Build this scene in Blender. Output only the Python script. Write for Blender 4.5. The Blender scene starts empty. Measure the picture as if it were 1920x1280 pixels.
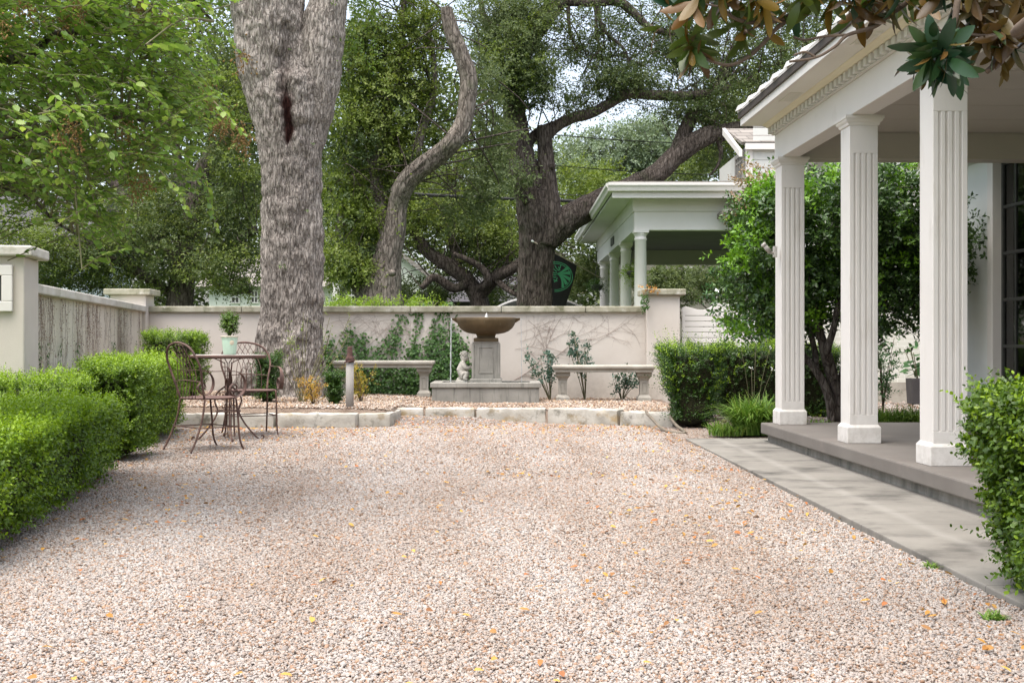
import bpy, math, random
import numpy as np
from mathutils import Vector, Matrix

random.seed(7)
RNG = np.random.default_rng(11)
F = 2270.0      # focal length in photo pixels (1920 wide)
CH = 0.95       # camera height
SC = bpy.context.scene
COL = SC.collection
PI = math.pi


def P(px, py, Y):
    """a photo pixel at depth Y as a world point"""
    return np.array([(px - 960.0) * Y / F, Y, CH - (py - 640.0) * Y / F])


# ------------------------------------------------------------------ noise
def _h(i, j, k, s):
    n = (i * 374761393 + j * 668265263 + k * 1274126177 + s * 974634777) & 0xFFFFFFFF
    n = ((n ^ (n >> 13)) * 1274126177) & 0xFFFFFFFF
    n = (n ^ (n >> 16)) & 0xFFFF
    return n / 65535.0


def vnoise(p, s=0):
    p = np.asarray(p, float)
    i = np.floor(p).astype(np.int64)
    f = p - i
    f = f * f * (3 - 2 * f)
    x, y, z = i[:, 0], i[:, 1], i[:, 2]
    fx, fy, fz = f[:, 0], f[:, 1], f[:, 2]
    r = 0
    for dx in (0, 1):
        for dy in (0, 1):
            for dz in (0, 1):
                w = (fx if dx else 1 - fx) * (fy if dy else 1 - fy) * (fz if dz else 1 - fz)
                r = r + w * _h(x + dx, y + dy, z + dz, s)
    return r * 2 - 1


def fbm(p, o=3, s=0):
    p = np.asarray(p, float)
    r = 0
    a = 1.0
    t = 0
    for k in range(o):
        r = r + a * vnoise(p * (2 ** k) + 17.3 * k, s + k)
        t += a
        a *= 0.5
    return r / t


# ------------------------------------------------------------------ objects
MAT_OF = {}


def thing(name, label, cat, loc=(0, 0, 0), rz=0.0, group=None, kind=None):
    o = bpy.data.objects.new(name, None)
    COL.objects.link(o)
    o.empty_display_size = 0.2
    o.location = loc
    o.rotation_euler = (0, 0, rz)
    o['label'] = label
    o['category'] = cat
    if group:
        o['group'] = group
    if kind:
        o['kind'] = kind
    MAT_OF[o.name] = Matrix.Translation(Vector(loc)) @ Matrix.Rotation(rz, 4, 'Z')
    return o


def tag(o, label=None, cat=None, group=None, kind=None):
    if label:
        o['label'] = label
    if cat:
        o['category'] = cat
    if group:
        o['group'] = group
    if kind:
        o['kind'] = kind
    return o


def dup(root, loc, rz=0.0, label=None):
    r = root.copy()
    COL.objects.link(r)
    r.location = loc
    r.rotation_euler = (0, 0, rz)
    if label:
        r['label'] = label
    MAT_OF[r.name] = Matrix.Translation(Vector(loc)) @ Matrix.Rotation(rz, 4, 'Z')
    for ch in list(root.children):
        c = ch.copy()
        COL.objects.link(c)
        c.parent = r
        for g in list(ch.children):
            d = g.copy()
            COL.objects.link(d)
            d.parent = c
    return r


def rootof(o):
    while o.parent:
        o = o.parent
    return o


class MB:
    """collects vertices and faces, then becomes one mesh object"""

    def __init__(self):
        self.V = []
        self.Fs = []
        self.n = 0
        self.attr = []

    def add(self, V, Fl, mi=0, sm=True, attr=None):
        V = np.asarray(V, float).reshape(-1, 3)
        if isinstance(Fl, np.ndarray):
            Fl = [Fl]
        for f in Fl:
            f = np.asarray(f, np.int64)
            if f.ndim == 1:
                f = f[None, :]
            if len(f):
                self.Fs.append((f + self.n, mi, sm))
        self.V.append(V)
        self.attr.append(np.zeros(len(V)) if attr is None else np.asarray(attr, float))
        self.n += len(V)
        return self

    def box(self, a, b, mi=0, M=None):
        x0, y0, z0 = a
        x1, y1, z1 = b
        V = np.array([[x0, y0, z0], [x1, y0, z0], [x1, y1, z0], [x0, y1, z0],
                      [x0, y0, z1], [x1, y0, z1], [x1, y1, z1], [x0, y1, z1]], float)
        if M is not None:
            V = xf(M, V)
        Fq = np.array([[0, 3, 2, 1], [4, 5, 6, 7], [0, 1, 5, 4], [1, 2, 6, 5], [2, 3, 7, 6], [3, 0, 4, 7]])
        return self.add(V, Fq, mi, False)

    def tube(self, pts, rad, n=8, mi=0, cap=True, sm=True):
        V, Fl = tube(pts, rad, n, cap)
        return self.add(V, Fl, mi, sm)

    def lathe(self, prof, n=32, c=(0, 0, 0), mi=0, sm=True, cap=True):
        pr = np.asarray(prof, float)
        a = np.linspace(0, 2 * PI, n, endpoint=False)
        V = np.stack([pr[:, None, 0] * np.cos(a), pr[:, None, 0] * np.sin(a), np.repeat(pr[:, 1:2], n, 1)], -1).reshape(-1, 3) + np.array(c)
        Fl = [grid_faces(len(pr), n, True)]
        if cap:
            Fl.append(np.arange(n)[::-1])
            Fl.append(np.arange(n) + (len(pr) - 1) * n)
        return self.add(V, Fl, mi, sm)

    def sqloft(self, prof, c=(0, 0, 0), mi=0, asp=1.0):
        """square rings (half width, z) lofted"""
        V = []
        for hw, z in prof:
            for sx, sy in ((-1, -1), (1, -1), (1, 1), (-1, 1)):
                V.append((c[0] + sx * hw, c[1] + sy * hw * asp, c[2] + z))
        Fl = [grid_faces(len(prof), 4, True), np.array([3, 2, 1, 0]), np.arange(4) + (len(prof) - 1) * 4]
        return self.add(V, Fl, mi, False)

    def prism(self, poly, d, axis='y', mi=0, M=None, sm=False):
        """a polygon (list of 2-D points, CCW seen from the -axis side) extruded over d=(d0,d1)"""
        n = len(poly)
        p = np.asarray(poly, float)
        V = np.zeros((2 * n, 3))
        ax = {'x': (1, 2, 0), 'y': (0, 2, 1), 'z': (0, 1, 2)}[axis]
        for k in (0, 1):
            V[k * n:(k + 1) * n, ax[0]] = p[:, 0]
            V[k * n:(k + 1) * n, ax[1]] = p[:, 1]
            V[k * n:(k + 1) * n, ax[2]] = d[k]
        if M is not None:
            V = xf(M, V)
        i = np.arange(n)
        j = (i + 1) % n
        Fl = [np.stack([i, j, j + n, i + n], 1), i[::-1].copy(), i + n]
        return self.add(V, Fl, mi, sm)

    def build(self, name, mats, parent=None, local=False, bevel=0, seg=2, attr=False):
        V = np.concatenate(self.V) if self.V else np.zeros((0, 3))
        if parent is not None and not local:
            V = xf(np.array(MAT_OF[rootof(parent).name].inverted()), V)
        me = bpy.data.meshes.new(name)
        me.vertices.add(len(V))
        me.vertices.foreach_set('co', V.astype(np.float32).ravel())
        loops = np.concatenate([f.ravel() for f, _, _ in self.Fs])
        tot = np.concatenate([np.full(len(f), f.shape[1]) for f, _, _ in self.Fs])
        mi = np.concatenate([np.full(len(f), m) for f, m, _ in self.Fs])
        sm = np.concatenate([np.full(len(f), s) for f, _, s in self.Fs])
        me.loops.add(len(loops))
        me.loops.foreach_set('vertex_index', loops.astype(np.int32))
        me.polygons.add(len(tot))
        st = np.concatenate([[0], np.cumsum(tot)[:-1]])
        me.polygons.foreach_set('loop_start', st.astype(np.int32))
        me.polygons.foreach_set('material_index', mi.astype(np.int32))
        me.polygons.foreach_set('use_smooth', sm.astype(bool))
        if attr:
            at = me.attributes.new('mark', 'FLOAT', 'POINT')
            at.data.foreach_set('value', np.concatenate(self.attr).astype(np.float32))
        me.update(calc_edges=True)
        if not isinstance(mats, (list, tuple)):
            mats = [mats]
        for m in mats:
            me.materials.append(m)
        o = bpy.data.objects.new(name, me)
        COL.objects.link(o)
        if parent is not None:
            o.parent = parent
        if bevel:
            b = o.modifiers.new('bevel', 'BEVEL')
            b.width = bevel
            b.segments = seg
            b.limit_method = 'ANGLE'
            b.angle_limit = math.radians(40)
        return o


def xf(M, V):
    M = np.array(M)
    return V @ M[:3, :3].T + M[:3, 3]


def RM(loc=(0, 0, 0), rz=0.0, rx=0.0, ry=0.0):
    return Matrix.Translation(Vector(loc)) @ Matrix.Rotation(rz, 4, 'Z') @ Matrix.Rotation(ry, 4, 'Y') @ Matrix.Rotation(rx, 4, 'X')


def grid_faces(r, c, wrap=False):
    i = np.arange(r - 1)[:, None]
    j = np.arange(c if wrap else c - 1)[None, :]
    j2 = (j + 1) % c
    return np.stack([i * c + j, i * c + j2, (i + 1) * c + j2, (i + 1) * c + j], -1).reshape(-1, 4)


def smooth_path(pts, m=10):
    """Catmull-Rom through the rows (any number of columns)"""
    p = np.asarray(pts, float)
    q = np.vstack([2 * p[0] - p[1], p, 2 * p[-1] - p[-2]])
    out = []
    for k in range(1, len(q) - 2):
        t = np.linspace(0, 1, m, endpoint=False)[:, None]
        a, b, c, d = q[k - 1], q[k], q[k + 1], q[k + 2]
        out.append(0.5 * (2 * b + (c - a) * t + (2 * a - 5 * b + 4 * c - d) * t * t + (3 * b - a - 3 * c + d) * t ** 3))
    out.append(p[-1:])
    return np.vstack(out)


def frames(p):
    t = np.gradient(p, axis=0)
    t /= np.linalg.norm(t, axis=1, keepdims=True) + 1e-12
    n = np.zeros_like(t)
    a = np.array([0, -1.0, 0]) if abs(t[0, 1]) < 0.9 else np.array([1.0, 0, 0])
    v = a - t[0] * a.dot(t[0])
    n[0] = v / np.linalg.norm(v)
    for k in range(1, len(p)):
        v = n[k - 1] - t[k] * n[k - 1].dot(t[k])
        n[k] = v / (np.linalg.norm(v) + 1e-12)
    return t, n, np.cross(t, n)


def tube(pts, rad, n=8, cap=True):
    p = np.asarray(pts, float)
    r = np.broadcast_to(np.asarray(rad, float), (len(p),))
    t, u, w = frames(p)
    a = np.linspace(0, 2 * PI, n, endpoint=False)
    V = p[:, None] + r[:, None, None] * (np.cos(a)[None, :, None] * u[:, None] + np.sin(a)[None, :, None] * w[:, None])
    Fl = [grid_faces(len(p), n, True)]
    if cap:
        Fl.append(np.arange(n)[::-1].copy())
        Fl.append(np.arange(n) + (len(p) - 1) * n)
    return V.reshape(-1, 3), Fl


def norm(v):
    return v / (np.linalg.norm(v, axis=-1, keepdims=True) + 1e-12)


def rdir(n):
    return norm(RNG.normal(size=(n, 3)))


# ------------------------------------------------------------------ leaves
def leaf_mesh(pos, ax, nr, L, W, shape='diamond', fold=0.25, curl=0.15):
    """pos (N,3) base of each leaf, ax its axis, nr its upper normal; L, W arrays or scalars"""
    N = len(pos)
    ax = norm(ax)
    s = norm(np.cross(nr, ax))
    nr = np.cross(ax, s)
    L = np.broadcast_to(L, (N,))[:, None]
    W = np.broadcast_to(W, (N,))[:, None]
    if shape == 'diamond':
        st = [(0, 0, 0), (0.5, 0.5, fold * 0.5), (1, 0, -curl), (0.5, -0.5, fold * 0.5)]
        Fq = np.array([[0, 1, 2], [0, 2, 3]])
    elif shape == 'oval':   # six points and a midrib
        st = [(0, 0, 0), (0.28, .42, fold * .35), (0.68, .42, fold * .3 - curl * .4), (1, 0, -curl),
              (0.68, -.42, fold * .3 - curl * .4), (0.28, -.42, fold * .35), (.5, 0, 0)]
        Fq = np.array([[0, 1, 6], [1, 2, 6], [2, 3, 6], [3, 4, 6], [4, 5, 6], [5, 0, 6]])[:, [0, 2, 1]]
    else:  # long: magnolia leaf, two-row blade with pointed tip
        xs = [0, .12, .3, .5, .72, .9, 1]
        ws = [.05, .26, .44, .5, .46, .26, 0.03]
        st = []
        for x, w in zip(xs, ws):
            z = -curl * x * x
            st += [(x, w, z + fold * w), (x, 0, z), (x, -w, z + fold * w)]
        Fq = []
        for k in range(6):
            for j in (0, 1):
                a = k * 3 + j
                Fq.append([a, a + 1, a + 4, a + 3])
        Fq = np.array(Fq)
    st = np.array(st)
    V = (pos[:, None] + ax[:, None] * (st[:, 0][None, :, None] * L[:, None]) + s[:, None] * (st[:, 1][None, :, None] * W[:, None])
         + nr[:, None] * (st[:, 2][None, :, None] * W[:, None]))
    k = len(st)
    Fa = (Fq[None] + (np.arange(N) * k)[:, None, None]).reshape(-1, Fq.shape[1])
    return V.reshape(-1, 3), Fa


def sprigs(base, d, length, k, leafL, leafW, droop=0.0, shape='diamond', spread=0.9):
    """leafy shoots: k opposite-ish leaves along each; returns leaf V,F"""
    N = len(base)
    d = norm(d)
    h = norm(np.cross(d, rdir(N)))
    g = np.cross(d, h)
    t = (np.arange(k) + 0.6) / k
    ph = np.arange(k) * 2.4 + RNG.uniform(0, 6, (N, 1))
    length = np.broadcast_to(length, (N,))
    pos = base[:, None] + d[:, None] * (t[None, :, None] * length[:, None, None])
    pos[..., 2] -= droop * (t ** 2)[None] * length[:, None]
    out = np.cos(ph)[..., None] * h[:, None] + np.sin(ph)[..., None] * g[:, None]
    a = norm(d[:, None] * (0.35 + 0.6 * t[None, :, None]) + out * spread + RNG.normal(size=(N, k, 3)) * .12)
    nr = norm(d[:, None] * 0.8 - out * 0.4 + np.array([0, 0, .5]) + RNG.normal(size=(N, k, 3)) * .25)
    sc = (1.0 - 0.45 * t[None] ** 3) * RNG.uniform(.75, 1.2, (N, k))
    return leaf_mesh(pos.reshape(-1, 3), a.reshape(-1, 3), nr.reshape(-1, 3), (leafL * sc).ravel(), (leafW * sc).ravel(), shape)
# ------------------------------------------------------------------ materials
def new_mat(name):
    m = bpy.data.materials.new(name)
    m.use_nodes = True
    nt = m.node_tree
    nt.nodes.clear()
    out = nt.nodes.new('ShaderNodeOutputMaterial')
    return m, nt, out


def N(nt, typ, **kw):
    n = nt.nodes.new(typ)
    for k, v in kw.items():
        if k.startswith('i_'):
            n.inputs[k[2:].replace('_', ' ')].default_value = v
        else:
            setattr(n, k, v)
    return n


def rgba(c):
    return (c[0], c[1], c[2], 1.0)


def ramp(nt, stops, interp='LINEAR'):
    r = nt.nodes.new('ShaderNodeValToRGB')
    r.color_ramp.interpolation = interp
    e = r.color_ramp.elements
    while len(e) < len(stops):
        e.new(0.5)
    for k, (p, c) in enumerate(stops):
        e[k].position = p
        e[k].color = rgba(c)
    return r


def mixc(nt, fac, a, b, mode='MIX'):
    m = nt.nodes.new('ShaderNodeMix')
    m.data_type = 'RGBA'
    m.blend_type = mode
    L = nt.links
    for sock, v in ((m.inputs[0], fac), (m.inputs[6], a), (m.inputs[7], b)):
        if hasattr(v, 'is_output') or hasattr(v, 'links'):
            L.new(v, sock)
        elif isinstance(v, (int, float)):
            sock.default_value = v
        else:
            sock.default_value = rgba(v)
    return m.outputs[2]


def coords(nt, scale=(1, 1, 1), kind='Object'):
    tc = nt.nodes.new('ShaderNodeTexCoord')
    mp = nt.nodes.new('ShaderNodeMapping')
    mp.inputs['Scale'].default_value = scale
    nt.links.new(tc.outputs[kind], mp.inputs['Vector'])
    return mp.outputs['Vector']


def noise(nt, vec, scale, detail=4, rough=.6):
    n = N(nt, 'ShaderNodeTexNoise')
    n.inputs['Scale'].default_value = scale
    n.inputs['Detail'].default_value = detail
    n.inputs['Roughness'].default_value = rough
    nt.links.new(vec, n.inputs['Vector'])
    return n.outputs['Fac']


def bump(nt, h, strength, dist=.01, prev=None):
    b = N(nt, 'ShaderNodeBump')
    b.inputs['Strength'].default_value = strength
    b.inputs['Distance'].default_value = dist
    nt.links.new(h, b.inputs['Height'])
    if prev is not None:
        nt.links.new(prev, b.inputs['Normal'])
    return b.outputs['Normal']


def principled(nt, out, col, rough=.7, nrm=None, spec=.4, metal=0.0):
    p = N(nt, 'ShaderNodeBsdfPrincipled')
    if hasattr(col, 'links'):
        nt.links.new(col, p.inputs['Base Color'])
    else:
        p.inputs['Base Color'].default_value = rgba(col)
    if hasattr(rough, 'links'):
        nt.links.new(rough, p.inputs['Roughness'])
    else:
        p.inputs['Roughness'].default_value = rough
    p.inputs['Specular IOR Level'].default_value = spec
    p.inputs['Metallic'].default_value = metal
    if nrm is not None:
        nt.links.new(nrm, p.inputs['Normal'])
    nt.links.new(p.outputs[0], out.inputs['Surface'])
    return p


def surf(name, stops, scale=2.0, stretch=(1, 1, 1), rough=.75, bscale=60, bstr=.25, bdist=.004, spots=None, spec=.35, detail=6):
    """a weathered surface: a ramp over noise, optional blotches (colour, scale, threshold), fine bump"""
    m, nt, out = new_mat(name)
    v = coords(nt, stretch)
    r = ramp(nt, stops)
    nt.links.new(noise(nt, v, scale, detail, .62), r.inputs[0])
    c = r.outputs[0]
    for sp in spots or []:
        col, sc, lo, hi = sp[:4]
        vv = coords(nt, sp[4]) if len(sp) > 4 else v
        rr = ramp(nt, [(lo, (0, 0, 0)), (hi, (1, 1, 1))])
        nt.links.new(noise(nt, vv, sc, 6, .65), rr.inputs[0])
        c = mixc(nt, rr.outputs[0], c, col)
    nrm = bump(nt, noise(nt, coords(nt), bscale, 5, .6), bstr, bdist) if bstr else None
    principled(nt, out, c, rough, nrm, spec)
    return m


def leafmat(name, cols, trans=.35, rough=.42, spec=.4, under=None):
    m, nt, out = new_mat(name)
    g = N(nt, 'ShaderNodeNewGeometry')
    k = len(cols)
    r = ramp(nt, [(i / max(1, k - 1), c) for i, c in enumerate(cols)])
    nt.links.new(g.outputs['Random Per Island'], r.inputs[0])
    c = r.outputs[0]
    if under:
        r2 = ramp(nt, [(i / max(1, len(under) - 1), cc) for i, cc in enumerate(under)])
        nt.links.new(g.outputs['Random Per Island'], r2.inputs[0])
        c = mixc(nt, g.outputs['Backfacing'], c, r2.outputs[0])
    p = principled(nt, out, c, rough, None, spec)
    if trans:
        t = N(nt, 'ShaderNodeBsdfTranslucent')
        tc = mixc(nt, 1.0, c, (1.0, 1.0, .55), 'MULTIPLY')
        nt.links.new(tc, t.inputs['Color'])
        mx = N(nt, 'ShaderNodeMixShader')
        mx.inputs[0].default_value = trans
        nt.links.new(p.outputs[0], mx.inputs[1])
        nt.links.new(t.outputs[0], mx.inputs[2])
        nt.links.new(mx.outputs[0], out.inputs['Surface'])
    return m


def noise_vec(nt, scale):
    n = N(nt, 'ShaderNodeTexNoise')
    n.inputs['Scale'].default_value = scale
    n.inputs['Detail'].default_value = 3
    nt.links.new(coords(nt, (1, 1, .3)), n.inputs['Vector'])
    return n.outputs['Color']


def barkmat(name, dark, mid, light, vs=9, moss=None, mark=None):
    m, nt, out = new_mat(name)
    v = coords(nt, (1, 1, .2))
    n1 = noise(nt, v, vs, 8, .7)
    r = ramp(nt, [(.36, dark), (.47, mid), (.62, light)])
    nt.links.new(n1, r.inputs[0])
    c = r.outputs[0]
    big = ramp(nt, [(.4, (.62, .6, .58)), (.65, (1.1, 1.08, 1.05))])
    nt.links.new(noise(nt, coords(nt, (1, 1, .4)), 1.1, 4), big.inputs[0])
    c = mixc(nt, .8, c, big.outputs[0], 'MULTIPLY')
    if moss:
        rr = ramp(nt, [(.55, (0, 0, 0)), (.72, (.6, .6, .6))])
        nt.links.new(noise(nt, coords(nt), 2.3, 5), rr.inputs[0])
        c = mixc(nt, rr.outputs[0], c, moss)
    if mark:
        a = N(nt, 'ShaderNodeAttribute', attribute_name='mark')
        c = mixc(nt, a.outputs['Fac'], c, mark)
    vo = N(nt, 'ShaderNodeTexVoronoi', feature='DISTANCE_TO_EDGE')
    vo.inputs['Scale'].default_value = vs * .8
    wv = mixc(nt, .12, coords(nt, (1, 1, .24)), noise_vec(nt, vs * .5), 'ADD')
    nt.links.new(wv, vo.inputs['Vector'])
    cr = ramp(nt, [(.0, (.22, .2, .19)), (.10, (.8, .8, .8)), (.3, (1, 1, 1))])
    nt.links.new(vo.outputs['Distance'], cr.inputs[0])
    c = mixc(nt, .65, c, cr.outputs[0], 'MULTIPLY')
    nrm = bump(nt, n1, .7, .03)
    nrm = bump(nt, cr.outputs[0], .8, .02, nrm)
    nrm = bump(nt, noise(nt, coords(nt, (1, 1, .35)), vs * 5, 5), .5, .008, nrm)
    principled(nt, out, c, .92, nrm, .15)
    return m


M = {}
M['paint'] = surf('white_paint', [(.3, (.66, .628, .585)), (.7, (.72, .69, .648))], 1.2, rough=.55, bscale=25, bstr=.08,
                  spots=[((.55, .515, .46), 1.6, .62, .8)])
M['paint_cool'] = surf('cool_white_paint', [(.3, (.58, .575, .54)), (.7, (.66, .65, .615))], 1.0, rough=.55, bscale=25, bstr=.06)
M['column_paint'] = surf('column_paint', [(.3, (.66, .628, .585)), (.7, (.72, .69, .648))], 1.2, rough=.55, bscale=25, bstr=.1,
                         spots=[((.52, .48, .42), 2.2, .56, .8, (3, 3, .6)), ((.36, .32, .27), 30, .70, .76)])


def splash(m, z0, z1, col):
    nt = m.node_tree
    p = next(n for n in nt.nodes if n.type == 'BSDF_PRINCIPLED')
    src = p.inputs['Base Color'].links[0].from_socket
    s = N(nt, 'ShaderNodeSeparateXYZ')
    nt.links.new(coords(nt), s.inputs[0])
    r = N(nt, 'ShaderNodeMapRange')
    r.inputs['From Min'].default_value = z0
    r.inputs['From Max'].default_value = z1
    r.inputs['To Min'].default_value = .42
    r.inputs['To Max'].default_value = 0
    nt.links.new(s.outputs['Z'], r.inputs['Value'])
    k = N(nt, 'ShaderNodeMath', operation='MULTIPLY')
    rr = ramp(nt, [(.42, (0, 0, 0)), (.66, (1, 1, 1))])
    nt.links.new(noise(nt, coords(nt), 16, 6, .7), rr.inputs[0])
    nt.links.new(r.outputs[0], k.inputs[0])
    nt.links.new(rr.outputs[0], k.inputs[1])
    nt.links.new(mixc(nt, k.outputs[0], src, col), p.inputs['Base Color'])


splash(M['column_paint'], .2, .46, (.30, .265, .215))
M['soffit'] = surf('soffit_paint', [(.3, (.68, .66, .59)), (.7, (.74, .725, .66))], .8, rough=.6, bscale=20, bstr=.05)
M['cream'] = surf('cream_paint', [(.3, (.70, .64, .47)), (.7, (.76, .71, .56))], 1.2, rough=.6, bscale=25, bstr=.06)
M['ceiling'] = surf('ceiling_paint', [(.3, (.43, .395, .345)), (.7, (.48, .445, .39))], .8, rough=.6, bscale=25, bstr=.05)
M['stucco'] = surf('wall_stucco', [(.3, (.54, .485, .425)), (.7, (.63, .575, .51))], 1.3, rough=.9, bscale=90, bstr=.35, bdist=.003,
                   spots=[((.50, .44, .385), .9, .58, .8), ((.40, .37, .32), 1.4, .64, .85, (3, 3, .5))])
M['stucco_left'] = surf('left_wall_stucco', [(.3, (.58, .52, .425)), (.7, (.66, .605, .51))], 1.1, rough=.9, bscale=90, bstr=.35, bdist=.003,
                        spots=[((.50, .45, .34), 2.2, .52, .75, (1.5, 1.5, .5)), ((.47, .41, .32), 3.5, .60, .8, (2, 2, .6))])
splash(M['stucco'], .1, .62, (.30, .26, .21))
M['house_stucco'] = surf('house_stucco', [(.3, (.66, .68, .65)), (.7, (.73, .74, .71))], 1.3, rough=.9, bscale=80, bstr=.3, bdist=.003)
M['coping'] = surf('weathered_coping', [(.25, (.16, .15, .095)), (.5, (.34, .32, .24)), (.75, (.48, .45, .38))], 3.5, rough=.95, bscale=40, bstr=.6, bdist=.006,
                   spots=[((.10, .105, .05), 5, .55, .72), ((.55, .53, .47), 7, .6, .75)])
M['coping_light'] = surf('pale_coping', [(.25, (.40, .37, .31)), (.5, (.54, .51, .45)), (.75, (.62, .6, .55))], 3.0, rough=.95, bscale=40, bstr=.6, bdist=.006,
                         spots=[((.26, .25, .17), 4, .56, .74), ((.2, .19, .15), 6, .62, .75, (2, 2, .4))])
M['limestone'] = surf('limestone', [(.25, (.29, .27, .225)), (.5, (.41, .385, .335)), (.75, (.50, .48, .435))], 4, rough=.95, bscale=30, bstr=.7, bdist=.008,
                      spots=[((.13, .125, .10), 6, .54, .68), ((.40, .29, .15), 3, .56, .76)])
M['cast'] = surf('cast_stone', [(.3, (.20, .19, .165)), (.55, (.285, .27, .235)), (.75, (.36, .34, .30))], 3, rough=.9, bscale=70, bstr=.4, bdist=.004,
                 spots=[((.12, .115, .10), 5, .55, .72, (3.5, 3.5, .35)), ((.46, .44, .40), 6, .68, .82, (4, 4, .3))])
M['cast_warm'] = surf('bench_stone', [(.3, (.30, .275, .23)), (.55, (.39, .36, .305)), (.75, (.47, .435, .375))], 4, rough=.9, bscale=70, bstr=.45, bdist=.004,
                      spots=[((.24, .22, .18), 7, .57, .72)])
M['statue'] = surf('statue_stone', [(.3, (.45, .42, .36)), (.7, (.6, .57, .5))], 8, rough=.9, bscale=80, bstr=.3, bdist=.003,
                   spots=[((.33, .31, .26), 9, .58, .75)])
M['bowl'] = surf('bronze_patina', [(.25, (.05, .034, .016)), (.5, (.10, .068, .032)), (.75, (.145, .10, .05))], 4, rough=.6, bscale=50, bstr=.4, bdist=.003,
                 spots=[((.22, .21, .17), 6, .62, .8, (3, 3, .5))])
M['slab'] = surf('porch_slab', [(.3, (.145, .128, .112)), (.7, (.195, .176, .155))], 1.5, rough=.8, bscale=60, bstr=.2, bdist=.003,
                 spots=[((.24, .20, .175), 2, .6, .8)])
M['riser'] = surf('slab_riser', [(.3, (.18, .165, .14)), (.7, (.34, .32, .28))], 5, (1, 1, .4), rough=.9, bscale=60, bstr=.5,
                  spots=[((.1, .1, .085), 3, .5, .65)])
M['walk'] = surf('walk_concrete', [(.3, (.18, .167, .145)), (.7, (.255, .238, .208))], 2.2, (1, 1, 1), rough=.9, bscale=120, bstr=.3, bdist=.003,
                 spots=[((.07, .065, .057), 1.6, .50, .70, (1.0, 1.5, 1)), ((.17, .16, .14), 9, .62, .75)])
M['iron'] = surf('rusty_iron', [(.3, (.07, .045, .04)), (.55, (.13, .075, .06)), (.75, (.2, .12, .09))], 14, rough=.75, bscale=120, bstr=.4, bdist=.002)
M['iron_top'] = surf('weathered_table_top', [(.3, (.30, .29, .26)), (.7, (.42, .41, .37))], 9, rough=.7, bscale=120, bstr=.3, bdist=.002,
                     spots=[((.2, .14, .11), 9, .58, .72)])
M['rust'] = surf('rust', [(.3, (.04, .022, .02)), (.7, (.105, .052, .042))], 25, rough=.9, bscale=90, bstr=.6, bdist=.003)
M['pipe'] = surf('galvanised_pipe', [(.3, (.24, .22, .2)), (.7, (.36, .335, .31))], 8, (1, 1, .4), rough=.6, bscale=90, bstr=.3, bdist=.002)
M['soil'] = surf('soil', [(.3, (.14, .10, .075)), (.7, (.26, .2, .155))], 4, rough=1, bscale=60, bstr=.8, bdist=.02)
M['court'] = surf('gravel_bed', [(.3, (.30, .25, .215)), (.7, (.42, .37, .335))], 14, rough=1, bscale=80, bstr=.9, bdist=.01)
M['grassground'] = surf('lawn', [(.3, (.05, .09, .025)), (.7, (.1, .15, .05))], 3, rough=1, bscale=80, bstr=.6, bdist=.02)
M['asphalt'] = surf('asphalt', [(.3, (.045, .045, .045)), (.7, (.07, .07, .07))], 5, rough=.95, bscale=150, bstr=.5)
M['mint'] = surf('mint_glaze', [(.3, (.47, .62, .50)), (.7, (.53, .68, .57))], 6, rough=.35, bscale=60, bstr=.05, spots=[((.5, .45, .33), 9, .66, .75)])
M['potrim'] = surf('pot_rim', [(.3, (.52, .46, .36)), (.7, (.62, .56, .46))], 9, rough=.7)
M['badge'] = surf('pot_badge', [(.3, (.55, .47, .34)), (.7, (.62, .54, .42))], 20, rough=.6)
M['planter'] = surf('dark_planter', [(.3, (.05, .047, .05)), (.7, (.085, .08, .08))], 6, rough=.6)
M['frame'] = surf('window_metal', [(.3, (.03, .032, .03)), (.7, (.055, .055, .05))], 8, rough=.45, bstr=.1)
M['muntin_light'] = surf('grey_muntin', [(.3, (.35, .33, .3)), (.7, (.42, .4, .37))], 8, rough=.5, bstr=.1)
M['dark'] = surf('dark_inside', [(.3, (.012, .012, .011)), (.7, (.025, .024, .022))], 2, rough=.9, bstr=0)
M['roofmetal'] = surf('white_roof', [(.3, (.44, .42, .395)), (.7, (.52, .50, .47))], 2, rough=.5, bstr=.05)
M['gutter'] = surf('dark_gutter', [(.3, (.045, .035, .03)), (.7, (.075, .06, .05))], 4, rough=.6, bstr=.1)
M['siding'] = surf('siding', [(.3, (.56, .56, .52)), (.7, (.63, .63, .59))], 2, rough=.6, bstr=.05)
M['hose'] = surf('hose', [(.3, (.12, .10, .075)), (.7, (.19, .16, .12))], 12, rough=.6)
M['carpaint'] = surf('silver_car', [(.3, (.20, .195, .185)), (.7, (.24, .235, .225))], 1, rough=.3, bstr=0, spec=.6)
M['rubber'] = surf('rubber', [(.3, (.02, .02, .02)), (.7, (.03, .03, .03))], 9, rough=.9)
M['flag'] = surf('black_flag', [(.3, (.016, .015, .016)), (.7, (.024, .022, .023))], 3, rough=.85, bscale=200, bstr=.2)
M['flag_green'] = surf('flag_green', [(.3, (.03, .17, .075)), (.7, (.04, .21, .095))], 3, rough=.85, bstr=0)
M['pole'] = surf('pole_wood', [(.3, (.30, .24, .17)), (.7, (.40, .34, .27))], 9, rough=.7)
M['cable'] = surf('cable', [(.3, (.02, .02, .02)), (.7, (.03, .03, .03))], 5, rough=.8, bstr=0)
M['shutter'] = surf('dark_shutter', [(.3, (.045, .04, .045)), (.7, (.07, .065, .07))], 5, rough=.7)
M['farwall'] = surf('pale_house_wall', [(.3, (.58, .6, .52)), (.7, (.66, .68, .6))], 1, rough=.8, bstr=.05)
M['farwall_blue'] = surf('blue_white_wall', [(.3, (.58, .62, .64)), (.7, (.66, .70, .72))], 1, rough=.8, bstr=.05)
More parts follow.
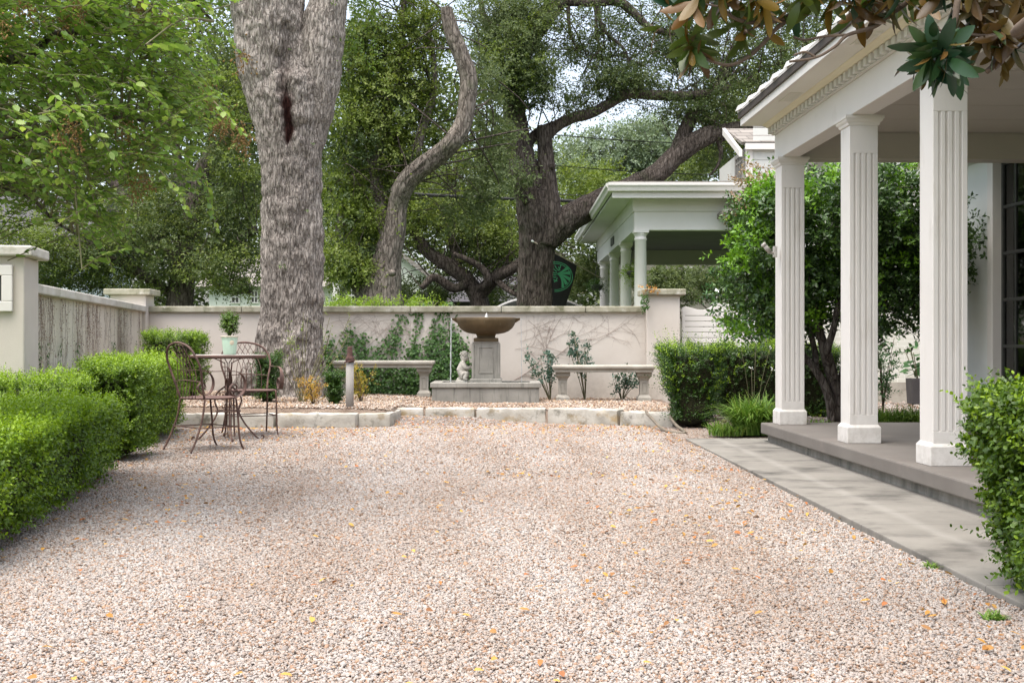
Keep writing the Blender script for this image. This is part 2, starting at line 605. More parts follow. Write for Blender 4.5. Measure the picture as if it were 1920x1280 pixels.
M['farwall_tan'] = surf('tan_house_wall', [(.3, (.22, .20, .16)), (.7, (.28, .26, .21))], 1, rough=.8, bstr=.05)
M['signgreen'] = surf('sign_green', [(.3, (.01, .26, .14)), (.7, (.015, .32, .18))], 5, rough=.4, bstr=0)
M['bracket'] = surf('grey_metal', [(.3, (.42, .39, .36)), (.7, (.5, .47, .43))], 5, rough=.5, bstr=0)
M['white'] = surf('white_petal', [(.3, (.8, .8, .76)), (.7, (.85, .85, .82))], 5, rough=.5, bstr=0)
M['twig'] = surf('twig', [(.3, (.07, .05, .038)), (.7, (.16, .12, .09))], 12, rough=.95, bscale=90, bstr=.5)
M['greentwig'] = surf('green_cane', [(.3, (.10, .09, .05)), (.7, (.2, .19, .1))], 12, rough=.8)
M['vine'] = surf('bare_vine', [(.3, (.22, .165, .14)), (.7, (.36, .285, .245))], 20, rough=.95)
M['inner'] = surf('dark_core', [(.3, (.018, .02, .008)), (.7, (.05, .05, .022))], 25, rough=1, bscale=60, bstr=1, bdist=.03)  # near-black core colour, the shade inside the hedges painted in
M['seed'] = surf('seed_heads', [(.3, (.14, .075, .03)), (.7, (.3, .2, .07))], 40, rough=.9)


def shingles():
    m, nt, out = new_mat('grey_shingles')
    b = N(nt, 'ShaderNodeTexBrick')
    b.inputs['Scale'].default_value = 1.0
    b.inputs['Brick Width'].default_value = .3
    b.inputs['Row Height'].default_value = .13
    b.inputs['Mortar Size'].default_value = .012
    b.inputs['Color1'].default_value = rgba((.20, .18, .16))
    b.inputs['Color2'].default_value = rgba((.26, .235, .21))
    b.inputs['Mortar'].default_value = rgba((.13, .118, .105))
    tc = N(nt, 'ShaderNodeTexCoord')
    nt.links.new(tc.outputs['UV'], b.inputs['Vector'])
    mp = coords(nt, (1, 1, 1))
    sx = N(nt, 'ShaderNodeSeparateXYZ')
    nt.links.new(mp, sx.inputs[0])
    cx = N(nt, 'ShaderNodeCombineXYZ')
    nt.links.new(sx.outputs['X'], cx.inputs['X'])
    nt.links.new(sx.outputs['Z'], cx.inputs['Y'])
    nt.links.new(cx.outputs[0], b.inputs['Vector'])
    principled(nt, out, b.outputs['Color'], .95, bump(nt, b.outputs['Fac'], -.6, .02), .2)
    return m


def brick():
    m, nt, out = new_mat('white_brick')
    b = N(nt, 'ShaderNodeTexBrick')
    b.inputs['Scale'].default_value = 1.0
    b.inputs['Brick Width'].default_value = .21
    b.inputs['Row Height'].default_value = .068
    b.inputs['Mortar Size'].default_value = .006
    b.inputs['Mortar Smooth'].default_value = .3
    b.inputs['Color1'].default_value = rgba((.60, .585, .51))
    b.inputs['Color2'].default_value = rgba((.68, .665, .595))
    b.inputs['Mortar'].default_value = rgba((.74, .73, .68))
    mp = coords(nt, (1, 1, 1))
    sx = N(nt, 'ShaderNodeSeparateXYZ')
    nt.links.new(mp, sx.inputs[0])
    cx = N(nt, 'ShaderNodeCombineXYZ')
    nt.links.new(sx.outputs['X'], cx.inputs['X'])
    nt.links.new(sx.outputs['Z'], cx.inputs['Y'])
    nt.links.new(cx.outputs[0], b.inputs['Vector'])
    c = mixc(nt, .35, b.outputs['Color'], noise_col(nt), 'MULTIPLY')
    nrm = bump(nt, b.outputs['Fac'], -.8, .012)
    nrm = bump(nt, noise(nt, coords(nt), 70, 4), .5, .004, nrm)
    principled(nt, out, c, .9, nrm, .2)
    return m


def noise_col(nt):
    r = ramp(nt, [(.3, (.72, .72, .66)), (.6, (1, 1, 1))])
    nt.links.new(noise(nt, coords(nt), 3.5, 6), r.inputs[0])
    return r.outputs[0]


def walk_joint(m):
    nt = m.node_tree
    p = next(n for n in nt.nodes if n.type == 'BSDF_PRINCIPLED')
    src = p.inputs['Base Color'].links[0].from_socket
    s = N(nt, 'ShaderNodeSeparateXYZ')
    nt.links.new(coords(nt), s.inputs[0])

    def mt(op, a, b=None):
        k = N(nt, 'ShaderNodeMath', operation=op)
        for i, v in enumerate((a, b)):
            if v is None:
                continue
            if isinstance(v, (int, float)):
                k.inputs[i].default_value = v
            else:
                nt.links.new(v, k.inputs[i])
        return k.outputs[0]
    x = mt('ADD', s.outputs['X'], mt('MULTIPLY', s.outputs['Y'], .0197))
    x = mt('ADD', x, mt('MULTIPLY', noise(nt, coords(nt), 6, 6), .09))
    d = mt('ABSOLUTE', mt('SUBTRACT', x, 2.21))
    r = ramp(nt, [(.004, (.22, .22, .22)), (.06, (0, 0, 0))])
    nt.links.new(d, r.inputs[0])
    c = mixc(nt, r.outputs[0], src, (.42, .40, .36))
    # saw-cut joints across
    f = mt('FRACT', mt('DIVIDE', s.outputs['Y'], 1.52))
    r = ramp(nt, [(.0, (1, 1, 1)), (.006, (0, 0, 0))])
    nt.links.new(f, r.inputs[0])
    c = mixc(nt, r.outputs[0], c, (.08, .075, .065))
    nt.links.new(c, p.inputs['Base Color'])


walk_joint(M['walk'])
M['shingle'] = shingles()
M['brick'] = brick()


def glass(name, tint=(.02, .025, .022), rough=.03):
    m, nt, out = new_mat(name)
    principled(nt, out, tint, rough, None, .8)
    return m


M['glass'] = glass('dark_glass')


def clear_glass():
    m, nt, out = new_mat('window_glass')
    a, b, x = N(nt, 'ShaderNodeBsdfTransparent'), N(nt, 'ShaderNodeBsdfGlossy'), N(nt, 'ShaderNodeMixShader')
    a.inputs[0].default_value = (.82, .86, .84, 1)
    b.inputs['Roughness'].default_value = .02
    f = N(nt, 'ShaderNodeFresnel')
    f.inputs[0].default_value = 1.8
    nt.links.new(f.outputs[0], x.inputs[0])
    nt.links.new(a.outputs[0], x.inputs[1])
    nt.links.new(b.outputs[0], x.inputs[2])
    nt.links.new(x.outputs[0], out.inputs['Surface'])
    return m


M['clear_glass'] = clear_glass()
M['curtain'] = surf('pale_curtain', [(.3, (.42, .40, .36)), (.7, (.52, .50, .46))], 6, (1, 8, .3), rough=.9, bstr=0)


def water(name):
    m, nt, out = new_mat(name)
    p = principled(nt, out, (.9, .93, .94), .08, bump(nt, noise(nt, coords(nt), 40, 3), .3, .01), .6)
    p.inputs['Transmission Weight'].default_value = .55
    p.inputs['IOR'].default_value = 1.33
    return m


M['water'] = water('fountain_water')


def pond():
    m, nt, out = new_mat('pond_water')
    principled(nt, out, (.05, .05, .04), .06, bump(nt, noise(nt, coords(nt), 25, 3), .25, .01), .7)
    return m


M['pond'] = pond()


def pebble_mat(name, cols):
    m, nt, out = new_mat(name)
    g = N(nt, 'ShaderNodeNewGeometry')
    r = ramp(nt, cols, 'LINEAR')
    nt.links.new(g.outputs['Random Per Island'], r.inputs[0])
    # broad patches of browner and paler stone across the drive
    rr = ramp(nt, [(.38, (.78, .745, .69)), (.60, (.95, .975, .965))])
    nt.links.new(noise(nt, coords(nt, (1, .22, 1)), 1.3, 5, .62), rr.inputs[0])
    c = mixc(nt, 1.0, r.outputs[0], rr.outputs[0], 'MULTIPLY')
    principled(nt, out, c, .8, None, .3)
    return m


M['pebble'] = pebble_mat('pebbles', [(0, (.17, .115, .085)), (.08, (.33, .20, .13)), (.15, (.34, .265, .22)), (.34, (.37, .318, .287)), (.52, (.405, .358, .33)),
                                     (.66, (.345, .305, .292)), (.8, (.46, .42, .39)), (.93, (.27, .235, .22)), (1, (.42, .255, .155))])
M['chip'] = pebble_mat('bed_chips', [(0, (.16, .10, .07)), (.15, (.30, .19, .13)), (.3, (.38, .285, .22)), (.5, (.45, .37, .31)), (.7, (.52, .45, .395)),
                                     (.85, (.34, .27, .22)), (1, (.44, .30, .20))])
M['litter'] = leafmat('fallen_leaf', [(.28, .12, .03), (.45, .24, .06), (.55, .33, .08), (.22, .10, .05), (.5, .17, .05)], .15, .7, .2)
# foliage
M['box_leaf'] = leafmat('boxwood_leaf', [(.045, .095, .009), (.068, .135, .012), (.10, .18, .016), (.14, .23, .022)], .3, .38, .45)
M['box_bright'] = leafmat('bright_boxwood_leaf', [(.07, .135, .010), (.10, .185, .013), (.14, .235, .018), (.18, .28, .025)], .36, .4, .45)
M['box_new'] = leafmat('boxwood_new_growth', [(.18, .30, .016), (.24, .38, .02), (.30, .44, .03), (.21, .335, .018)], .4, .4, .4)
M['box_dark'] = leafmat('dark_boxwood_leaf', [(.025, .065, .008), (.04, .095, .012), (.065, .135, .016)], .28, .38, .45)
M['oak_leaf'] = leafmat('oak_leaf', [(.055, .085, .028), (.08, .115, .036), (.11, .145, .048), (.15, .18, .072)], .42, .55, .25)
M['oak_warm'] = leafmat('yellow_green_oak_leaf', [(.095, .14, .022), (.13, .185, .028), (.17, .225, .04), (.22, .265, .07)], .45, .5, .3)
M['oak_grey'] = leafmat('grey_green_oak_leaf', [(.085, .12, .05), (.115, .155, .065), (.15, .19, .085), (.19, .23, .11)], .42, .6, .2)
M['oak_light'] = leafmat('pale_oak_leaf', [(.14, .19, .04), (.19, .24, .055), (.24, .28, .085)], .45, .45, .3)
M['oak_deep'] = leafmat('deep_oak_leaf', [(.035, .06, .018), (.055, .085, .024), (.075, .11, .03)], .35, .5, .3)
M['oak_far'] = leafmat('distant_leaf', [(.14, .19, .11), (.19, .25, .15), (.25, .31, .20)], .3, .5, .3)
M['elm_leaf'] = leafmat('elm_leaf', [(.07, .13, .02), (.10, .17, .03), (.14, .21, .04)], .4, .45, .4)
M['myrtle_leaf'] = leafmat('myrtle_leaf', [(.12, .215, .04), (.165, .275, .055), (.21, .33, .075), (.26, .38, .095), (.33, .43, .11)], .5, .42, .4)
M['laurel_leaf'] = leafmat('laurel_leaf', [(.028, .062, .018), (.045, .092, .024), (.065, .13, .03), (.11, .20, .04)], .25, .3, .5)
M['laurel_new_lit'] = leafmat('lit_laurel_growth', [(.12, .27, .02), (.17, .35, .025), (.22, .40, .035)], .4, .35, .45)  # pale growth whose placing paints the crown's lit side
M['bud'] = leafmat('pinkish_seed_spray', [(.28, .17, .11), (.36, .24, .15), (.2, .17, .07)], .2, .6, .2)
M['ivy_leaf'] = leafmat('ivy_leaf', [(.04, .10, .02), (.065, .145, .028), (.095, .19, .04)], .25, .4, .4)
M['rose_leaf'] = leafmat('rose_leaf', [(.07, .13, .10), (.10, .17, .13), (.05, .10, .06)], .25, .45, .4)
M['lime_leaf'] = leafmat('lime_leaf', [(.22, .34, .03), (.30, .42, .04), (.17, .28, .03)], .4, .45, .35)
M['gold_leaf'] = leafmat('gold_leaf', [(.42, .20, .03), (.52, .29, .05), (.45, .33, .08), (.5, .38, .07)], .35, .5, .3)
M['yellow_leaf'] = leafmat('yellow_leaf', [(.45, .30, .04), (.5, .38, .06), (.35, .30, .05), (.28, .25, .05)], .35, .5, .3)
M['fern_leaf'] = leafmat('mallow_leaf', [(.05, .13, .045), (.075, .18, .055), (.04, .1, .04)], .3, .4, .4)
M['grass_leaf'] = leafmat('grass_blade', [(.09, .19, .025), (.13, .25, .04), (.19, .31, .06), (.25, .33, .08)], .35, .5, .3)
M['creeper_leaf'] = leafmat('dry_creeper_leaf', [(.26, .18, .13), (.34, .25, .19), (.2, .14, .10)], .1, .8, .2)
M['magnolia_leaf'] = leafmat('magnolia_leaf', [(.008, .03, .014), (.013, .043, .018), (.022, .058, .02), (.05, .08, .02)], .08, .3, .4,
                             under=[(.06, .032, .010), (.09, .048, .012), (.11, .072, .016), (.055, .045, .014)])
M['magnolia_light'] = leafmat('olive_magnolia_leaf', [(.045, .07, .014), (.075, .105, .018), (.045, .09, .02)], .22, .38, .35,
                              under=[(.12, .07, .010), (.15, .095, .014), (.12, .055, .011)])
M['elm_bark'] = barkmat('elm_bark', (.19, .163, .143), (.34, .30, .268), (.48, .435, .392), 28, mark=(.035, .012, .009))
M['oak_bark'] = barkmat('oak_bark', (.045, .036, .03), (.105, .085, .072), (.18, .152, .134), 20, moss=(.05, .06, .03))
M['oak_bark_pale'] = barkmat('pale_oak_bark', (.08, .067, .055), (.19, .163, .14), (.30, .263, .23), 20, moss=(.085, .095, .05))
M['small_bark'] = barkmat('small_tree_bark', (.05, .04, .035), (.12, .10, .09), (.2, .18, .16), 22)
# ================================================================== SETTING
def sheet(name, x0, x1, y0, y1, z, mat, kind='structure', nx=1, ny=1, hf=None, parent=None):
    xs = np.linspace(x0, x1, nx + 1)
    ys = np.linspace(y0, y1, ny + 1)
    X, Y = np.meshgrid(xs, ys)
    V = np.stack([X, Y, np.full_like(X, z)], -1).reshape(-1, 3)
    if hf is not None:
        V[:, 2] = hf(V[:, 0], V[:, 1])
    mb = MB().add(V, grid_faces(ny + 1, nx + 1), 0, True)
    o = mb.build(name, mat, parent)
    if kind:
        o['kind'] = kind
    return o


def sstep(a, b, x):
    t = np.clip((x - a) / (b - a), 0, 1)
    return t * t * (3 - 2 * t)


def court_h(x, y):
    p = np.stack([np.asarray(x, float) * .8, np.asarray(y, float) * .8, np.zeros(np.shape(x))], -1).reshape(-1, 3)
    n = vnoise(p, 5).reshape(np.shape(x)) * .012
    return n + .07 * sstep(13.5, 14.3, np.asarray(y)) * sstep(-1.75, -1.4, np.asarray(x)) * (1 - sstep(-.6, .2, np.asarray(x)))


def kerb_y(x):
    return np.interp(x, [-4.5, -1.36, -1.32, 0, 1.2, 1.8, 2.4], [13.24, 13.28, 14.2, 14.15, 13.75, 13.4, 13.3])


def bed_h(x, y):
    x = np.asarray(x, float)
    y = np.asarray(y, float)
    p = np.stack([x * 1.3, y * 1.3, np.zeros(np.shape(x))], -1).reshape(-1, 3)
    n = vnoise(p, 9).reshape(np.shape(x)) * .014
    return .138 + n + .062 * sstep(-.4, -1.9, x) + .03 * sstep(-2.3, -3.6, x)


sheet('ground', -300, 300, -120, 480, -.06, M['grassground'])
sheet('gravel_court', -4.6, 2.2, -2, 14.6, 0, M['court'], 'structure', 120, 260, lambda x, y: court_h(x, y) - .004)
sheet('planting_bed', -5.4, 2.1, 13.2, 17.3, .14, M['soil'], 'structure', 150, 160, lambda x, y: np.where(y < kerb_y(x) + .13, -.08, bed_h(x, y) - .01))
sheet('garden_soil', 2.12, 9.0, 11.52, 17.6, .02, M['soil'], 'structure', 60, 50,
      lambda x, y: .012 + .05 * sstep(11.5, 13.5, y) + .02 * vnoise(np.stack([x * 2, y * 2, x * 0], -1).reshape(-1, 3), 3).reshape(np.shape(x)))
sheet('street', -120, 120, 29.2, 36.5, .19, M['asphalt'])


def wx(y):      # left edge of the walk
    return 1.784 - (y - 4.6) * .0197


mb = MB()
n = 40
ys = np.linspace(-2, 11.5, n)
V = []
for y in ys:
    V += [(wx(y), y, -.1), (wx(y), y, .032), (3.2 - y * .028, y, .032), (3.2 - y * .028, y, -.1)]
mb.add(np.array(V), [grid_faces(n, 4, True)[:, ::-1].copy(), np.array([0, 1, 2, 3]), np.array([3, 2, 1, 0]) + 4 * (n - 1)], 0, False)
o = mb.build('walkway', M['walk'], bevel=.006)
o['kind'] = 'structure'


# ------------------------------------------------------------------ kerb stones
def rock(mb, p0, p1, depth, z0, z1, seed, amp=.012):
    """a rough block whose front bottom edge runs p0 -> p1 (2-D)"""
    p0 = np.array(p0, float)
    p1 = np.array(p1, float)
    d = p1 - p0
    L = np.linalg.norm(d)
    d /= L
    nrm = np.array([-d[1], d[0]])
    nx, ny, nz = max(6, int(L / .035)), 8, 6
    pts = []
    faces = []

    def face(fn, a, b):
        u, v = np.meshgrid(np.linspace(0, 1, a + 1), np.linspace(0, 1, b + 1))
        q = fn(u.ravel(), v.ravel())
        faces.append(grid_faces(b + 1, a + 1) + sum(len(x) for x in pts))
        pts.append(q)
    one = lambda u, c: np.full_like(u, c)
    face(lambda u, v: np.stack([u, one(u, 0), v], 1), nx, nz)
    face(lambda u, v: np.stack([1 - u, one(u, 1), v], 1), nx, nz)
    face(lambda u, v: np.stack([u, v, one(u, 1)], 1), nx, ny)
    face(lambda u, v: np.stack([one(u, 0), 1 - u, v], 1), ny, nz)
    face(lambda u, v: np.stack([one(u, 1), u, v], 1), ny, nz)
    q = np.concatenate(pts)
    w = np.stack([(q[:, 0]) * L, q[:, 1] * depth, z0 + q[:, 2] * (z1 - z0)], 1)
    c = np.array([L / 2, depth / 2, (z0 + z1) / 2])
    # round the edges
    h = np.array([L / 2, depth / 2, (z1 - z0) / 2])
    r = .022
    loc = w - c
    inner = np.clip(loc, -(h - r), h - r)
    dv = loc - inner
    ln = np.linalg.norm(dv, axis=1, keepdims=True)
    loc = np.where(ln > r * .999, inner + dv / (ln + 1e-9) * r, loc)
    wn = loc + c
    nz_ = fbm(wn * 9 + seed * 7.1, 4, seed)
    out = norm(loc / h)
    wn += out * (nz_ * amp * 1.7)[:, None]
    W = np.zeros_like(wn)
    W[:, :2] = p0 + d * wn[:, :1] + nrm * wn[:, 1:2]
    W[:, 2] = wn[:, 2]
    mb.add(W, faces, 0, True)


def g2(px, Y):
    return ((px - 960) * Y / F, Y)


KS = [(318, 13.28, 513, 13.24, .28, .158, 'long tan kerb stone at the left end of the row, behind the iron chairs'),
      (516, 13.22, 667, 13.18, .28, .162, 'tan kerb stone right in front of the rust-topped pipe post'),
      (671, 13.32, 731, 13.3, .85, .158, 'square pale corner kerb stone that juts back from the drive'),
      (735, 14.18, 794, 14.2, .24, .165, 'short pale kerb stone just right of the square corner stone'),
      (797, 14.2, 890, 14.18, .26, .166, 'pale kerb stone below the left half of the fountain basin'),
      (892, 14.17, 1023, 14.13, .26, .166, 'pale kerb stone below the right half of the fountain basin'),
      (1027, 14.12, 1158, 13.78, .26, .172, 'long whitish kerb stone below the right stone bench'),
      (1162, 13.76, 1262, 13.4, .26, .155, 'grey blotched kerb stone at the right end beside the hose')]
for k, (a, Ya, b, Yb, dep, top, lab) in enumerate(KS):
    mb = MB()
    rock(mb, g2(a, Ya), g2(b, Yb), dep, -.03, top, k + 3)
    o = mb.build('kerb_stone', M['limestone'])
    tag(o, lab, 'kerb stone', 'stones edging the raised bed')

# ------------------------------------------------------------------ garden walls
w = thing('garden_wall', 'cream stucco garden wall behind the fountain with a weathered flat coping', 'garden wall', (-1.6, 17.4, 0), group='stucco garden walls')
MB().box((-5.25, 17.3, -.1), (1.95, 17.55, 1.365)).build('wall_face', M['stucco'], w)
mb = MB()
x = -5.2
for L in (1.35, 1.15, 1.25, 1.3, 1.2, .905):
    mb.box((x + .003, 17.235, 1.365), (x + L - .003, 17.615, 1.452))
    x += L
mb.build('coping', M['coping'], w, bevel=.012)

A0 = np.array([-4.16, 10.45])
A1 = np.array([-5.22, 17.1])
WD = (A1 - A0) / np.linalg.norm(A1 - A0)
WANG = math.atan2(-WD[0], WD[1])
WL = np.linalg.norm(A1 - A0)
w = thing('garden_wall', 'left side garden wall with brown dried creeper stains and a pale coping', 'garden wall', (A0[0], A0[1], 0), WANG, group='stucco garden walls')
MB().box((-.25, 0, -.1), (0, WL, 1.365)).build('wall_face', M['stucco_left'], w, local=True)
mb = MB()
y = 0
for L in (1.4, 1.5, 1.3, 1.45, WL - 5.65):
    mb.box((-.31, y + .003, 1.365), (.06, y + L - .003, 1.452))
    y += L
mb.build('coping', M['coping_light'], w, local=True, bevel=.012)
LW = w


def pillar(label, loc, rz, wd, dp, zt, capm, cat='pillar'):
    t = thing('wall_pillar', label, cat, (loc[0], loc[1], 0), rz, group='stucco wall pillars')
    MB().box((-wd / 2, -dp / 2, -.1), (wd / 2, dp / 2, zt - .085)).build('shaft', M['stucco'], t, local=True, bevel=.012)
    MB().box((-wd / 2 - .075, -dp / 2 - .075, zt - .085), (wd / 2 + .075, dp / 2 + .075, zt)).build('cap', M[capm], t, local=True, bevel=.014)
    return t


pillar('pillar on the right end of the back wall, beside the slatted gate', (2.14, 17.36), 0, .47, .5, 1.69, 'coping')
pillar('small corner pillar where the left wall meets the back wall', (-5.43, 17.32), WANG * .4, .5, .5, 1.69, 'coping')
pl = pillar('big near pillar with a framed letter slot at the left edge', (-4.42, 10.16), WANG, .74, .52, 1.735, 'coping_light')
fr = MB()
for a, b in (((-.25, .85), (.25, .93)), ((-.25, 1.21), (.25, 1.29)), ((-.25, .93), (-.16, 1.21)), ((.16, .93), (.25, 1.21))):
    pass
fx0, fx1, fz0, fz1 = -.30, .285, 1.195, 1.575
t_ = .085
mb = MB()
mb.box((fx0, -.30, fz0), (fx1, -.262, fz0 + t_))
mb.box((fx0, -.30, fz1 - t_), (fx1, -.262, fz1))
mb.box((fx0, -.30, fz0 + t_), (fx0 + t_, -.262, fz1 - t_))
mb.box((fx1 - t_, -.30, fz0 + t_), (fx1, -.262, fz1 - t_))
fr = mb.build('slot_frame', M['paint'], pl, local=True, bevel=.006)
MB().box((fx0 + t_, -.275, fz0 + t_), (fx1 - t_, -.261, fz1 - t_)).build('slot_panel', M['frame'], fr, local=True)


# ------------------------------------------------------------------ fountain
FX, FY = -.345, 16.28
ft = thing('fountain', 'grey stone fountain with a brown bowl on a square pedestal in a low basin', 'fountain', (FX, FY, .12))
y0, y1 = 15.8, 16.74
hw, hr = .70, .722
mb = MB()
zb, zr, zt = .09, .345, .412
for (a, b, c, d) in ((-hw, hw, y0, y0 + .1), (-hw, hw, y1 - .1, y1), (-hw, -hw + .1, y0 + .1, y1 - .1), (hw - .1, hw, y0 + .1, y1 - .1)):
    mb.box((FX + a, c, zb), (FX + b, d, zr))
mb.box((FX - hw + .1, y0 + .1, zb), (FX + hw - .1, y1 - .1, zb + .1))
ba = mb.build('basin', M['cast'], ft)
mb = MB()
o_ = .022
for (a, b, c, d) in ((-hr, hr, y0 - o_, y0 + .12), (-hr, hr, y1 - .12, y1 + o_), (-hr, -hr + .14, y0 + .12, y1 - .12), (hr - .14, hr, y0 + .12, y1 - .12)):
    mb.box((FX + a, c, zr + .001), (FX + b, d, zt))
mb.build('basin_rim', M['cast'], ft, bevel=.008)
MB().box((FX - hw + .1, y0 + .1, .20), (FX + hw - .1, y1 - .1, .375)).build('basin_water', M['pond'], ft)
PY = 16.16   # pedestal centre
mb = MB()
mb.sqloft([(.212, .2), (.212, .452), (.2, .46)], (FX, PY, 0))
mb.sqloft([(.168, .458), (.168, .925), (.178, .93), (.178, .942)], (FX, PY, 0))
# corner strips and framed panel on each face
for k in range(4):
    R = RM((FX, PY, 0), k * PI / 2)
    for x in (-.1725, .1725):
        mb.box((x - .014, -.187, .462), (x + .014, -.1685, .925), 0, R)
    for a, b in (((-.10, .53), (.10, .545)), ((-.10, .865), (.10, .88))):
        mb.box((a[0], -.176, a[1]), (b[0], -.1685, b[1]), 0, R)
    for x in (-.10, .088):
        mb.box((x, -.176, .545), (x + .012, -.1685, .865), 0, R)
mb.build('pedestal', M['cast'], ft, bevel=.003, seg=1)
mb = MB()
mb.sqloft([(.163, .9425), (.163, .996), (.12, 1.0), (.12, 1.02), (.14, 1.062)], (FX, PY, 0))
mb.build('neck', M['bowl'], ft, bevel=.005)
prof = [(.05, 1.045), (.16, 1.048), (.24, 1.062), (.305, 1.09), (.352, 1.13), (.38, 1.175), (.394, 1.225), (.40, 1.262), (.393, 1.268), (.375, 1.262), (.36, 1.235), (.3, 1.16), (.2, 1.11), (.02, 1.1)]
mb = MB().lathe(prof, 64, (FX, PY, 0))
for s in (-1, 1):      # pouring lips left and right
    a = np.array([(.33, -.055, 1.19), (.385, -.065, 1.262), (.455, -.035, 1.262), (.452, -.03, 1.238), (.395, -.03, 1.2)])
    b = a * np.array([1, -1, 1])
    V = np.concatenate([a, b])
    if s < 0:
        V = V * np.array([-1, -1, 1])
    i = np.arange(5)
    mb.add(V + np.array([FX, PY, 0]), [np.stack([i, (i + 1) % 5, (i + 1) % 5 + 5, i + 5], 1), i[::-1].copy(), i + 5], 0, False)
bw = mb.build('bowl', M['bowl'], ft)
MB().lathe([(.0, 1.245), (.36, 1.245), (.365, 1.246)], 48, (FX, PY, 0), cap=False).build('bowl_water', M['pond'], bw)
mb = MB()
for k in range(9):
    a, r = RNG.uniform(0, 6.28), RNG.uniform(0, .03)
    h = RNG.uniform(.03, .085)
    pts = np.array([(FX + r * math.cos(a), PY + r * math.sin(a), 1.24), (FX + r * 1.1 * math.cos(a), PY + r * 1.1 * math.sin(a), 1.24 + h * .6), (FX + r * .8 * math.cos(a), PY + r * math.sin(a), 1.24 + h)])
    mb.tube(smooth_path(pts, 4), np.linspace(.014, .007, 9), 8)
mb.build('bubbling_jet', M['white'], ft)
for s, r in ((-1, .0085), (1, .0035)):
    x = FX + s * .457
    zz = np.linspace(1.255, .37, 40)
    tt = (1.255 - zz)
    pts = np.stack([x + s * .03 * np.sqrt(np.clip(tt, 0, 1)) * .4 + s * .006 + .002 * np.sin(zz * 37), PY + .002 * np.cos(zz * 29), zz], 1)
    MB().tube(pts, r * (1 + .2 * np.sin(zz * 60)), 8).build('water_stream', M['water'], ft)


# ------------------------------------------------------------------ cherub
def cherub():
    t = thing('cherub_statue', 'small pale stone child kneeling against the left side of the fountain pedestal', 'statue', P(866, 714, 16.3))
    o = P(866, 714, 16.3)
    j = {   # joints; x right, y away, z up; the child faces right
        'pelvis': (-.015, 0, .075, .068), 'belly': (-.010, 0, .13, .07), 'chest': (.004, 0, .185, .062), 'neck': (.022, 0, .232, .032), 'head': (.032, 0, .278, .058), 'crown': (.036, 0, .305, .052),
        'hipL': (.01, -.04, .075, .052), 'kneeL': (.07, -.05, .10, .04), 'footL': (.03, -.06, .022, .028), 'toeL': (.075, -.062, .014, .02),
        'hipR': (.01, .04, .06, .05), 'kneeR': (.075, .045, .035, .038), 'footR': (-.02, .05, .02, .028), 'toeR': (-.07, .05, .014, .02),
        'shL': (.01, -.058, .212, .031), 'elL': (.045, -.07, .15, .025), 'haL': (.082, -.04, .15, .02), 'fiL': (.092, -.015, .155, .016),
        'shR': (.014, .058, .212, .031), 'elR': (.05, .066, .155, .025), 'haR': (.085, .03, .155, .02), 'fiR': (.093, .01, .16, .016)}
    names = list(j)
    E = [('pelvis', 'belly'), ('belly', 'chest'), ('chest', 'neck'), ('neck', 'head'), ('head', 'crown'), ('pelvis', 'hipL'), ('hipL', 'kneeL'), ('kneeL', 'footL'), ('footL', 'toeL'),
         ('pelvis', 'hipR'), ('hipR', 'kneeR'), ('kneeR', 'footR'), ('footR', 'toeR'), ('chest', 'shL'), ('shL', 'elL'), ('elL', 'haL'), ('haL', 'fiL'),
         ('chest', 'shR'), ('shR', 'elR'), ('elR', 'haR'), ('haR', 'fiR')]
    me = bpy.data.meshes.new('body')
    S = 1.12
    me.from_pydata([tuple(S * np.array(j[k][:3]) ) for k in names], [(names.index(a), names.index(b)) for a, b in E], [])
    ob = bpy.data.objects.new('body', me)
    COL.objects.link(ob)
    ob.parent = t
    ob.modifiers.new('skin', 'SKIN')
    lay = me.skin_vertices[0] if me.skin_vertices else None
    for k, nme in enumerate(names):
        lay.data[k].radius = (S * j[nme][3] * 1.08, S * j[nme][3] * 1.08)
    lay.data[0].use_root = True
    s = ob.modifiers.new('sub', 'SUBSURF')
    s.levels = s.render_levels = 2
    for p in me.polygons:
        p.use_smooth = True
    me.materials.append(M['statue'])
    # hair: a cap of short curls, base block, face relief
    mb = MB()
    hc = S * np.array([.030, 0, .298])
    for d in rdir(260):
        if d[2] < -.05 - d[0] * .3 or d[0] > .6:
            continue
        c = hc + d * S * .058
        mb.add(np.array([[1, 0, 0], [-1, 0, 0], [0, 1, 0], [0, -1, 0], [0, 0, 1], [0, 0, -1]]) * .010 + c,
               np.array([[0, 2, 4], [2, 1, 4], [1, 3, 4], [3, 0, 4], [2, 0, 5], [1, 2, 5], [3, 1, 5], [0, 3, 5]]))
    mb.build('hair', M['statue'], t, local=True)
    mb = MB().box((-.085, -.075, -.2), (.085, .08, .012))
    mb.build('base', M['statue'], t, local=True, bevel=.012)


cherub()


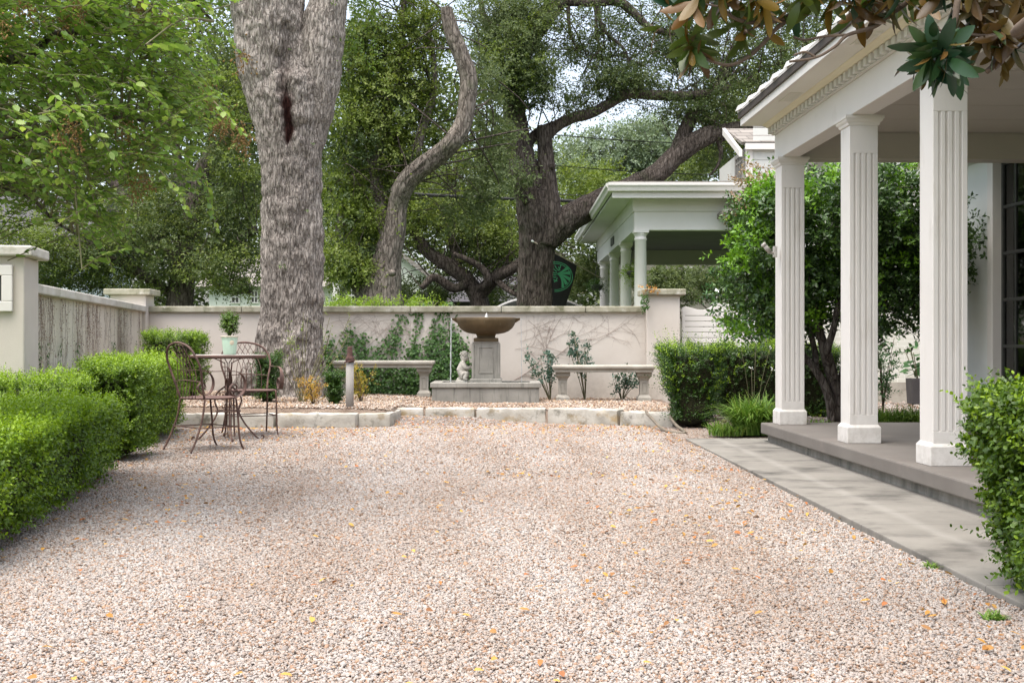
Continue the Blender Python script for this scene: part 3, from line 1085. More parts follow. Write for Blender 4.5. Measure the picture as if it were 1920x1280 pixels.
# ------------------------------------------------------------------ benches
def bench(label, loc, rz, legs=(1, 1)):
    t = thing('stone_bench', label, 'bench', loc, rz, group='pedestal stone benches')
    mb = MB()
    prof = [(-.205, .40), (-.215, .402), (-.215, .435), (-.235, .445), (-.243, .462), (-.243, .482), (-.23, .495), (.23, .495), (.243, .482), (.243, .462), (.235, .445), (.215, .435), (.215, .402), (.205, .40)]
    # seat: moulded edge all round, lofted rings
    L = .70
    ring = []
    for off, z in ((-.03, .40), (-.028, .437), (-.006, .447), (0, .462), (0, .481), (-.008, .492), (-.02, .496)):
        ring.append((L + off, .215 + off, z))
    V = []
    for a, b, z in ring:
        V += [(-a, -b, z), (a, -b, z), (a, b, z), (-a, b, z)]
    mb.add(np.array(V), [grid_faces(len(ring), 4, True), np.array([3, 2, 1, 0]), np.arange(4) + 4 * (len(ring) - 1)], 0, False)
    mb.build('seat', M['cast_warm'], t, local=True, bevel=.004)
    for x in (-.555, .555):
        lm = MB()
        A = 1.35
        lm.sqloft([(.092, -.03), (.092, .055), (.085, .062), (.066, .085), (.062, .092)], (x, 0, 0), 0, A)
        lm.sqloft([(.060, .092), (.060, .285), (.062, .29)], (x, 0, 0), 0, A)
        lm.sqloft([(.064, .290), (.068, .305), (.078, .325), (.096, .345), (.1, .355), (.1, .4)], (x, 0, 0), 0, A)
        for s in (-1, 1):
            for zz in ((.115, .122), (.258, .265)):
                lm.box((x - .03, s * .0885 - .0035, zz[0]), (x + .03, s * .0885 + .0035, zz[1]))
            for xx in (-.03, .024):
                lm.box((x + xx, s * .0885 - .0035, .122), (x + xx + .006, s * .0885 + .0035, .258))
        lm.build('leg', M['cast_warm'], t, local=True, bevel=.003, seg=1)
    return t


b = bench('stone bench to the right of the fountain, in front of bare rose bushes', ((1131 - 960) * 16.6 / F, 16.6, .132), -.03)
dup(b, ((720 - 960) * 16.72 / F, 16.72, .19), .02, 'stone bench to the left of the fountain, in front of the ivy')

# ------------------------------------------------------------------ pipe post
t = thing('pipe_post', 'grey standpipe topped with a rusty cap rising behind the kerb stones', 'post', P(656, 772, 13.62))
o = P(656, 772, 13.62)
z1 = P(0, 678, 13.62)[2]
MB().lathe([(.044, -.1), (.044, z1 - o[2])], 24, (0, 0, 0)).build('pipe', M['pipe'], t, local=True)
c = z1 - o[2]
MB().lathe([(.043, c - .01), (.048, c), (.051, c + .025), (.046, c + .05), (.036, c + .06), (.031, c + .07), (.032, c + .13), (.027, c + .14), (.029, c + .155), (.023, c + .17), (.006, c + .174)], 20).build('rusty_cap', M['rust'], t, local=True)
mb = MB()
a = np.linspace(0, 2 * PI, 24)
mb.tube(np.stack([.058 * np.cos(a), .058 * np.sin(a), np.full(24, c + .005) + .012 * np.cos(a)], 1), .008, 8)
mb.build('clamp', M['rust'], t, local=True)


# ------------------------------------------------------------------ hose
pts = [P(1212, 772, 13.5), P(1215, 777, 13.3), P(1222, 784, 13.1), P(1236, 799, 12.75), P(1250, 808, 12.45), P(1268, 813, 12.35), P(1284, 814.5, 12.3), P(1280, 806, 12.6), P(1268, 797, 12.9), P(1258, 784, 13.2), P(1255, 776, 13.5)]
pts = np.array(pts)
pts[:, 2] = np.maximum(pts[:, 2], .02)
mb = MB().tube(smooth_path(pts, 10), .016, 10)
for k in (0, -1):
    pass
o = mb.build('garden_hose', M['hose'])
tag(o, 'brown garden hose looped over the last kerb stone beside the boxwood hedge', 'hose')

# ------------------------------------------------------------------ gate
GY = 17.45
t = thing('slatted_gate', 'white horizontal slatted gate with a scalloped top rail beside the wall pillar', 'gate', P(1350, 740, GY))
gx0, gx1 = P(1277, 0, GY)[0], P(1437, 0, GY)[0]
gm = (gx0 + gx1) / 2 - .03
ztop = [(gx0, 1.40), (gx0 + .02, 1.44), (gx0 + .07, 1.455), (gx0 + .15, 1.432), (gx0 + .24, 1.408), (gx0 + .32, 1.405), (gx0 + .40, 1.43), (gx0 + .47, 1.48), (gx0 + .53, 1.5), (gm, 1.503)]
top = ztop + [(2 * gm - x, z) for x, z in ztop[-2::-1]]
poly = [(top[0][0], 1.325)] + [(top[-1][0], 1.325)] + top[::-1]
MB().prism(poly, (GY - .02, GY + .02), 'y').build('top_rail', M['paint'], t, bevel=.003, seg=1)
for x in (gx0 + .012, gm - .02, 2 * gm - gx0 - .05):
    MB().box((x, GY - .032, .12), (x + .04, GY - .0205, 1.40)).build('stile', M['paint'], t, bevel=.002, seg=1)
for k in range(12):
    z = 1.315 - k * .079
    MB().box((gx0 + .01, GY - .018, z - .069), (2 * gm - gx0 - .01, GY + .018, z)).build('slat', M['paint'], t, bevel=.002, seg=1)
for z in (1.2, .5):
    MB().box((gx0 - .06, GY - .01, z), (gx0 + .05, GY + .021, z + .035)).build('hinge', M['bracket'], t)


# ================================================================== HOUSE
HOUSE = thing('porch_house', 'cream house with a square-columned porch along the right side', 'house', (2.412, 10.92, 0), .028)
H = dict(parent=HOUSE, local=True)
NEAR = -9.0
MB().box((-.10, NEAR, .1), (2.57, .30, .2)).build('porch_slab', M['slab'], bevel=.012, **H)
MB().box((-.045, NEAR + .02, -.05), (2.56, .25, .1)).build('slab_riser', M['riser'], **H)


def column(y):
    c = MB()
    cx, cy = .125, y + .125
    c.sqloft([(.105, .33), (.105, 2.541)], (cx, cy, 0))
    c_ = MB()
    hwid = .105
    # recessed flutes: strips proud of the shaft on the front and on the drive side
    z0, z1 = .407, None
    for side in (0,):
        R = RM((cx, cy, 0), -side * PI / 2)
        fz0, fz1 = .41, 2.335
        c.box((-hwid, -hwid - .011, .33), (hwid, -hwid, fz0), 0, R)
        c.box((-hwid, -hwid - .011, fz1), (hwid, -hwid, 2.541), 0, R)
        gaps = [-.0645, -.0215, .0215, .0645]
        e = [-hwid] + sum([[g - .0075, g + .0075] for g in gaps], []) + [hwid]
        for k in range(0, len(e), 2):
            c.box((e[k], -hwid - .011, fz0), (e[k + 1], -hwid, fz1), 0, R)
    sh = c.build('column', M['column_paint'], bevel=.0025, seg=1, **H)
    b = MB().sqloft([(.125, .2005), (.125, .315), (.1235, .319), (.108, .34)], (cx, cy - .005, 0))
    b.build('column_base', M['column_paint'], sh, local=True, bevel=.004)
    k = MB().sqloft([(.112, 2.541), (.117, 2.548), (.119, 2.560), (.128, 2.568), (.134, 2.576), (.137, 2.583), (.137, 2.588), (.144, 2.590), (.144, 2.614)], (cx, cy - .005, 0))
    k.build('capital', M['paint'], sh, local=True)


for y in (0, -2.011, -3.647):
    column(y)
# entablature
MB().box((.022, NEAR, 2.615), (.185, .262, 2.852)).build('beam', M['paint'], bevel=.004, **H)
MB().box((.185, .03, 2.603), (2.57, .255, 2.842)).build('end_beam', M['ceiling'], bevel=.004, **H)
mb = MB()
mb.box((-.003, NEAR, 2.8525), (.022, .262, 2.915))
y = .25
while y > NEAR:
    mb.box((-.045, y - .062, 2.858), (-.0035, y, 2.912))
    y -= .115
mb.box((-.008, NEAR, 2.852), (.03, .268, 2.8575))
mb.build('dentil_moulding', M['paint_cool'], **H)
mb = MB().prism([(.02, 2.916), (-.05, 2.916), (-.058, 2.922), (-.085, 2.934), (-.095, 2.944), (.02, 2.944)][::-1], (NEAR, .262), 'y')
mb.build('crown_moulding', M['cream'], **H)
sof = MB().box((-.265, NEAR, 2.945), (.2, .27, 2.965)).build('soffit', M['soffit'], **H)
for yy in (-1.02, -2.95, -5.0):
    v = MB()
    v.box((-.215, yy - .18, 2.939), (-.112, yy + .18, 2.9445))
    for k in range(9):
        v.box((-.205, yy - .16 + k * .036, 2.935), (-.122, yy - .145 + k * .036, 2.939))
    v.build('soffit_vent', M['soffit'], sof, local=True)
MB().box((-.29, NEAR, 2.94), (-.266, .295, 3.008)).build('fascia', M['paint'], bevel=.002, **H)
MB().box((-.265, .271, 2.94), (2.6, .295, 3.008)).build('fascia', M['paint'], bevel=.002, **H)
MB().box((-.31, NEAR, 3.0085), (-.265, .31, 3.058)).build('gutter', M['gutter'], **H)
sl = math.tan(math.radians(27))
roof = MB()
x1 = 3.2
roof.add(np.array([(-.315, NEAR, 3.06), (x1, NEAR, 3.06 + (x1 + .315) * sl), (x1, .30, 3.06 + (x1 + .315) * sl), (-.315, .30, 3.06),
                   (-.315, NEAR, 3.085), (x1, NEAR, 3.085 + (x1 + .315) * sl), (x1, .30, 3.085 + (x1 + .315) * sl), (-.315, .30, 3.085)]),
         np.array([[0, 1, 2, 3], [4, 7, 6, 5], [0, 3, 7, 4], [3, 2, 6, 7], [1, 0, 4, 5], [2, 1, 5, 6]]), 0, False)
rf = roof.build('roof', M['roofmetal'], **H)
mb = MB()
y = .25
while y > NEAR:     # raised batten seams with pointed ends past the eave
    a = np.array([(-.345, y - .24, 3.07), (-.345, y + .02, 3.07), (-.345, y - .0, 3.118)])
    b = a + np.array([x1 + .345, 0, (x1 + .345) * sl])
    a[:, 0] += np.array([0.04, 0, 0.02])
    V = np.concatenate([a, b])
    mb.add(V, [np.array([[0, 1, 4, 3], [1, 2, 5, 4], [2, 0, 3, 5]]), np.array([[0, 2, 1], [3, 4, 5]])], 0, False)
    y -= .44
mb.build('roof_tile_course', M['roofmetal'], rf, local=True)
MB().prism([(-.26, 3.01), (2.6, 3.01), (2.6, 3.01 + 2.8 * sl), (-.2, 3.05)], (.262, .285), 'y').build('gable_end', M['siding'], **H)
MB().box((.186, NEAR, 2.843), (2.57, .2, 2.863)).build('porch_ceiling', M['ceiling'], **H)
mb = MB()
for k in range(8):
    mb.box((.19, .0 - .62 * k - .006, 2.8405), (2.565, .0 - .62 * k + .006, 2.8428))
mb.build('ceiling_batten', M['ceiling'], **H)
# house wall with a window
wy0, wy1, wz0, wz1 = -.12, 1.41, .43, 2.79
X0 = 2.57
mb = MB()
mb.box((X0, NEAR, 0), (X0 + .25, wy0 - .12, 3.6))
mb.box((X0, wy1 + .13, 0), (X0 + .25, 3.0, 3.6))
mb.box((X0, wy0 - .12, 0), (X0 + .25, wy1 + .13, wz0 - .06))
mb.box((X0, wy0 - .12, wz1 + .08), (X0 + .25, wy1 + .13, 3.6))
ex0, ex1, ez0, ez1 = 3.16, 5.2, .62, 2.76
mb.box((X0 + .251, 2.75, 0), (ex0, 3.0, 3.6))
mb.box((ex1, 2.75, 0), (X0 + 5, 3.0, 3.6))
mb.box((ex0, 2.75, 0), (ex1, 3.0, ez0))
mb.box((ex0, 2.75, ez1), (ex1, 3.0, 3.6))
mb.build('wall', M['house_stucco'], **H)
MB().box((X0 - .02, .31, .0), (X0 - .001, 3.0, .32)).build('wall_base', M['house_stucco'], **H)
mb = MB()
mb.box((X0 - .02, .32, 2.84), (X0 - .001, 3.0, 2.92))
y = 2.98
while y > .32:
    mb.box((X0 - .06, y - .06, 2.85), (X0 - .0205, y, 2.915))
    y -= .115
mb.box((X0 - .12, .32, 2.921), (X0 - .001, 3.02, 2.95))
mb.build('wall_dentil', M['paint_cool'], **H)
MB().box((X0 - .36, .32, 2.951), (X0 - .001, 3.1, 2.97)).build('wall_soffit', M['soffit'], **H)
wn = MB()
wn.box((X0 - .022, wy1 + .0, wz0 - .06), (X0 + .12, wy1 + .13, wz1 + .08))
wn.box((X0 - .022, wy0 - .12, wz0 - .06), (X0 + .12, wy0, wz1 + .08))
wn.box((X0 - .022, wy0, wz1), (X0 + .12, wy1, wz1 + .08))
wn.box((X0 - .05, wy0 - .14, wz0 - .06), (X0 + .12, wy1 + .15, wz0))
wd = wn.build('window', M['paint'], bevel=.006, **H)
mb = MB()
fxa, fxb = X0 + .07, X0 + .11
mb.box((fxa, wy0, wz0), (fxb, wy0 + .04, wz1))
mb.box((fxa, wy1 - .04, wz0), (fxb, wy1, wz1))
mb.box((fxa, wy0 + .04, wz0), (fxb, wy1 - .04, wz0 + .04))
mb.box((fxa, wy0 + .04, wz1 - .04), (fxb, wy1 - .04, wz1))
for k in range(1, 5):
    y = wy0 + (wy1 - wy0) * k / 5
    mb.box((fxa + .006, y - .014, wz0 + .04), (fxb - .004, y + .014, wz1 - .04))
    z = wz0 + (wz1 - wz0) * k / 5
    mb.box((fxa + .003, wy0 + .04, z - .016), (fxb - .007, wy1 - .04, z + .016))
mb.build('window_sash', M['frame'], wd, local=True, bevel=.003, seg=1)
MB().box((X0 + .09, wy0 + .04, wz0 + .04), (X0 + .094, wy1 - .04, wz1 - .04)).build('pane', M['clear_glass'], wd, local=True)
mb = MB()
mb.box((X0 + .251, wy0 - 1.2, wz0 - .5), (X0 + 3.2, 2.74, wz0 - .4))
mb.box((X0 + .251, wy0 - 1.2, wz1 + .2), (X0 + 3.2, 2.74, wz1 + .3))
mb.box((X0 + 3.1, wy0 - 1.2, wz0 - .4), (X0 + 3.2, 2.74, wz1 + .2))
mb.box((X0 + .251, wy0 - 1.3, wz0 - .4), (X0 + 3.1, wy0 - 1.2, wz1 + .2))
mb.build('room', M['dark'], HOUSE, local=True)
mb = MB()
for k in range(7):
    x = ex0 + (ex1 - ex0) * k / 6
    mb.box((x - .016, 2.86, ez0), (x + .016, 2.90, ez1))
for k in range(6):
    z = ez0 + (ez1 - ez0) * k / 5
    mb.box((ex0, 2.862, z - .018), (ex1, 2.898, z + .018))
mb.build('end_window', M['frame'], HOUSE, local=True)
yy = np.linspace(wy1 - .22, wy1 + .02, 60)
xx = X0 + .17 + .022 * np.sin((yy - wy1) * 95)
V = np.concatenate([np.stack([xx, yy, np.full(60, wz0 - .1)], 1), np.stack([xx, yy, np.full(60, wz1 + .04)], 1)])
MB().add(V, grid_faces(2, 60), 0, True).build('curtain', M['curtain'], wd, local=True)
# brick wing behind the garden
BY = 17.55
bw_ = MB().box((P(1500, 0, BY)[0], BY, .36), (11, BY + .3, 4.6)).build('brick_wing', M['brick'], HOUSE)
MB().box((P(1500, 0, BY)[0] - .02, BY - .025, 0), (11, BY + .3, .359)).build('wing_plinth', M['cast_warm'], bw_)
z0 = 3.25
MB().prism([(P(1492, 0, BY)[0] - .25, z0 + .1), (P(1492, 0, BY)[0] - .25, z0), (P(1492, 0, BY)[0] + 3, z0 + 1.7), (P(1492, 0, BY)[0] + 3, z0 + 1.8)], (BY - .3, BY + 6), 'y').build('wing_roof', M['shingle'], bw_)

# security camera on the first column
t = thing('flood_lamp', 'white cylinder lamp on a bracket fixed to the farthest porch column', 'lamp', P(1450, 472, 10.95))
o = P(1455, 475, 11.0)
MB().box((.0, -.03, -.05), (.03, .03, .05)).build('mount_plate', M['bracket'], t, local=True, bevel=.004)
MB().tube([(.0, 0, -.01), (-.03, 0, -.005), (-.05, -.01, .01)], .014, 10).build('bracket', M['bracket'], t, local=True)
mb = MB().tube([(-.035, -.01, .0), (-.085, -.02, .055)], .021, 16)
mb.tube([(-.084, -.02, .054), (-.1, -.023, .07)], .024, 16)
mb.build('lamp_head', M['bracket'], t, local=True)

# ================================================================== NEIGHBOUR'S CARPORT HOUSE
CX, CY = (1201 - 960) * 22.95 / F, 22.95
NB = thing('carport_house', "neighbour's white carport house with round columns, seen over the garden wall", 'house', (CX, CY, 0))
G = dict(parent=NB)
RX = 9.5
for k, y in enumerate((22.95, 25.9, 28.8, 32.0)):
    c = MB().lathe([(.15, 0), (.15, .08), (.125, .1), (.125, 1.2), (.108, 2.86), (.12, 2.87), (.12, 2.9), (.108, 2.91), (.108, 2.95), (.13, 2.97), (.135, 3.0)], 24, (CX, y, 0))
    c.sqloft([(.145, 3.0), (.145, 3.05)], (CX, y, 0))
    c.build('porch_column', M['paint'], NB)
MB().box((CX - .13, 22.82, 3.05), (RX, 23.08, 3.399)).build('front_beam', M['paint'], NB)
MB().box((CX - .155, 22.79, 3.40), (RX, 23.08, 3.66)).build('front_frieze', M['paint'], NB)
MB().box((CX - .13, 23.081, 3.05), (CX + .13, 33.0, 3.40)).build('side_beam', M['paint_cool'], NB)
MB().box((CX - .145, 23.081, 3.40), (CX + .13, 33.0, 3.66)).build('side_frieze', M['paint_cool'], NB)
MB().box((CX + .131, 23.1, 3.42), (RX, 33.0, 3.45)).build('carport_ceiling', surf('grey_carport_ceiling', [(.3, (.19, .18, .165)), (.7, (.25, .24, .22))], 1, rough=.8, bstr=.05), NB)
gx = P(1140, 0, 22.3)[0]
MB().box((gx + .1, 22.4, 3.66), (RX, 33.6, 3.70)).build('eave_soffit', M['paint_cool'], NB)
MB().box((gx + .08, 22.36, 3.6), (RX, 22.399, 3.70)).build('fascia_board', M['paint'], NB)
pr = [(22.36, 3.705), (22.27, 3.72), (22.25, 3.78), (22.22, 3.82), (22.22, 3.87), (22.36, 3.87)]
MB().prism([(a, b) for a, b in pr][::-1], (gx, RX), 'x').build('rain_gutter', M['paint'], NB)
MB().prism([(gx + .08, 3.705), (gx + .02, 3.72), (gx + .0, 3.78), (gx - .03, 3.82), (gx - .03, 3.87), (gx + .08, 3.87)], (22.37, 33.6), 'y').build('rain_gutter', M['paint_cool'], NB)
MB().box((gx + .05, 22.3, 3.871), (RX, 33.6, 3.9)).build('roof', M['shingle'], NB)
MB().box((CX - .15, 27.3, 3.15), (CX - .131, 28.1, 3.33)).build('address_plaque', M['frame'], NB)
MB().box((CX + .131, 32.8, 3.03), (RX, 33.0, 3.419)).build('rear_beam', M['ceiling'], NB)
# dormer
DY = 22.9
d0, d1 = P(1398, 0, DY)[0], P(1500, 0, DY)[0]
zt = P(0, 275, DY)[2]
zr = P(0, 238, DY)[2]
mb = MB().box((d0 + .02, DY, 3.9), (d1, DY + 3, zt))
for k in range(8):
    mb.box((d0 + .14, DY - .012, 3.92 + k * .155), (d1, DY - .0005, 4.055 + k * .155))
dm = mb.build('dormer', M['siding'], NB)
MB().box((d0 - .005, DY - .03, 3.9), (d0 + .13, DY - .0125, zt - .02)).build('corner_board', M['paint'], dm)
mb = MB()
mb.prism([(DY - .14, zt + .07), (DY + 1.6, zt + .62), (DY + 1.6, zt + .57), (DY - .1, zt + .02)][::-1], (d0 - .1, d1), 'x')
mb.build('dormer_roof', M['shingle'], dm)
MB().box((d0 - .03, DY - .13, zt - .07), (d1, DY - .1, zt + .045)).build('dormer_fascia', M['paint'], dm)
mb = MB().prism([(DY - .2, zt - .22), (DY - .2, zt - .1), (DY + 1.6, zt + .63), (DY + 1.6, zt + .49)][::-1], (d0 - .16, d0 - .101), 'x')
mb.build('barge_board', M['paint'], dm)
wv = MB()
for a, b, c, d in ((DY + .12, DY + .18, 3.95, zt - .05), (DY + .92, DY + .98, 3.95, zt - .05), (DY + .18, DY + .92, zt - .12, zt - .05), (DY + .18, DY + .92, 3.95, 4.02)):
    wv.box((d0 - .03, a, c), (d0 + .0195, b, d))
for k in (1, 2, 3):
    wv.box((d0 - .02, DY + .18 + .185 * k - .012, 4.02), (d0 + .0195, DY + .18 + .185 * k + .012, zt - .12))
wv.box((d0 - .018, DY + .18, 4.4), (d0 + .0195, DY + .92, 4.43))
wv = wv.build('dormer_window', M['muntin_light'], dm)
MB().box((d0 + .004, DY + .18, 4.02), (d0 + .0195, DY + .92, zt - .12)).build('pane', M['glass'], wv)

# hanging baskets under the carport, flag on its column
FL = thing('flag', 'black flag with a round green tree emblem hanging from a sloping pole on the carport', 'flag', P(1130, 523, 28.6))
a, b = P(1128, 522, 28.62), P(1000, 453, 27.0)
MB().tube([a, b], .014, 10).build('flagpole', M['pole'], FL)
MB().tube([b + (b - a) * .0, b + (b - a) * .02], .022, 10).build('pole_tip', M['white'], FL)
MB().tube([a + np.array([.06, 0, -.02]), a], .03, 8).build('pole_bracket', M['bracket'], FL)
# cloth: parametrised along the pole (u) and downwards (v)
pa, pb = a + (b - a) * .375, a + (b - a) * .745


def cloth(u, v):
    top = pa + (pb - pa) * u[:, None]
    hx = top.copy()
    # hem: hangs straight down, gathered towards the lower middle
    zb = P(0, 590, 27.6)[2]
    hem_x = P(1052, 0, 27.6)[0] * (1 - u) + P(1037, 0, 27.6)[0] * u
    q = np.zeros_like(top)
    q[:, 0] = top[:, 0] * (1 - v ** 1.3 * .9) + hem_x * (v ** 1.3 * .9)
    q[:, 1] = top[:, 1] + .06 * np.sin(u * 7 + v * 2) * v
    q[:, 2] = top[:, 2] * (1 - v) + zb * v
    return q


U, Vv = np.meshgrid(np.linspace(0, 1, 24), np.linspace(0, 1, 40))
mb = MB().add(cloth(U.ravel(), Vv.ravel()), grid_faces(40, 24), 0, True)
fc = mb.build('flag_cloth', M['flag'], FL)
so = fc.modifiers.new('thick', 'SOLIDIFY')
so.thickness = .008


def flagpt(px, py):      # point just in front of the cloth
    y = 27.15 + (px - 1037) * .011
    return P(px, py, y) + np.array([0, -.06, 0])


cx_, cy_, rx_, ry_ = 1041, 519, 32, 27.5
mb = MB()


def strip(pts, wd):
    p = np.array(pts, float)
    t = np.gradient(p, axis=0)
    t /= np.linalg.norm(t, axis=1, keepdims=True)
    nn = np.stack([-t[:, 1], t[:, 0]], 1)
    wv = np.broadcast_to(np.asarray(wd, float), (len(p),))[:, None]
    L_, R_ = p + nn * wv, p - nn * wv
    V = np.array([flagpt(*q) for q in np.concatenate([L_, R_])])
    n = len(p)
    V2 = V + np.array([0, .012, 0])
    i = np.arange(n - 1)
    mb.add(np.concatenate([V, V2]), [np.stack([i, i + 1, i + 1 + n, i + n], 1), np.stack([i, i + n, i + n + 2 * n, i + 2 * n], 1)[:, ::-1].copy(),
                                    np.stack([i, i + 2 * n, i + 1 + 2 * n, i + 1], 1)], 0, False)


an = np.linspace(-1.9, 1.62, 36)
strip([(cx_ + rx_ * math.cos(q) - (8 if False else 0), cy_ + ry_ * math.sin(q)) for q in an if cx_ + rx_ * math.cos(q) > 1036.5], .7)
strip([(cx_ + (rx_ - 3.4) * math.cos(q), cy_ + (ry_ - 3.0) * math.sin(q)) for q in an if cx_ + (rx_ - 3.4) * math.cos(q) > 1036.5], .6)
for (tx, ty, w1) in ((1066, 501, 3.2), (1069.5, 512, 3.4), (1068.5, 524, 3.3), (1062, 533, 3.0), (1055, 539, 2.4)):
    u = np.linspace(0, 1, 10)[:, None]
    s, m_, e = np.array([1044, 513.5]), np.array([1056, 512.5 + (ty - 513) * .25]), np.array([tx, ty])
    strip((1 - u) ** 2 * s + 2 * u * (1 - u) * m_ + u ** 2 * e, np.linspace(.35, w1, 10))
for k, (ax_, ay_, bx_, by_) in enumerate(((1038, 504, 1044, 509), (1040, 498, 1047, 507), (1047, 500, 1050, 507), (1037, 511, 1044, 511.5), (1037, 515, 1043, 515), (1037, 519, 1043, 519.5), (1038, 524, 1045, 527), (1039, 529, 1045, 521), (1052, 496, 1047, 508))):
    u = np.linspace(0, 1, 5)[:, None]
    strip((1 - u) * np.array([ax_, ay_]) + u * np.array([bx_, by_]) + np.sin(u * PI) * np.array([0, 1.0]), .85)
mb.build('emblem', M['flag_green'], FL)

# ------------------------------------------------------------------ utility wires
for k, (pa_, pb_, Y0, Y1, r, lab) in enumerate((
        ((560, 351), (1420, 383), 31.5, 32, .046, 'thick black utility cable crossing just above the carport gutter'),
        ((560, 340), (1420, 372), 31.7, 32.2, .011, 'thin wire running just above the thick utility cable'),
        ((1030, 252), (1480, 268), 29, 30, .012, 'uppermost thin wire crossing right of the oak fork'),
        ((1040, 310), (1480, 326), 29, 30, .011, 'thin wire crossing behind the low oak limb above the carport roof'))):
    u = np.linspace(-1.2, 2.2, 60)[:, None]
    a, b = P(*pa_, Y0), P(*pb_, Y1)
    p = a * (1 - u) + b * u
    p[:, 2] -= .10 * np.sin(np.clip(u[:, 0], 0, 1) * PI)
    tag(MB().tube(p, r, 6).build('utility_wire', M['cable']), lab, 'wire', 'overhead wires')


# ------------------------------------------------------------------ houses across the street
def far_house(label, px0, px1, Y, pytop, wall, wins, roofh=1.6, gable=False, depth=7, roofm='shingle', name='far_house'):
    x0, x1 = P(px0, 0, Y)[0], P(px1, 0, Y)[0]
    zt = P(0, pytop, Y)[2]
    t = thing(name, label, 'house', ((x0 + x1) / 2, Y, 0), group='houses across the street')
    MB().box((x0, Y, 0), (x1, Y + depth, zt)).build('wall', M[wall], t)
    if gable:
        xm = (x0 + x1) / 2
        MB().prism([(x0 - .4, zt), (x1 + .4, zt), (xm, zt + roofh)], (Y - .02, Y + depth + .3), 'y').build('gable', M[wall], t)
        rb = MB()
        for s in (-1, 1):
            e = x0 - .5 if s < 0 else x1 + .5
            poly = [(e, zt - .05), (xm, zt + roofh + .02), (xm, zt + roofh + .2), (e, zt + .13)]
            if s > 0:
                poly = poly[::-1]
            rb.prism(poly, (Y - .35, Y + depth + .4), 'y')
        rb.build('roof', M[roofm], t)
    else:
        MB().prism([(Y - .45, zt), (Y + depth + .45, zt), (Y + depth / 2, zt + roofh)], (x0 - .4, x1 + .4), 'x').build('roof', M[roofm], t)
    for (a, b, c, d, sh) in wins:
        xa, xb = P(a, 0, Y)[0], P(b, 0, Y)[0]
        za, zb = P(0, d, Y)[2], P(0, c, Y)[2]
        wv = MB()
        e = .05
        wv.box((xa, Y - .06, za), (xb, Y - .001, za + e))
        wv.box((xa, Y - .06, zb - e), (xb, Y - .001, zb))
        wv.box((xa, Y - .06, za + e), (xa + e, Y - .001, zb - e))
        wv.box((xb - e, Y - .06, za + e), (xb, Y - .001, zb - e))
        wv.box(((xa + xb) / 2 - .02, Y - .05, za + e), ((xa + xb) / 2 + .02, Y - .001, zb - e))
        wv.box((xa + e, Y - .052, (za + zb) / 2 - .02), (xb - e, Y - .001, (za + zb) / 2 + .02))
        wo = wv.build('window', M['paint'], t)
        MB().box((xa + e, Y - .03, za + e), (xb - e, Y - .002, zb - e)).build('pane', M['glass'], wo)
        if sh:
            for s in (-1, 1):
                xs = xa - .5 if s < 0 else xb + .04
                MB().box((xs, Y - .05, za), (xs + .46, Y - .001, zb)).build('shutter', M['shutter'], t)
    return t


far_house('pale gabled cottage with dark shutters between the two nearest trunks', 640, 800, 44, 535, 'farwall', [(650, 668, 540, 568, True), (768, 781, 546, 566, True)], 1.5, True)
t = far_house('low pale green house with a double sash window left of the big trunk', 392, 640, 46, 538, 'farwall', [(433, 450, 544, 569, False), (470, 485, 544, 569, False)], 1.3)
far_house('bluish white two storey house glimpsed beside the near left pillar', -60, 130, 44, 470, 'farwall_blue', [(82, 96, 528, 545, False), (20, 40, 500, 530, False)], 2.4, roofm='shutter')
far_house('grey roofed low house behind the crooked oak limbs', 800, 960, 48, 566, 'shutter', [(840, 856, 570, 580, False)], 1.2, roofm='shutter')
far_house('tan house with tall dark windows glimpsed through the carport', 1195, 1500, 42, 440, 'farwall_tan', [(1283, 1298, 500, 560, False), (1335, 1352, 500, 575, False), (1400, 1416, 500, 575, False)], 1.6, roofm='shutter')
# white posts: porch of the pale cottage
t = thing('porch_post', 'white square porch post standing beside the pale gabled cottage', 'post', P(630, 640, 43.5))
MB().box((P(624, 0, 43.5)[0], 43.4, 0), (P(636, 0, 43.5)[0], 43.6, P(0, 522, 43.5)[2])).sqloft([(.2, 0), (.22, .06)], (P(630, 0, 43.5)[0], 43.5, P(0, 522, 43.5)[2])).build('post_shaft', M['paint'], t)

# street sign
t = thing('street_sign', 'green street name sign on a pole beyond the left wall', 'sign', P(64, 640, 33))
x, z = P(64, 490, 33)[0], P(0, 497, 33)[2]
MB().lathe([(.03, 0), (.03, z + .2)], 12, (x, 33, 0)).build('sign_pole', M['bracket'], t)
MB().box((x + .03, 32.98, z + .05), (x + .3, 33.0, z + .17)).build('sign_blade', M['signgreen'], t, bevel=.004)
MB().box((x + .03, 33.01, z - .08), (x + .34, 33.03, z + .02)).build('sign_blade', M['signgreen'], t, bevel=.004)


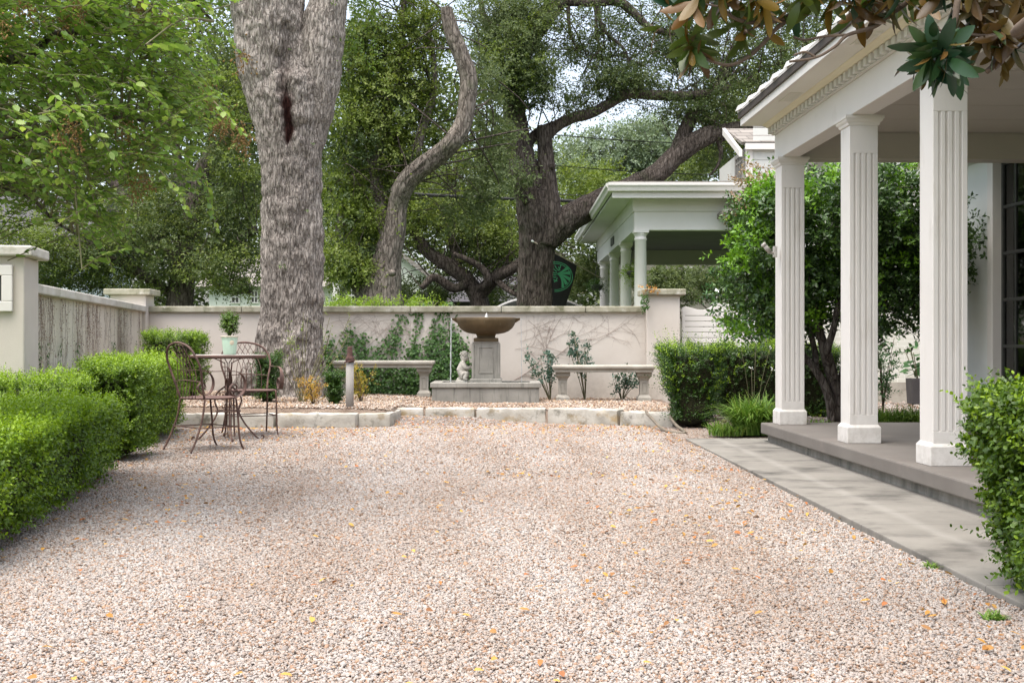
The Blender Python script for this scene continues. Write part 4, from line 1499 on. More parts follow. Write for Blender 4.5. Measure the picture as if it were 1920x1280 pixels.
# ------------------------------------------------------------------ car
def car():
    Y, xm = 31.0, P(1012, 0, 31)[0]
    t = thing('parked_car', 'silver car parked in the street, only its roof showing above the wall behind the oak', 'car', (xm, Y, .19))
    L = 2.25
    prof = [(-L, .45), (-L, .8), (-L + .1, 1.0), (-1.3, 1.12), (1.75, 1.15), (L - .05, 1.05), (L, .85), (L, .45)]
    V = []
    rings = []
    for hw, sx in ((.0, 1), (.0, 1)):
        pass
    mb = MB()
    # body: side profile lofted across the width with tumblehome
    secs = [(-.92, .97), (-.86, 1.0), (.86, 1.0), (.92, .97)]
    n = len(prof)
    for w_, s in secs:
        for x, z in prof:
            V.append((x * s, w_, .45 + (z - .45) * (s if z > .5 else 1)))
    i = np.arange(n)
    mb.add(np.array(V), [grid_faces(4, n, True)[:, ::-1].copy(), i.copy(), i[::-1].copy() + 3 * n], 0, False)
    mb.build('body', M['carpaint'], t, local=True, bevel=.04)
    # roof with its arc, sides glazed
    xs = np.linspace(-1.25, 1.2, 22)
    arc = lambda u: 1.88 - .34 * np.abs((u + .02) / 1.22) ** 2.6
    V = []
    for w_, dz in ((-.66, -.05), (-.6, 0), (0, .03), (.6, 0), (.66, -.05)):
        for x in xs:
            V.append((x, w_, arc(x) + dz))
    r = MB().add(np.array(V), grid_faces(5, len(xs)), 0, True).build('roof', M['carpaint'], t, local=True)
    so = r.modifiers.new('thick', 'SOLIDIFY')
    so.thickness = .05
    top = [(x, arc(x) - .06) for x in xs]
    poly = [(-1.62, 1.13), (1.62, 1.15)] + top[::-1]
    MB().prism(poly, (-.7, .7), 'y').build('window_band', M['glass'], t, local=True)
    for sx, sy in ((-1.4, -.85), (1.4, -.85), (-1.4, .85), (1.4, .85)):
        m_ = Matrix.Translation((sx, sy, .33)) @ Matrix.Rotation(PI / 2, 4, 'X')
        w_ = MB()
        V = np.array([(r_ * math.cos(q), r_ * math.sin(q), z) for r_, z in ((.2, -.11), (.31, -.11), (.33, -.08), (.33, .08), (.31, .11), (.2, .11)) for q in np.linspace(0, 2 * PI, 28, endpoint=False)])
        w_.add(xf(m_, V), grid_faces(6, 28, True), 0, True)
        wo = w_.build('wheel', M['rubber'], t, local=True)
        V = np.array([(r_ * math.cos(q), r_ * math.sin(q), z) for r_, z in ((.02, -.09), (.2, -.1), (.2, .1), (.02, .09)) for q in np.linspace(0, 2 * PI, 28, endpoint=False)])
        MB().add(xf(m_, V), grid_faces(4, 28, True), 0, True).build('rim', M['bracket'], wo, local=True)


car()
# ================================================================== IRON FURNITURE
def arc_pts(c, r, a0, a1, n=14, plane='xz'):
    a = np.linspace(a0, a1, n)
    p = np.zeros((n, 3))
    i, j = {'xz': (0, 2), 'xy': (0, 1), 'yz': (1, 2)}[plane]
    p[:, i] = r * np.cos(a)
    p[:, j] = r * np.sin(a)
    return p + np.array(c)


def spiral(c, r0, r1, a0, a1, plane='yz', n=26):
    a = np.linspace(a0, a1, n)
    r = np.linspace(r0, r1, n)
    p = np.zeros((n, 3))
    i, j = {'xz': (0, 2), 'xy': (0, 1), 'yz': (1, 2)}[plane]
    p[:, i] = r * np.cos(a)
    p[:, j] = r * np.sin(a)
    return p + np.array(c)


def iron_chair(label, loc, rz):
    t = thing('iron_chair', label, 'chair', loc, rz, group='wrought iron garden chairs')
    I = M['iron']
    t.scale = (.94, .94, .97)
    SZ = .475
    L = dict(parent=t, local=True)
    # seat: dished disc with rolled edge and perforation rings
    s = MB().lathe([(.0, SZ - .012), (.2, SZ - .008), (.245, SZ - .012), (.262, SZ - .006), (.262, SZ + .004), (.245, SZ + .002), (.2, SZ), (.0, SZ - .004)], 40, cap=False)
    s.build('seat', M['iron'], **L)
    # legs
    for sx in (-1, 1):
        p = smooth_path([(sx * .215, -.17, SZ), (sx * .222, -.20, .30), (sx * .235, -.27, .12), (sx * .245, -.335, 0)], 6)
        MB().tube(p, .0095, 8).build('leg', I, **L)
        p = smooth_path([(sx * .225, .15, SZ), (sx * .228, .17, .3), (sx * .228, .19, .1), (sx * .232, .235, 0)], 6)
        MB().tube(p, .0095, 8).build('leg', I, **L)
    # stretcher ring
    mb = MB()
    z = .215
    q = [(-.23, -.235, z), (-.229, .178, z), (.229, .178, z), (.23, -.235, z)]
    mb.tube([q[0], q[1]], .006, 6)
    mb.tube([q[3], q[2]], .006, 6)
    mb.tube(smooth_path([q[0], (0, -.21, z), q[3]], 8), .006, 6)
    mb.tube(smooth_path([q[1], (0, .15, z), q[2]], 8), .006, 6)
    mb.build('stretcher', I, **L)
    # hoop back
    hoop = smooth_path([(-.215, -.175, SZ), (-.235, -.21, .60), (-.268, -.245, .73), (-.258, -.285, .835), (-.178, -.315, .93), (0, -.328, .97), (.178, -.315, .93), (.258, -.285, .835), (.268, -.245, .73), (.235, -.21, .60), (.215, -.175, SZ)], 8)
    MB().tube(hoop, .0105, 10).build('back_hoop', I, **L)
    mb = MB()
    for k in range(7):
        x = -.165 + .055 * k
        top = hoop[int(20 + (6 - k) * 6.7)] if False else None
        # each rod leans across to the hoop, forming pointed crossing arches
        for sgn in (-1, 1):
            xe = x + sgn * .13
            if abs(xe) > .24:
                continue
            ze = .97 - .185 * (abs(xe) / .26) ** 2.2 * 1.1
            p = smooth_path([(x, -.24, SZ), (x, -.225, .64), (x + sgn * .03, -.25, .78), (xe, -.31, ze - .01)], 6)
            mb.tube(p, .0036, 6)
    mb.tube(smooth_path([(-.24, -.21, .62), (0, -.245, .635), (.24, -.21, .62)], 8), .005, 6)
    mb.build('back_lattice', I, **L)
    for sx in (-1, 1):     # flat band arms ending in scrolls
        x = sx * .275
        p = smooth_path([(sx * .262, -.24, .72), (x, -.1, .715), (x, .08, .715), (x, .17, .69), (x, .215, .62), (x, .205, .54), (x, .15, .487), (x, .08, .50), (x, .05, .555), (x, .085, .60), (x, .125, .58), (x, .12, .545), (x, .098, .55)], 6)
        tt = np.gradient(p, axis=0)
        tt /= np.linalg.norm(tt, axis=1, keepdims=True)
        k = len(p)
        wd = np.interp(np.arange(k), [0, k * .2, k * .36, k * .5, k * .6, k - 1], [.006, .009, .022, .024, .016, .007])
        nn = np.cross(tt, np.array([1.0, 0, 0]))
        V = np.concatenate([p + np.array([1, 0, 0]) * wd[:, None] + nn * .003, p - np.array([1, 0, 0]) * wd[:, None] + nn * .003,
                            p - np.array([1, 0, 0]) * wd[:, None] - nn * .003, p + np.array([1, 0, 0]) * wd[:, None] - nn * .003])
        V = V.reshape(4, k, 3).transpose(1, 0, 2).reshape(-1, 3)
        a = MB().add(V, [grid_faces(k, 4, True)], 0, False)
        a.build('arm', M['iron'], **L)
    return t


c1 = iron_chair('iron chair turned away, its round back nearest the left hedge', (-2.66, 10.62, 0), -.78)
dup(c1, (-2.63, 12.22, 0), PI + .45, 'iron chair facing the camera, behind the round table beside the big trunk')


def iron_table(loc):
    t = thing('bistro_table', 'round iron garden table with a thin pale top and scrolled legs', 'table', loc)
    L = dict(parent=t, local=True)
    Z = .82
    R = .357
    MB().lathe([(0, Z - .008), (R - .01, Z - .008), (R - .004, Z), (R - .012, Z + .004), (0, Z + .002)], 64, cap=False).build('table_top', M['iron_top'], **L)
    MB().lathe([(R - .006, Z - .03), (R + .004, Z - .03), (R + .006, Z - .01), (R + .003, Z + .003), (R - .004, Z + .003)], 64, cap=False).build('rim', M['iron'], **L)
    mb = MB()
    for k in range(4):
        a = k * PI / 2 + .5
        d = np.array([math.cos(a), math.sin(a), 0])
        mb.tube(smooth_path([d * .16 + (0, 0, Z - .02), d * .05 + (0, 0, Z - .07), d * .03 + (0, 0, .7), d * .03 + (0, 0, .25), d * .03 + (0, 0, .03)], 6), .0045, 8)
    mb.build('stem', M['iron'], **L)
    for k in range(4):
        a = k * PI / 2 + .35
        d = np.array([math.cos(a), math.sin(a), 0])
        p = [d * .03 + (0, 0, .52), d * .1 + (0, 0, .46), d * .125 + (0, 0, .38), d * .10 + (0, 0, .28), d * .16 + (0, 0, .16), d * .25 + (0, 0, .05), d * .30 + (0, 0, .008), d * .335 + (0, 0, .02), d * .33 + (0, 0, .045), d * .312 + (0, 0, .04)]
        MB().tube(smooth_path(p, 6), .008, 8).build('leg', M['iron'], **L)
    mb = MB()
    for k in range(5):      # the wire rosette at the knee of the legs
        a = k * 2 * PI / 5 + .2
        d = np.array([math.cos(a), math.sin(a), 0])
        p = spiral((0, 0, 0), .045, .012, 0, 8.5, 'xz', 30)
        p = np.stack([d[0] * (.055 + p[:, 0]), d[1] * (.055 + p[:, 0]), .42 + p[:, 2] * 1.2], 1)
        mb.tube(p, .0026, 5)
        p = spiral((0, 0, 0), .03, .01, 2, 9.5, 'xz', 24)
        p = np.stack([d[0] * (.05 + p[:, 0]), d[1] * (.05 + p[:, 0]), .33 + p[:, 2]], 1)
        mb.tube(p, .003, 5)
    mb.build('rosette', M['iron'], **L)
    a = np.linspace(0, 2 * PI, 30)
    MB().tube(np.stack([.115 * np.cos(a), .115 * np.sin(a), np.full(30, .285)], 1), .006, 6, cap=False).build('ring', M['iron'], **L)


iron_table((-2.72, 11.6, 0))

# potted plant on the table
t = thing('potted_topiary', 'small boxwood in a mint green glazed pot on the round table', 'potted plant', (-2.705, 11.6, .824))
L_ = dict(parent=t, local=True)
pt = MB().lathe([(.055, 0), (.06, .004), (.072, .13), (.078, .165), (.083, .168), (.083, .178), (.072, .178), (.066, .16), (.0, .155)], 40, cap=False).build('pot', M['mint'], **L_)
MB().lathe([(.079, .166), (.0845, .168), (.0845, .179), (.071, .179)], 40, cap=False).build('pot_rim', M['potrim'], pt, local=True)
a0 = -1.05
V = []
for r_, o_ in ((0, .0035), (.018, .0035), (.022, .0015)):
    for q in np.linspace(0, 2 * PI, 20, endpoint=False):
        z = .115 + r_ * math.sin(q)
        rr = .0605 + .0125 * z / .13 + o_ + .0035
        V.append((rr * math.cos(a0 + r_ * math.cos(q) / rr), rr * math.sin(a0 + r_ * math.cos(q) / rr), z))
MB().add(np.array(V), grid_faces(3, 20, True), 0, True).build('pot_badge', M['badge'], pt, local=True)
mb = MB()
for k in range(9):
    a = k * .7
    mb.tube(smooth_path([(0, 0, .15), (.02 * math.cos(a), .02 * math.sin(a), .21), (.06 * math.cos(a), .06 * math.sin(a), .30)], 4), .004, 5)
mb.build('stem', M['twig'], **L_)
n = 240
d = rdir(n)
base = np.array([0, 0, .30]) + d * np.array([.06, .06, .075]) * RNG.uniform(.3, 1, (n, 1))
V, Fq = sprigs(base, d + np.array([0, 0, .5]), RNG.uniform(.04, .08, n), 9, .021, .013)
MB().add(V, Fq, 0, True).build('foliage', M['box_leaf'], **L_)


# ================================================================== HEDGES
def hedge(name, label, cat, c, size, rz, n, leaf=.018, mats=('box_leaf', 'box_new'), new=.45, seed=0, zb=0.0, taper=.12, k=8, L=(.07, .13), group=None, lump=.06, shape='diamond', droop=0, topn=None, wild=0.0):
    """clipped hedge: leafy shoots over a rounded, lumpy block"""
    t = thing(name, label, cat, (c[0], c[1], zb), rz, group)
    hx, hy, hz = size[0] / 2, size[1] / 2, size[2]
    # sample directions over the shell: pick a face of the box by area
    A = np.array([2 * hx * 2 * hy, 2 * hx * hz, 2 * hx * hz, 2 * hy * hz, 2 * hy * hz])
    f = RNG.choice(5, n, p=A / A.sum())
    u, v = RNG.uniform(-1, 1, n), RNG.uniform(0, 1, n)
    p = np.zeros((n, 3))
    nr = np.zeros((n, 3))
    w2 = RNG.uniform(-1, 1, n)
    m = f == 0
    p[m] = np.stack([u[m] * hx, w2[m] * hy, np.full(m.sum(), hz)], 1)
    nr[m] = (0, 0, 1)
    for fi, s in ((1, -1), (2, 1)):
        m = f == fi
        p[m] = np.stack([u[m] * hx, np.full(m.sum(), s * hy), v[m] * hz], 1)
        nr[m] = (0, s, 0)
    for fi, s in ((3, -1), (4, 1)):
        m = f == fi
        p[m] = np.stack([np.full(m.sum(), s * hx), u[m] * hy, v[m] * hz], 1)
        nr[m] = (s, 0, 0)
    # superellipsoid-like rounding
    q = np.stack([p[:, 0] / hx, p[:, 1] / hy, (p[:, 2] / hz) * 2 - 1], 1)
    e = 6.0
    rr = (np.abs(q) ** e).sum(1) ** (1 / e)
    q = q / rr[:, None]
    q2 = np.sign(q) * np.abs(q) ** (e - 1)
    nr = norm(q2 / np.array([hx, hy, hz / 2]) + nr * .4)
    low = q[:, 2] < -.8
    z = (q[:, 2] + 1) / 2 * hz
    tp = 1 - taper * np.clip(1 - z / hz, 0, 1) ** 1.3
    P0 = np.stack([q[:, 0] * hx * tp, q[:, 1] * hy * tp, z], 1)
    lum = fbm(P0 * 3.2 + seed * 3.7, 3, seed) * lump * 1.4 + fbm(P0 * 9 + seed, 2, seed + 5) * lump * .7
    P0 += nr * (lum - lump * .3)[:, None]
    top = np.clip(nr[:, 2], 0, 1)
    d = norm(nr * .9 + np.array([0, 0, .55]) + RNG.normal(size=(n, 3)) * .38)
    dep = RNG.uniform(0, 1, n) ** 1.6 * .13
    base = P0 - nr * (.06 + dep)[:, None]
    keep = base[:, 2] > .015
    ln = RNG.uniform(L[0], L[1], n) * (1 + wild * (RNG.uniform(0, 1, n) > .93) * 1.5)
    isnew = (RNG.uniform(0, 1, n) < new * (.25 + .9 * top + .35 * np.clip(lum / lump, -.5, 1))) & (dep < .06)
    mb = MB()
    for flag, mi in ((False, 0), (True, 1)):
        s = keep & (isnew == flag)
        if s.sum() == 0:
            continue
        V, Fq = sprigs(base[s], d[s], ln[s], k, leaf * 1.36, leaf * .88, droop, shape)
        mb.add(V, Fq, mi, True)
    mb.build('foliage', [M[mats[0]], M[mats[1]]], t, local=True)
    # added solid core, dark to stand in for the shade inside the leaves
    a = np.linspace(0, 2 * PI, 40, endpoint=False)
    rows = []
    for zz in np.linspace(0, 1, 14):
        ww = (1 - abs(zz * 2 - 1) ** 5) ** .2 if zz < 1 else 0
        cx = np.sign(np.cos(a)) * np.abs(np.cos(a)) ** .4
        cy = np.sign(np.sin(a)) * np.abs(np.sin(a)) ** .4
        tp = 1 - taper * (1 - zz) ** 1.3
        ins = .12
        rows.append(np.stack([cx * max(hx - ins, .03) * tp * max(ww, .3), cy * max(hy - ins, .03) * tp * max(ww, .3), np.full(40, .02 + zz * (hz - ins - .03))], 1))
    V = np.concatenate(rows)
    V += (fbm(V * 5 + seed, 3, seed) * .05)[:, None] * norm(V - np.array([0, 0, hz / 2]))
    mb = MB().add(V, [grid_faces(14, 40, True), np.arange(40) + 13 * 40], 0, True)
    mb.build('dark_core', M['inner'], t, local=True)
    return t


HG = 'clipped boxwood hedges'
hedge('boxwood_hedge', 'long low bright green boxwood hedge nearest the camera, along the left edge of the gravel', 'hedge', (-3.02, 6.75), (1.25, 4.5, .575), .17, 10500, .021, mats=('box_bright', 'box_new'), seed=1, group=HG, new=.85, taper=.1, lump=.07)
hedge('boxwood_hedge', 'squat boxwood hedge tucked against the foot of the near left pillar', 'hedge', (-3.76, 9.6), (1.1, .95, .70), .16, 3000, .02, mats=('box_bright', 'box_new'), seed=2, group=HG, new=.8)
hedge('boxwood_hedge', 'rounded boxwood bush bulging onto the gravel between the long low hedge and the iron chairs', 'hedge', (-3.19, 9.9), (.52, .8, .79), .1, 3200, .02, mats=('box_bright', 'box_new'), seed=3, group=HG, new=.5)
hedge('boxwood_hedge', 'boxwood hedge directly behind the turned-away iron chair, below the creeper-stained wall', 'hedge', (-3.70, 11.9), (.86, 2.4, .82), .16, 4500, .02, mats=('box_bright', 'box_new'), seed=4, group=HG, new=.7)
hedge('boxwood_hedge', 'tall square-cut boxwood block in the far left corner of the walls', 'hedge', (-4.28, 15.4), (.84, .75, .90), .05, 2600, .02, mats=('box_bright', 'box_new'), seed=5, group=HG, new=.5, zb=.2)
hedge('boxwood_hedge', 'boxwood block on the right that narrows to its foot, beside the hose', 'hedge', (1.98, 13.45), (.76, .9, .93), 0, 3600, .019, ('box_dark', 'box_new'), .5, seed=6, group=HG, taper=.4, wild=1.0)
hedge('boxwood_hedge', 'wide dark boxwood hedge running behind the farthest porch column', 'hedge', (3.1, 14.35), (1.7, .9, .95), -.03, 4600, .019, ('box_dark', 'box_new'), .55, seed=7, group=HG, taper=.12)
hedge('boxwood_hedge', 'big glossy boxwood bush in front of the porch, cut by the right edge', 'hedge', (2.17, 4.28), (.92, .92, .78), -.05, 7000, .022, ('box_leaf', 'box_new'), .35, seed=8, group=HG, taper=.30, k=12, L=(.08, .16), shape='oval', lump=.05, wild=.3)
SH = 'small shrubs in the raised bed'
hedge('boxwood_shrub', 'small dark boxwood shrub between the round table and the big trunk', 'shrub', (-2.95, 14.6), (.40, .40, .62), 0, 700, .02, ('box_dark', 'box_leaf'), .4, seed=9, group=SH, zb=.2, taper=.3)
hedge('boxwood_shrub', 'small upright boxwood shrub just left of the pipe post', 'shrub', P(627, 0, 14.3)[:2], (.30, .30, .42), 0, 500, .019, ('box_dark', 'box_leaf'), .3, seed=10, group=SH, zb=.17, taper=.45)


def loose_shrub(name, label, c, r, h, n, mat, leaf=.03, zb=.15, stems=8, seed=0, k=8, group=SH, spread=1.0):
    t = thing(name, label, 'shrub', (c[0], c[1], zb), 0, group)
    mb = MB()
    tips = []
    for i in range(stems):
        a = RNG.uniform(0, 6.28)
        rr = r * RNG.uniform(.2, 1) * spread
        hh = h * RNG.uniform(.55, 1)
        p = smooth_path([(0, 0, -.03), (rr * .25 * math.cos(a), rr * .25 * math.sin(a), hh * .4), (rr * math.cos(a), rr * math.sin(a), hh)], 6)
        mb.tube(p, np.linspace(.008, .003, len(p)), 5)
        tips.append(p)
    mb.build('stem', M['twig'], t, local=True)
    T = np.concatenate([p[5:] for p in tips])
    base = T[RNG.integers(0, len(T), n)] + RNG.normal(size=(n, 3)) * r * .16
    base[:, 2] = np.maximum(base[:, 2], .02)
    V, Fq = sprigs(base, rdir(n) + np.array([0, 0, .5]), RNG.uniform(.06, .13, n), k, leaf, leaf * .5, 0.05)
    MB().add(V, Fq, 0, True).build('foliage', M[mat], t, local=True)


loose_shrub('golden_shrub', 'low orange-gold shrub at the foot of the big trunk', P(588, 0, 14.1)[:2], .21, .36, 150, 'gold_leaf', .024, zb=.17, seed=1)
loose_shrub('golden_shrub', 'yellow shrub just right of the pipe post, below the left bench', P(677, 0, 14.9)[:2], .19, .52, 170, 'yellow_leaf', .024, zb=.17, seed=2)


def rose(label, c, zb, canes, leaves, mat='rose_leaf', h=1.0, lean=0.0, seed=0, leaf=.05, cane='greentwig', r=.3):
    t = thing('rose_bush', label, 'shrub', (c[0], c[1], zb), 0, 'leggy rose bushes')
    mb = MB()
    tp = []
    for k in range(canes):
        a = RNG.uniform(-1.2, 1.2) + (PI if RNG.random() < .5 else 0)
        hh = h * RNG.uniform(.55, 1)
        rr = r * RNG.uniform(.15, 1)
        x, y = rr * math.cos(a) + lean * hh, rr * .35 * math.sin(a)
        p = smooth_path([(0, 0, -.03), (x * .35, y * .4, hh * .35), (x * .75, y, hh * .7), (x, y, hh)], 6)
        mb.tube(p, np.linspace(.0075, .003, len(p)), 6)
        tp.append(p[9:])
    mb.build('cane', M[cane], t, local=True)
    T = np.concatenate(tp)
    base = T[RNG.integers(0, len(T), leaves)] + RNG.normal(size=(leaves, 3)) * .02
    V, Fq = sprigs(base, rdir(leaves) + np.array([0, 0, .2]), RNG.uniform(.07, .13, leaves), 5, leaf, leaf * .6, 0.1, 'oval')
    MB().add(V, Fq, 0, True).build('foliage', M[mat], t, local=True)
    return t


rose('leggy grey-leaved rose between the fountain basin and the right bench', P(1032, 0, 16.9)[:2], .13, 9, 90, h=.78, lean=-.12, r=.34)
rose('tallest bare-caned rose rising behind the middle of the right bench', P(1097, 0, 16.95)[:2], .13, 8, 90, h=.98, lean=-.05, r=.26)
rose('low rose bush under the right half of the right bench', P(1166, 0, 16.95)[:2], .13, 9, 70, h=.45, r=.26)
rose('arching thorny rose with long bare canes in front of the big trunk', P(566, 0, 14.9)[:2], .17, 16, 60, 'lime_leaf', h=1.15, lean=.12, r=.5, leaf=.022)


# ------------------------------------------------------------------ ivy and bare vines on the walls
WY = 17.3


def wallpt(px, py, off=.01):
    return P(px, py, WY - off)


t = thing('ivy', 'green ivy climbing the back wall behind the left bench and the fountain', 'ivy', wallpt(760, 735))
stems = [[(700, 735), (706, 690), (735, 640), (748, 605), (757, 592)], [(720, 735), (730, 690), (738, 650), (742, 625)], [(770, 735), (775, 690), (778, 640), (783, 600), (785, 583)],
         [(800, 735), (806, 690), (812, 640), (818, 600), (830, 582)], [(835, 735), (840, 680), (842, 620), (838, 582), (845, 574)], [(640, 720), (636, 690), (640, 655), (651, 612)],
         [(655, 730), (660, 690), (660, 650), (659, 620)], [(690, 735), (688, 690), (684, 650), (682, 622)], [(665, 700), (690, 675), (720, 645), (745, 625)], [(620, 700), (618, 670), (612, 630)],
         [(640, 735), (625, 690), (615, 665), (618, 640)], [(850, 735), (856, 690), (852, 650), (856, 610)], [(870, 710), (872, 680), (868, 640)], [(740, 735), (755, 690), (770, 660), (800, 640)],
         [(675, 690), (673, 660), (668, 635)]]
mb = MB()
lp = []
for s in stems:
    p = smooth_path(np.array(s, float), 12)
    w = np.array([wallpt(x, y, .012) for x, y in p])
    mb.tube(w, np.linspace(.006, .002, len(w)), 5)
    for x, y in p:
        m_ = int(RNG.integers(1, 4) + 4 * np.clip((y - 570) / 160, 0, 1))
        q = RNG.normal(size=(m_, 2)) * np.array([7.0, 6.0]) + (x, y)
        lp.append(q)
mb.build('stem', M['twig'], t)
# the thick mass at the foot
n = 9500
q = np.stack([RNG.uniform(606, 890, n), RNG.uniform(585, 742, n)], 1)
bound = np.interp(q[:, 0], [606, 640, 680, 715, 760, 785, 800, 815, 850, 872, 890], [690, 676, 668, 655, 665, 640, 628, 600, 600, 640, 690]) + 16 * fbm(np.stack([q[:, 0] / 14, q[:, 1] / 22, q[:, 0] * 0], 1), 3, 4)
dens = np.clip((q[:, 1] - bound - 8) / 80, 0, 1) * (.55 + .45 * (fbm(np.stack([q[:, 0] / 20, q[:, 1] / 16, q[:, 0] * 0], 1), 2, 14) > -.12))
q = q[RNG.uniform(0, 1, n) < dens ** .6]
lp.append(q)
q = np.concatenate(lp)
n = len(q)
dep = RNG.uniform(.01, .16, n) * np.clip((q[:, 1] - 570) / 150, .1, 1)
pos = np.stack([(q[:, 0] - 960) * WY / F, WY - dep, CH - (q[:, 1] - 640) * WY / F], 1)
ax = np.stack([RNG.normal(size=n) * .8, -np.abs(RNG.normal(size=n)) * .4, RNG.normal(size=n) * .6 - .5], 1)
nr = np.stack([RNG.normal(size=n) * .45, np.full(n, -1.0), .5 + RNG.normal(size=n) * .3], 1)
V, Fq = leaf_mesh(pos, ax, nr, RNG.uniform(.03, .06, n), RNG.uniform(.025, .048, n))
MB().add(V, Fq, 0, True).build('leaves', M['ivy_leaf'], t)


def twigs_on_wall(mb, pts, rad, off=.008, kids=3, seed=0, depth=0, wp=wallpt):
    p = smooth_path(np.array(pts, float), 10)
    w = np.array([wp(x, y, off) for x, y in p])
    mb.tube(w, np.linspace(rad, rad * .4, len(w)), 4)
    if depth >= 2:
        return
    for k in range(kids):
        i = RNG.integers(3, len(p) - 1)
        d = p[i] - p[i - 1]
        a = math.atan2(d[1], d[0]) + RNG.choice([-1, 1]) * RNG.uniform(.5, 1.2)
        L = RNG.uniform(18, 55) / (depth + 1)
        e = [p[i]]
        for _ in range(3):
            a += RNG.normal() * .3
            e.append(e[-1] + np.array([math.cos(a), math.sin(a)]) * L / 3)
        e = np.array(e)
        e[:, 1] = np.clip(e[:, 1], 590, 735)
        e[:, 0] = np.clip(e[:, 0], 282, 1208)
        twigs_on_wall(mb, e, rad * .6, off, 2, seed, depth + 1, wp)


t = thing('bare_vine', 'leafless brown vine fanning over the wall above the right bench', 'vine', wallpt(990, 730))
mb = MB()
for s, r_ in (([(958, 716), (985, 700), (1008, 680), (1025, 650), (1040, 615), (1055, 592)], .007), ([(1000, 688), (1040, 670), (1080, 640), (1120, 634), (1160, 615), (1195, 590)], .0045),
              ([(1025, 650), (1060, 660), (1100, 652), (1150, 620), (1180, 592)], .004), ([(1030, 640), (1060, 625), (1085, 630), (1125, 610), (1140, 592)], .004),
              ([(975, 640), (1000, 632), (1030, 618), (1070, 622)], .003), ([(970, 625), (1010, 612), (1045, 600), (1090, 594)], .003), ([(965, 655), (995, 650), (1022, 655)], .003),
              ([(990, 600), (1010, 620), (1020, 650)], .003), ([(985, 660), (1010, 665), (1060, 660), (1100, 668)], .003)):
    twigs_on_wall(mb, s, r_ * .62, kids=8)
mb.build('stem', M['vine'], t)
t = thing('bare_vine', 'leafless brown vine netted over the wall above the ivy and left bench', 'vine', wallpt(700, 730))
mb = MB()
for s, r_ in (([(620, 700), (640, 660), (665, 620), (700, 595)], .004), ([(660, 680), (700, 640), (730, 610), (760, 595)], .004), ([(700, 690), (720, 640), (690, 610), (670, 592)], .004),
              ([(740, 680), (765, 640), (770, 600)], .004), ([(720, 650), (760, 655), (800, 640), (840, 650)], .003), ([(615, 640), (650, 625), (690, 630), (720, 615)], .003),
              ([(690, 660), (730, 632), (780, 625), (830, 612)], .003), ([(780, 700), (800, 650), (815, 600)], .003), ([(610, 610), (640, 600), (680, 605), (740, 598)], .003), ([(860, 690), (875, 650), (880, 615)], .003),
              ([(655, 690), (645, 650), (655, 610), (650, 592)], .003)):
    twigs_on_wall(mb, s, r_ * .65, kids=9)
mb.build('stem', M['vine'], t)

# dried creeper hanging on the left wall (in that wall's own frame)
t = thing('dried_creeper', 'brown dried creeper hanging in strands down the left garden wall', 'creeper', (A0[0], A0[1], 0), WANG)
mb = MB()
lv = []
ctr = [(.25, .26, 26), (1.0, .35, 6), (1.9, .3, 5), (2.7, .34, 24), (3.5, .3, 6), (4.9, .34, 22), (6.3, .1, 4)]
for a, b, m_ in ctr:
    for k in range(m_):
        s = abs(a + RNG.normal() * b) + .02
        if s > WL - .05:
            continue
        ln = RNG.uniform(.35, 1.25)
        z0 = 1.355
        zz = np.linspace(z0, z0 - ln, 16)
        yy = s + .022 * np.cumsum(RNG.normal(size=16))
        p = np.stack([np.full(16, .006) + RNG.uniform(0, .012), yy, zz], 1)
        mb.tube(p, .0014, 3, cap=False)
        for i in range(2, 14, 3):
            q_ = p[i] + np.array([0, RNG.normal() * .07, -RNG.uniform(.03, .12)])
            mb.tube([p[i], (p[i] + q_) / 2 + np.array([.004, RNG.normal() * .01, 0]), q_], .001, 3, cap=False)
        for _ in range(int(52 * ln)):
            i = RNG.integers(0, 16)
            lv.append(p[i] + RNG.normal(size=3) * (.002, .05, .03))
mb.build('stem', M['vine'], t, local=True)
lv = np.array(lv)
lv[:, 0] = np.abs(lv[:, 0]) + .004
n = len(lv)
V, Fq = leaf_mesh(lv, np.stack([RNG.normal(size=n) * .3 + .2, RNG.normal(size=n), RNG.normal(size=n) - .4], 1), np.stack([np.full(n, 1.), RNG.normal(size=n) * .4, RNG.normal(size=n) * .4], 1), RNG.uniform(.009, .02, n), RNG.uniform(.007, .014, n))
cl = MB().add(V, Fq, 0, True)
cl.build('dry_leaves', M['creeper_leaf'], t, local=True)
n = 320
s = np.concatenate([RNG.choice([.28, .62, 1.15, 2.0, 4.15, 4.25, 6.0], n) + RNG.normal(size=n) * .025])
q = np.stack([RNG.uniform(.008, .03, n), s, RNG.uniform(.45, .95, n)], 1)
V, Fq = leaf_mesh(q, np.stack([RNG.normal(size=n) * .3 + .2, RNG.normal(size=n), RNG.normal(size=n) - .4], 1), np.tile([1., 0, .3], (n, 1)), .03, .024)
MB().add(V, Fq, 0, True).build('green_leaves', M['ivy_leaf'], t, local=True)


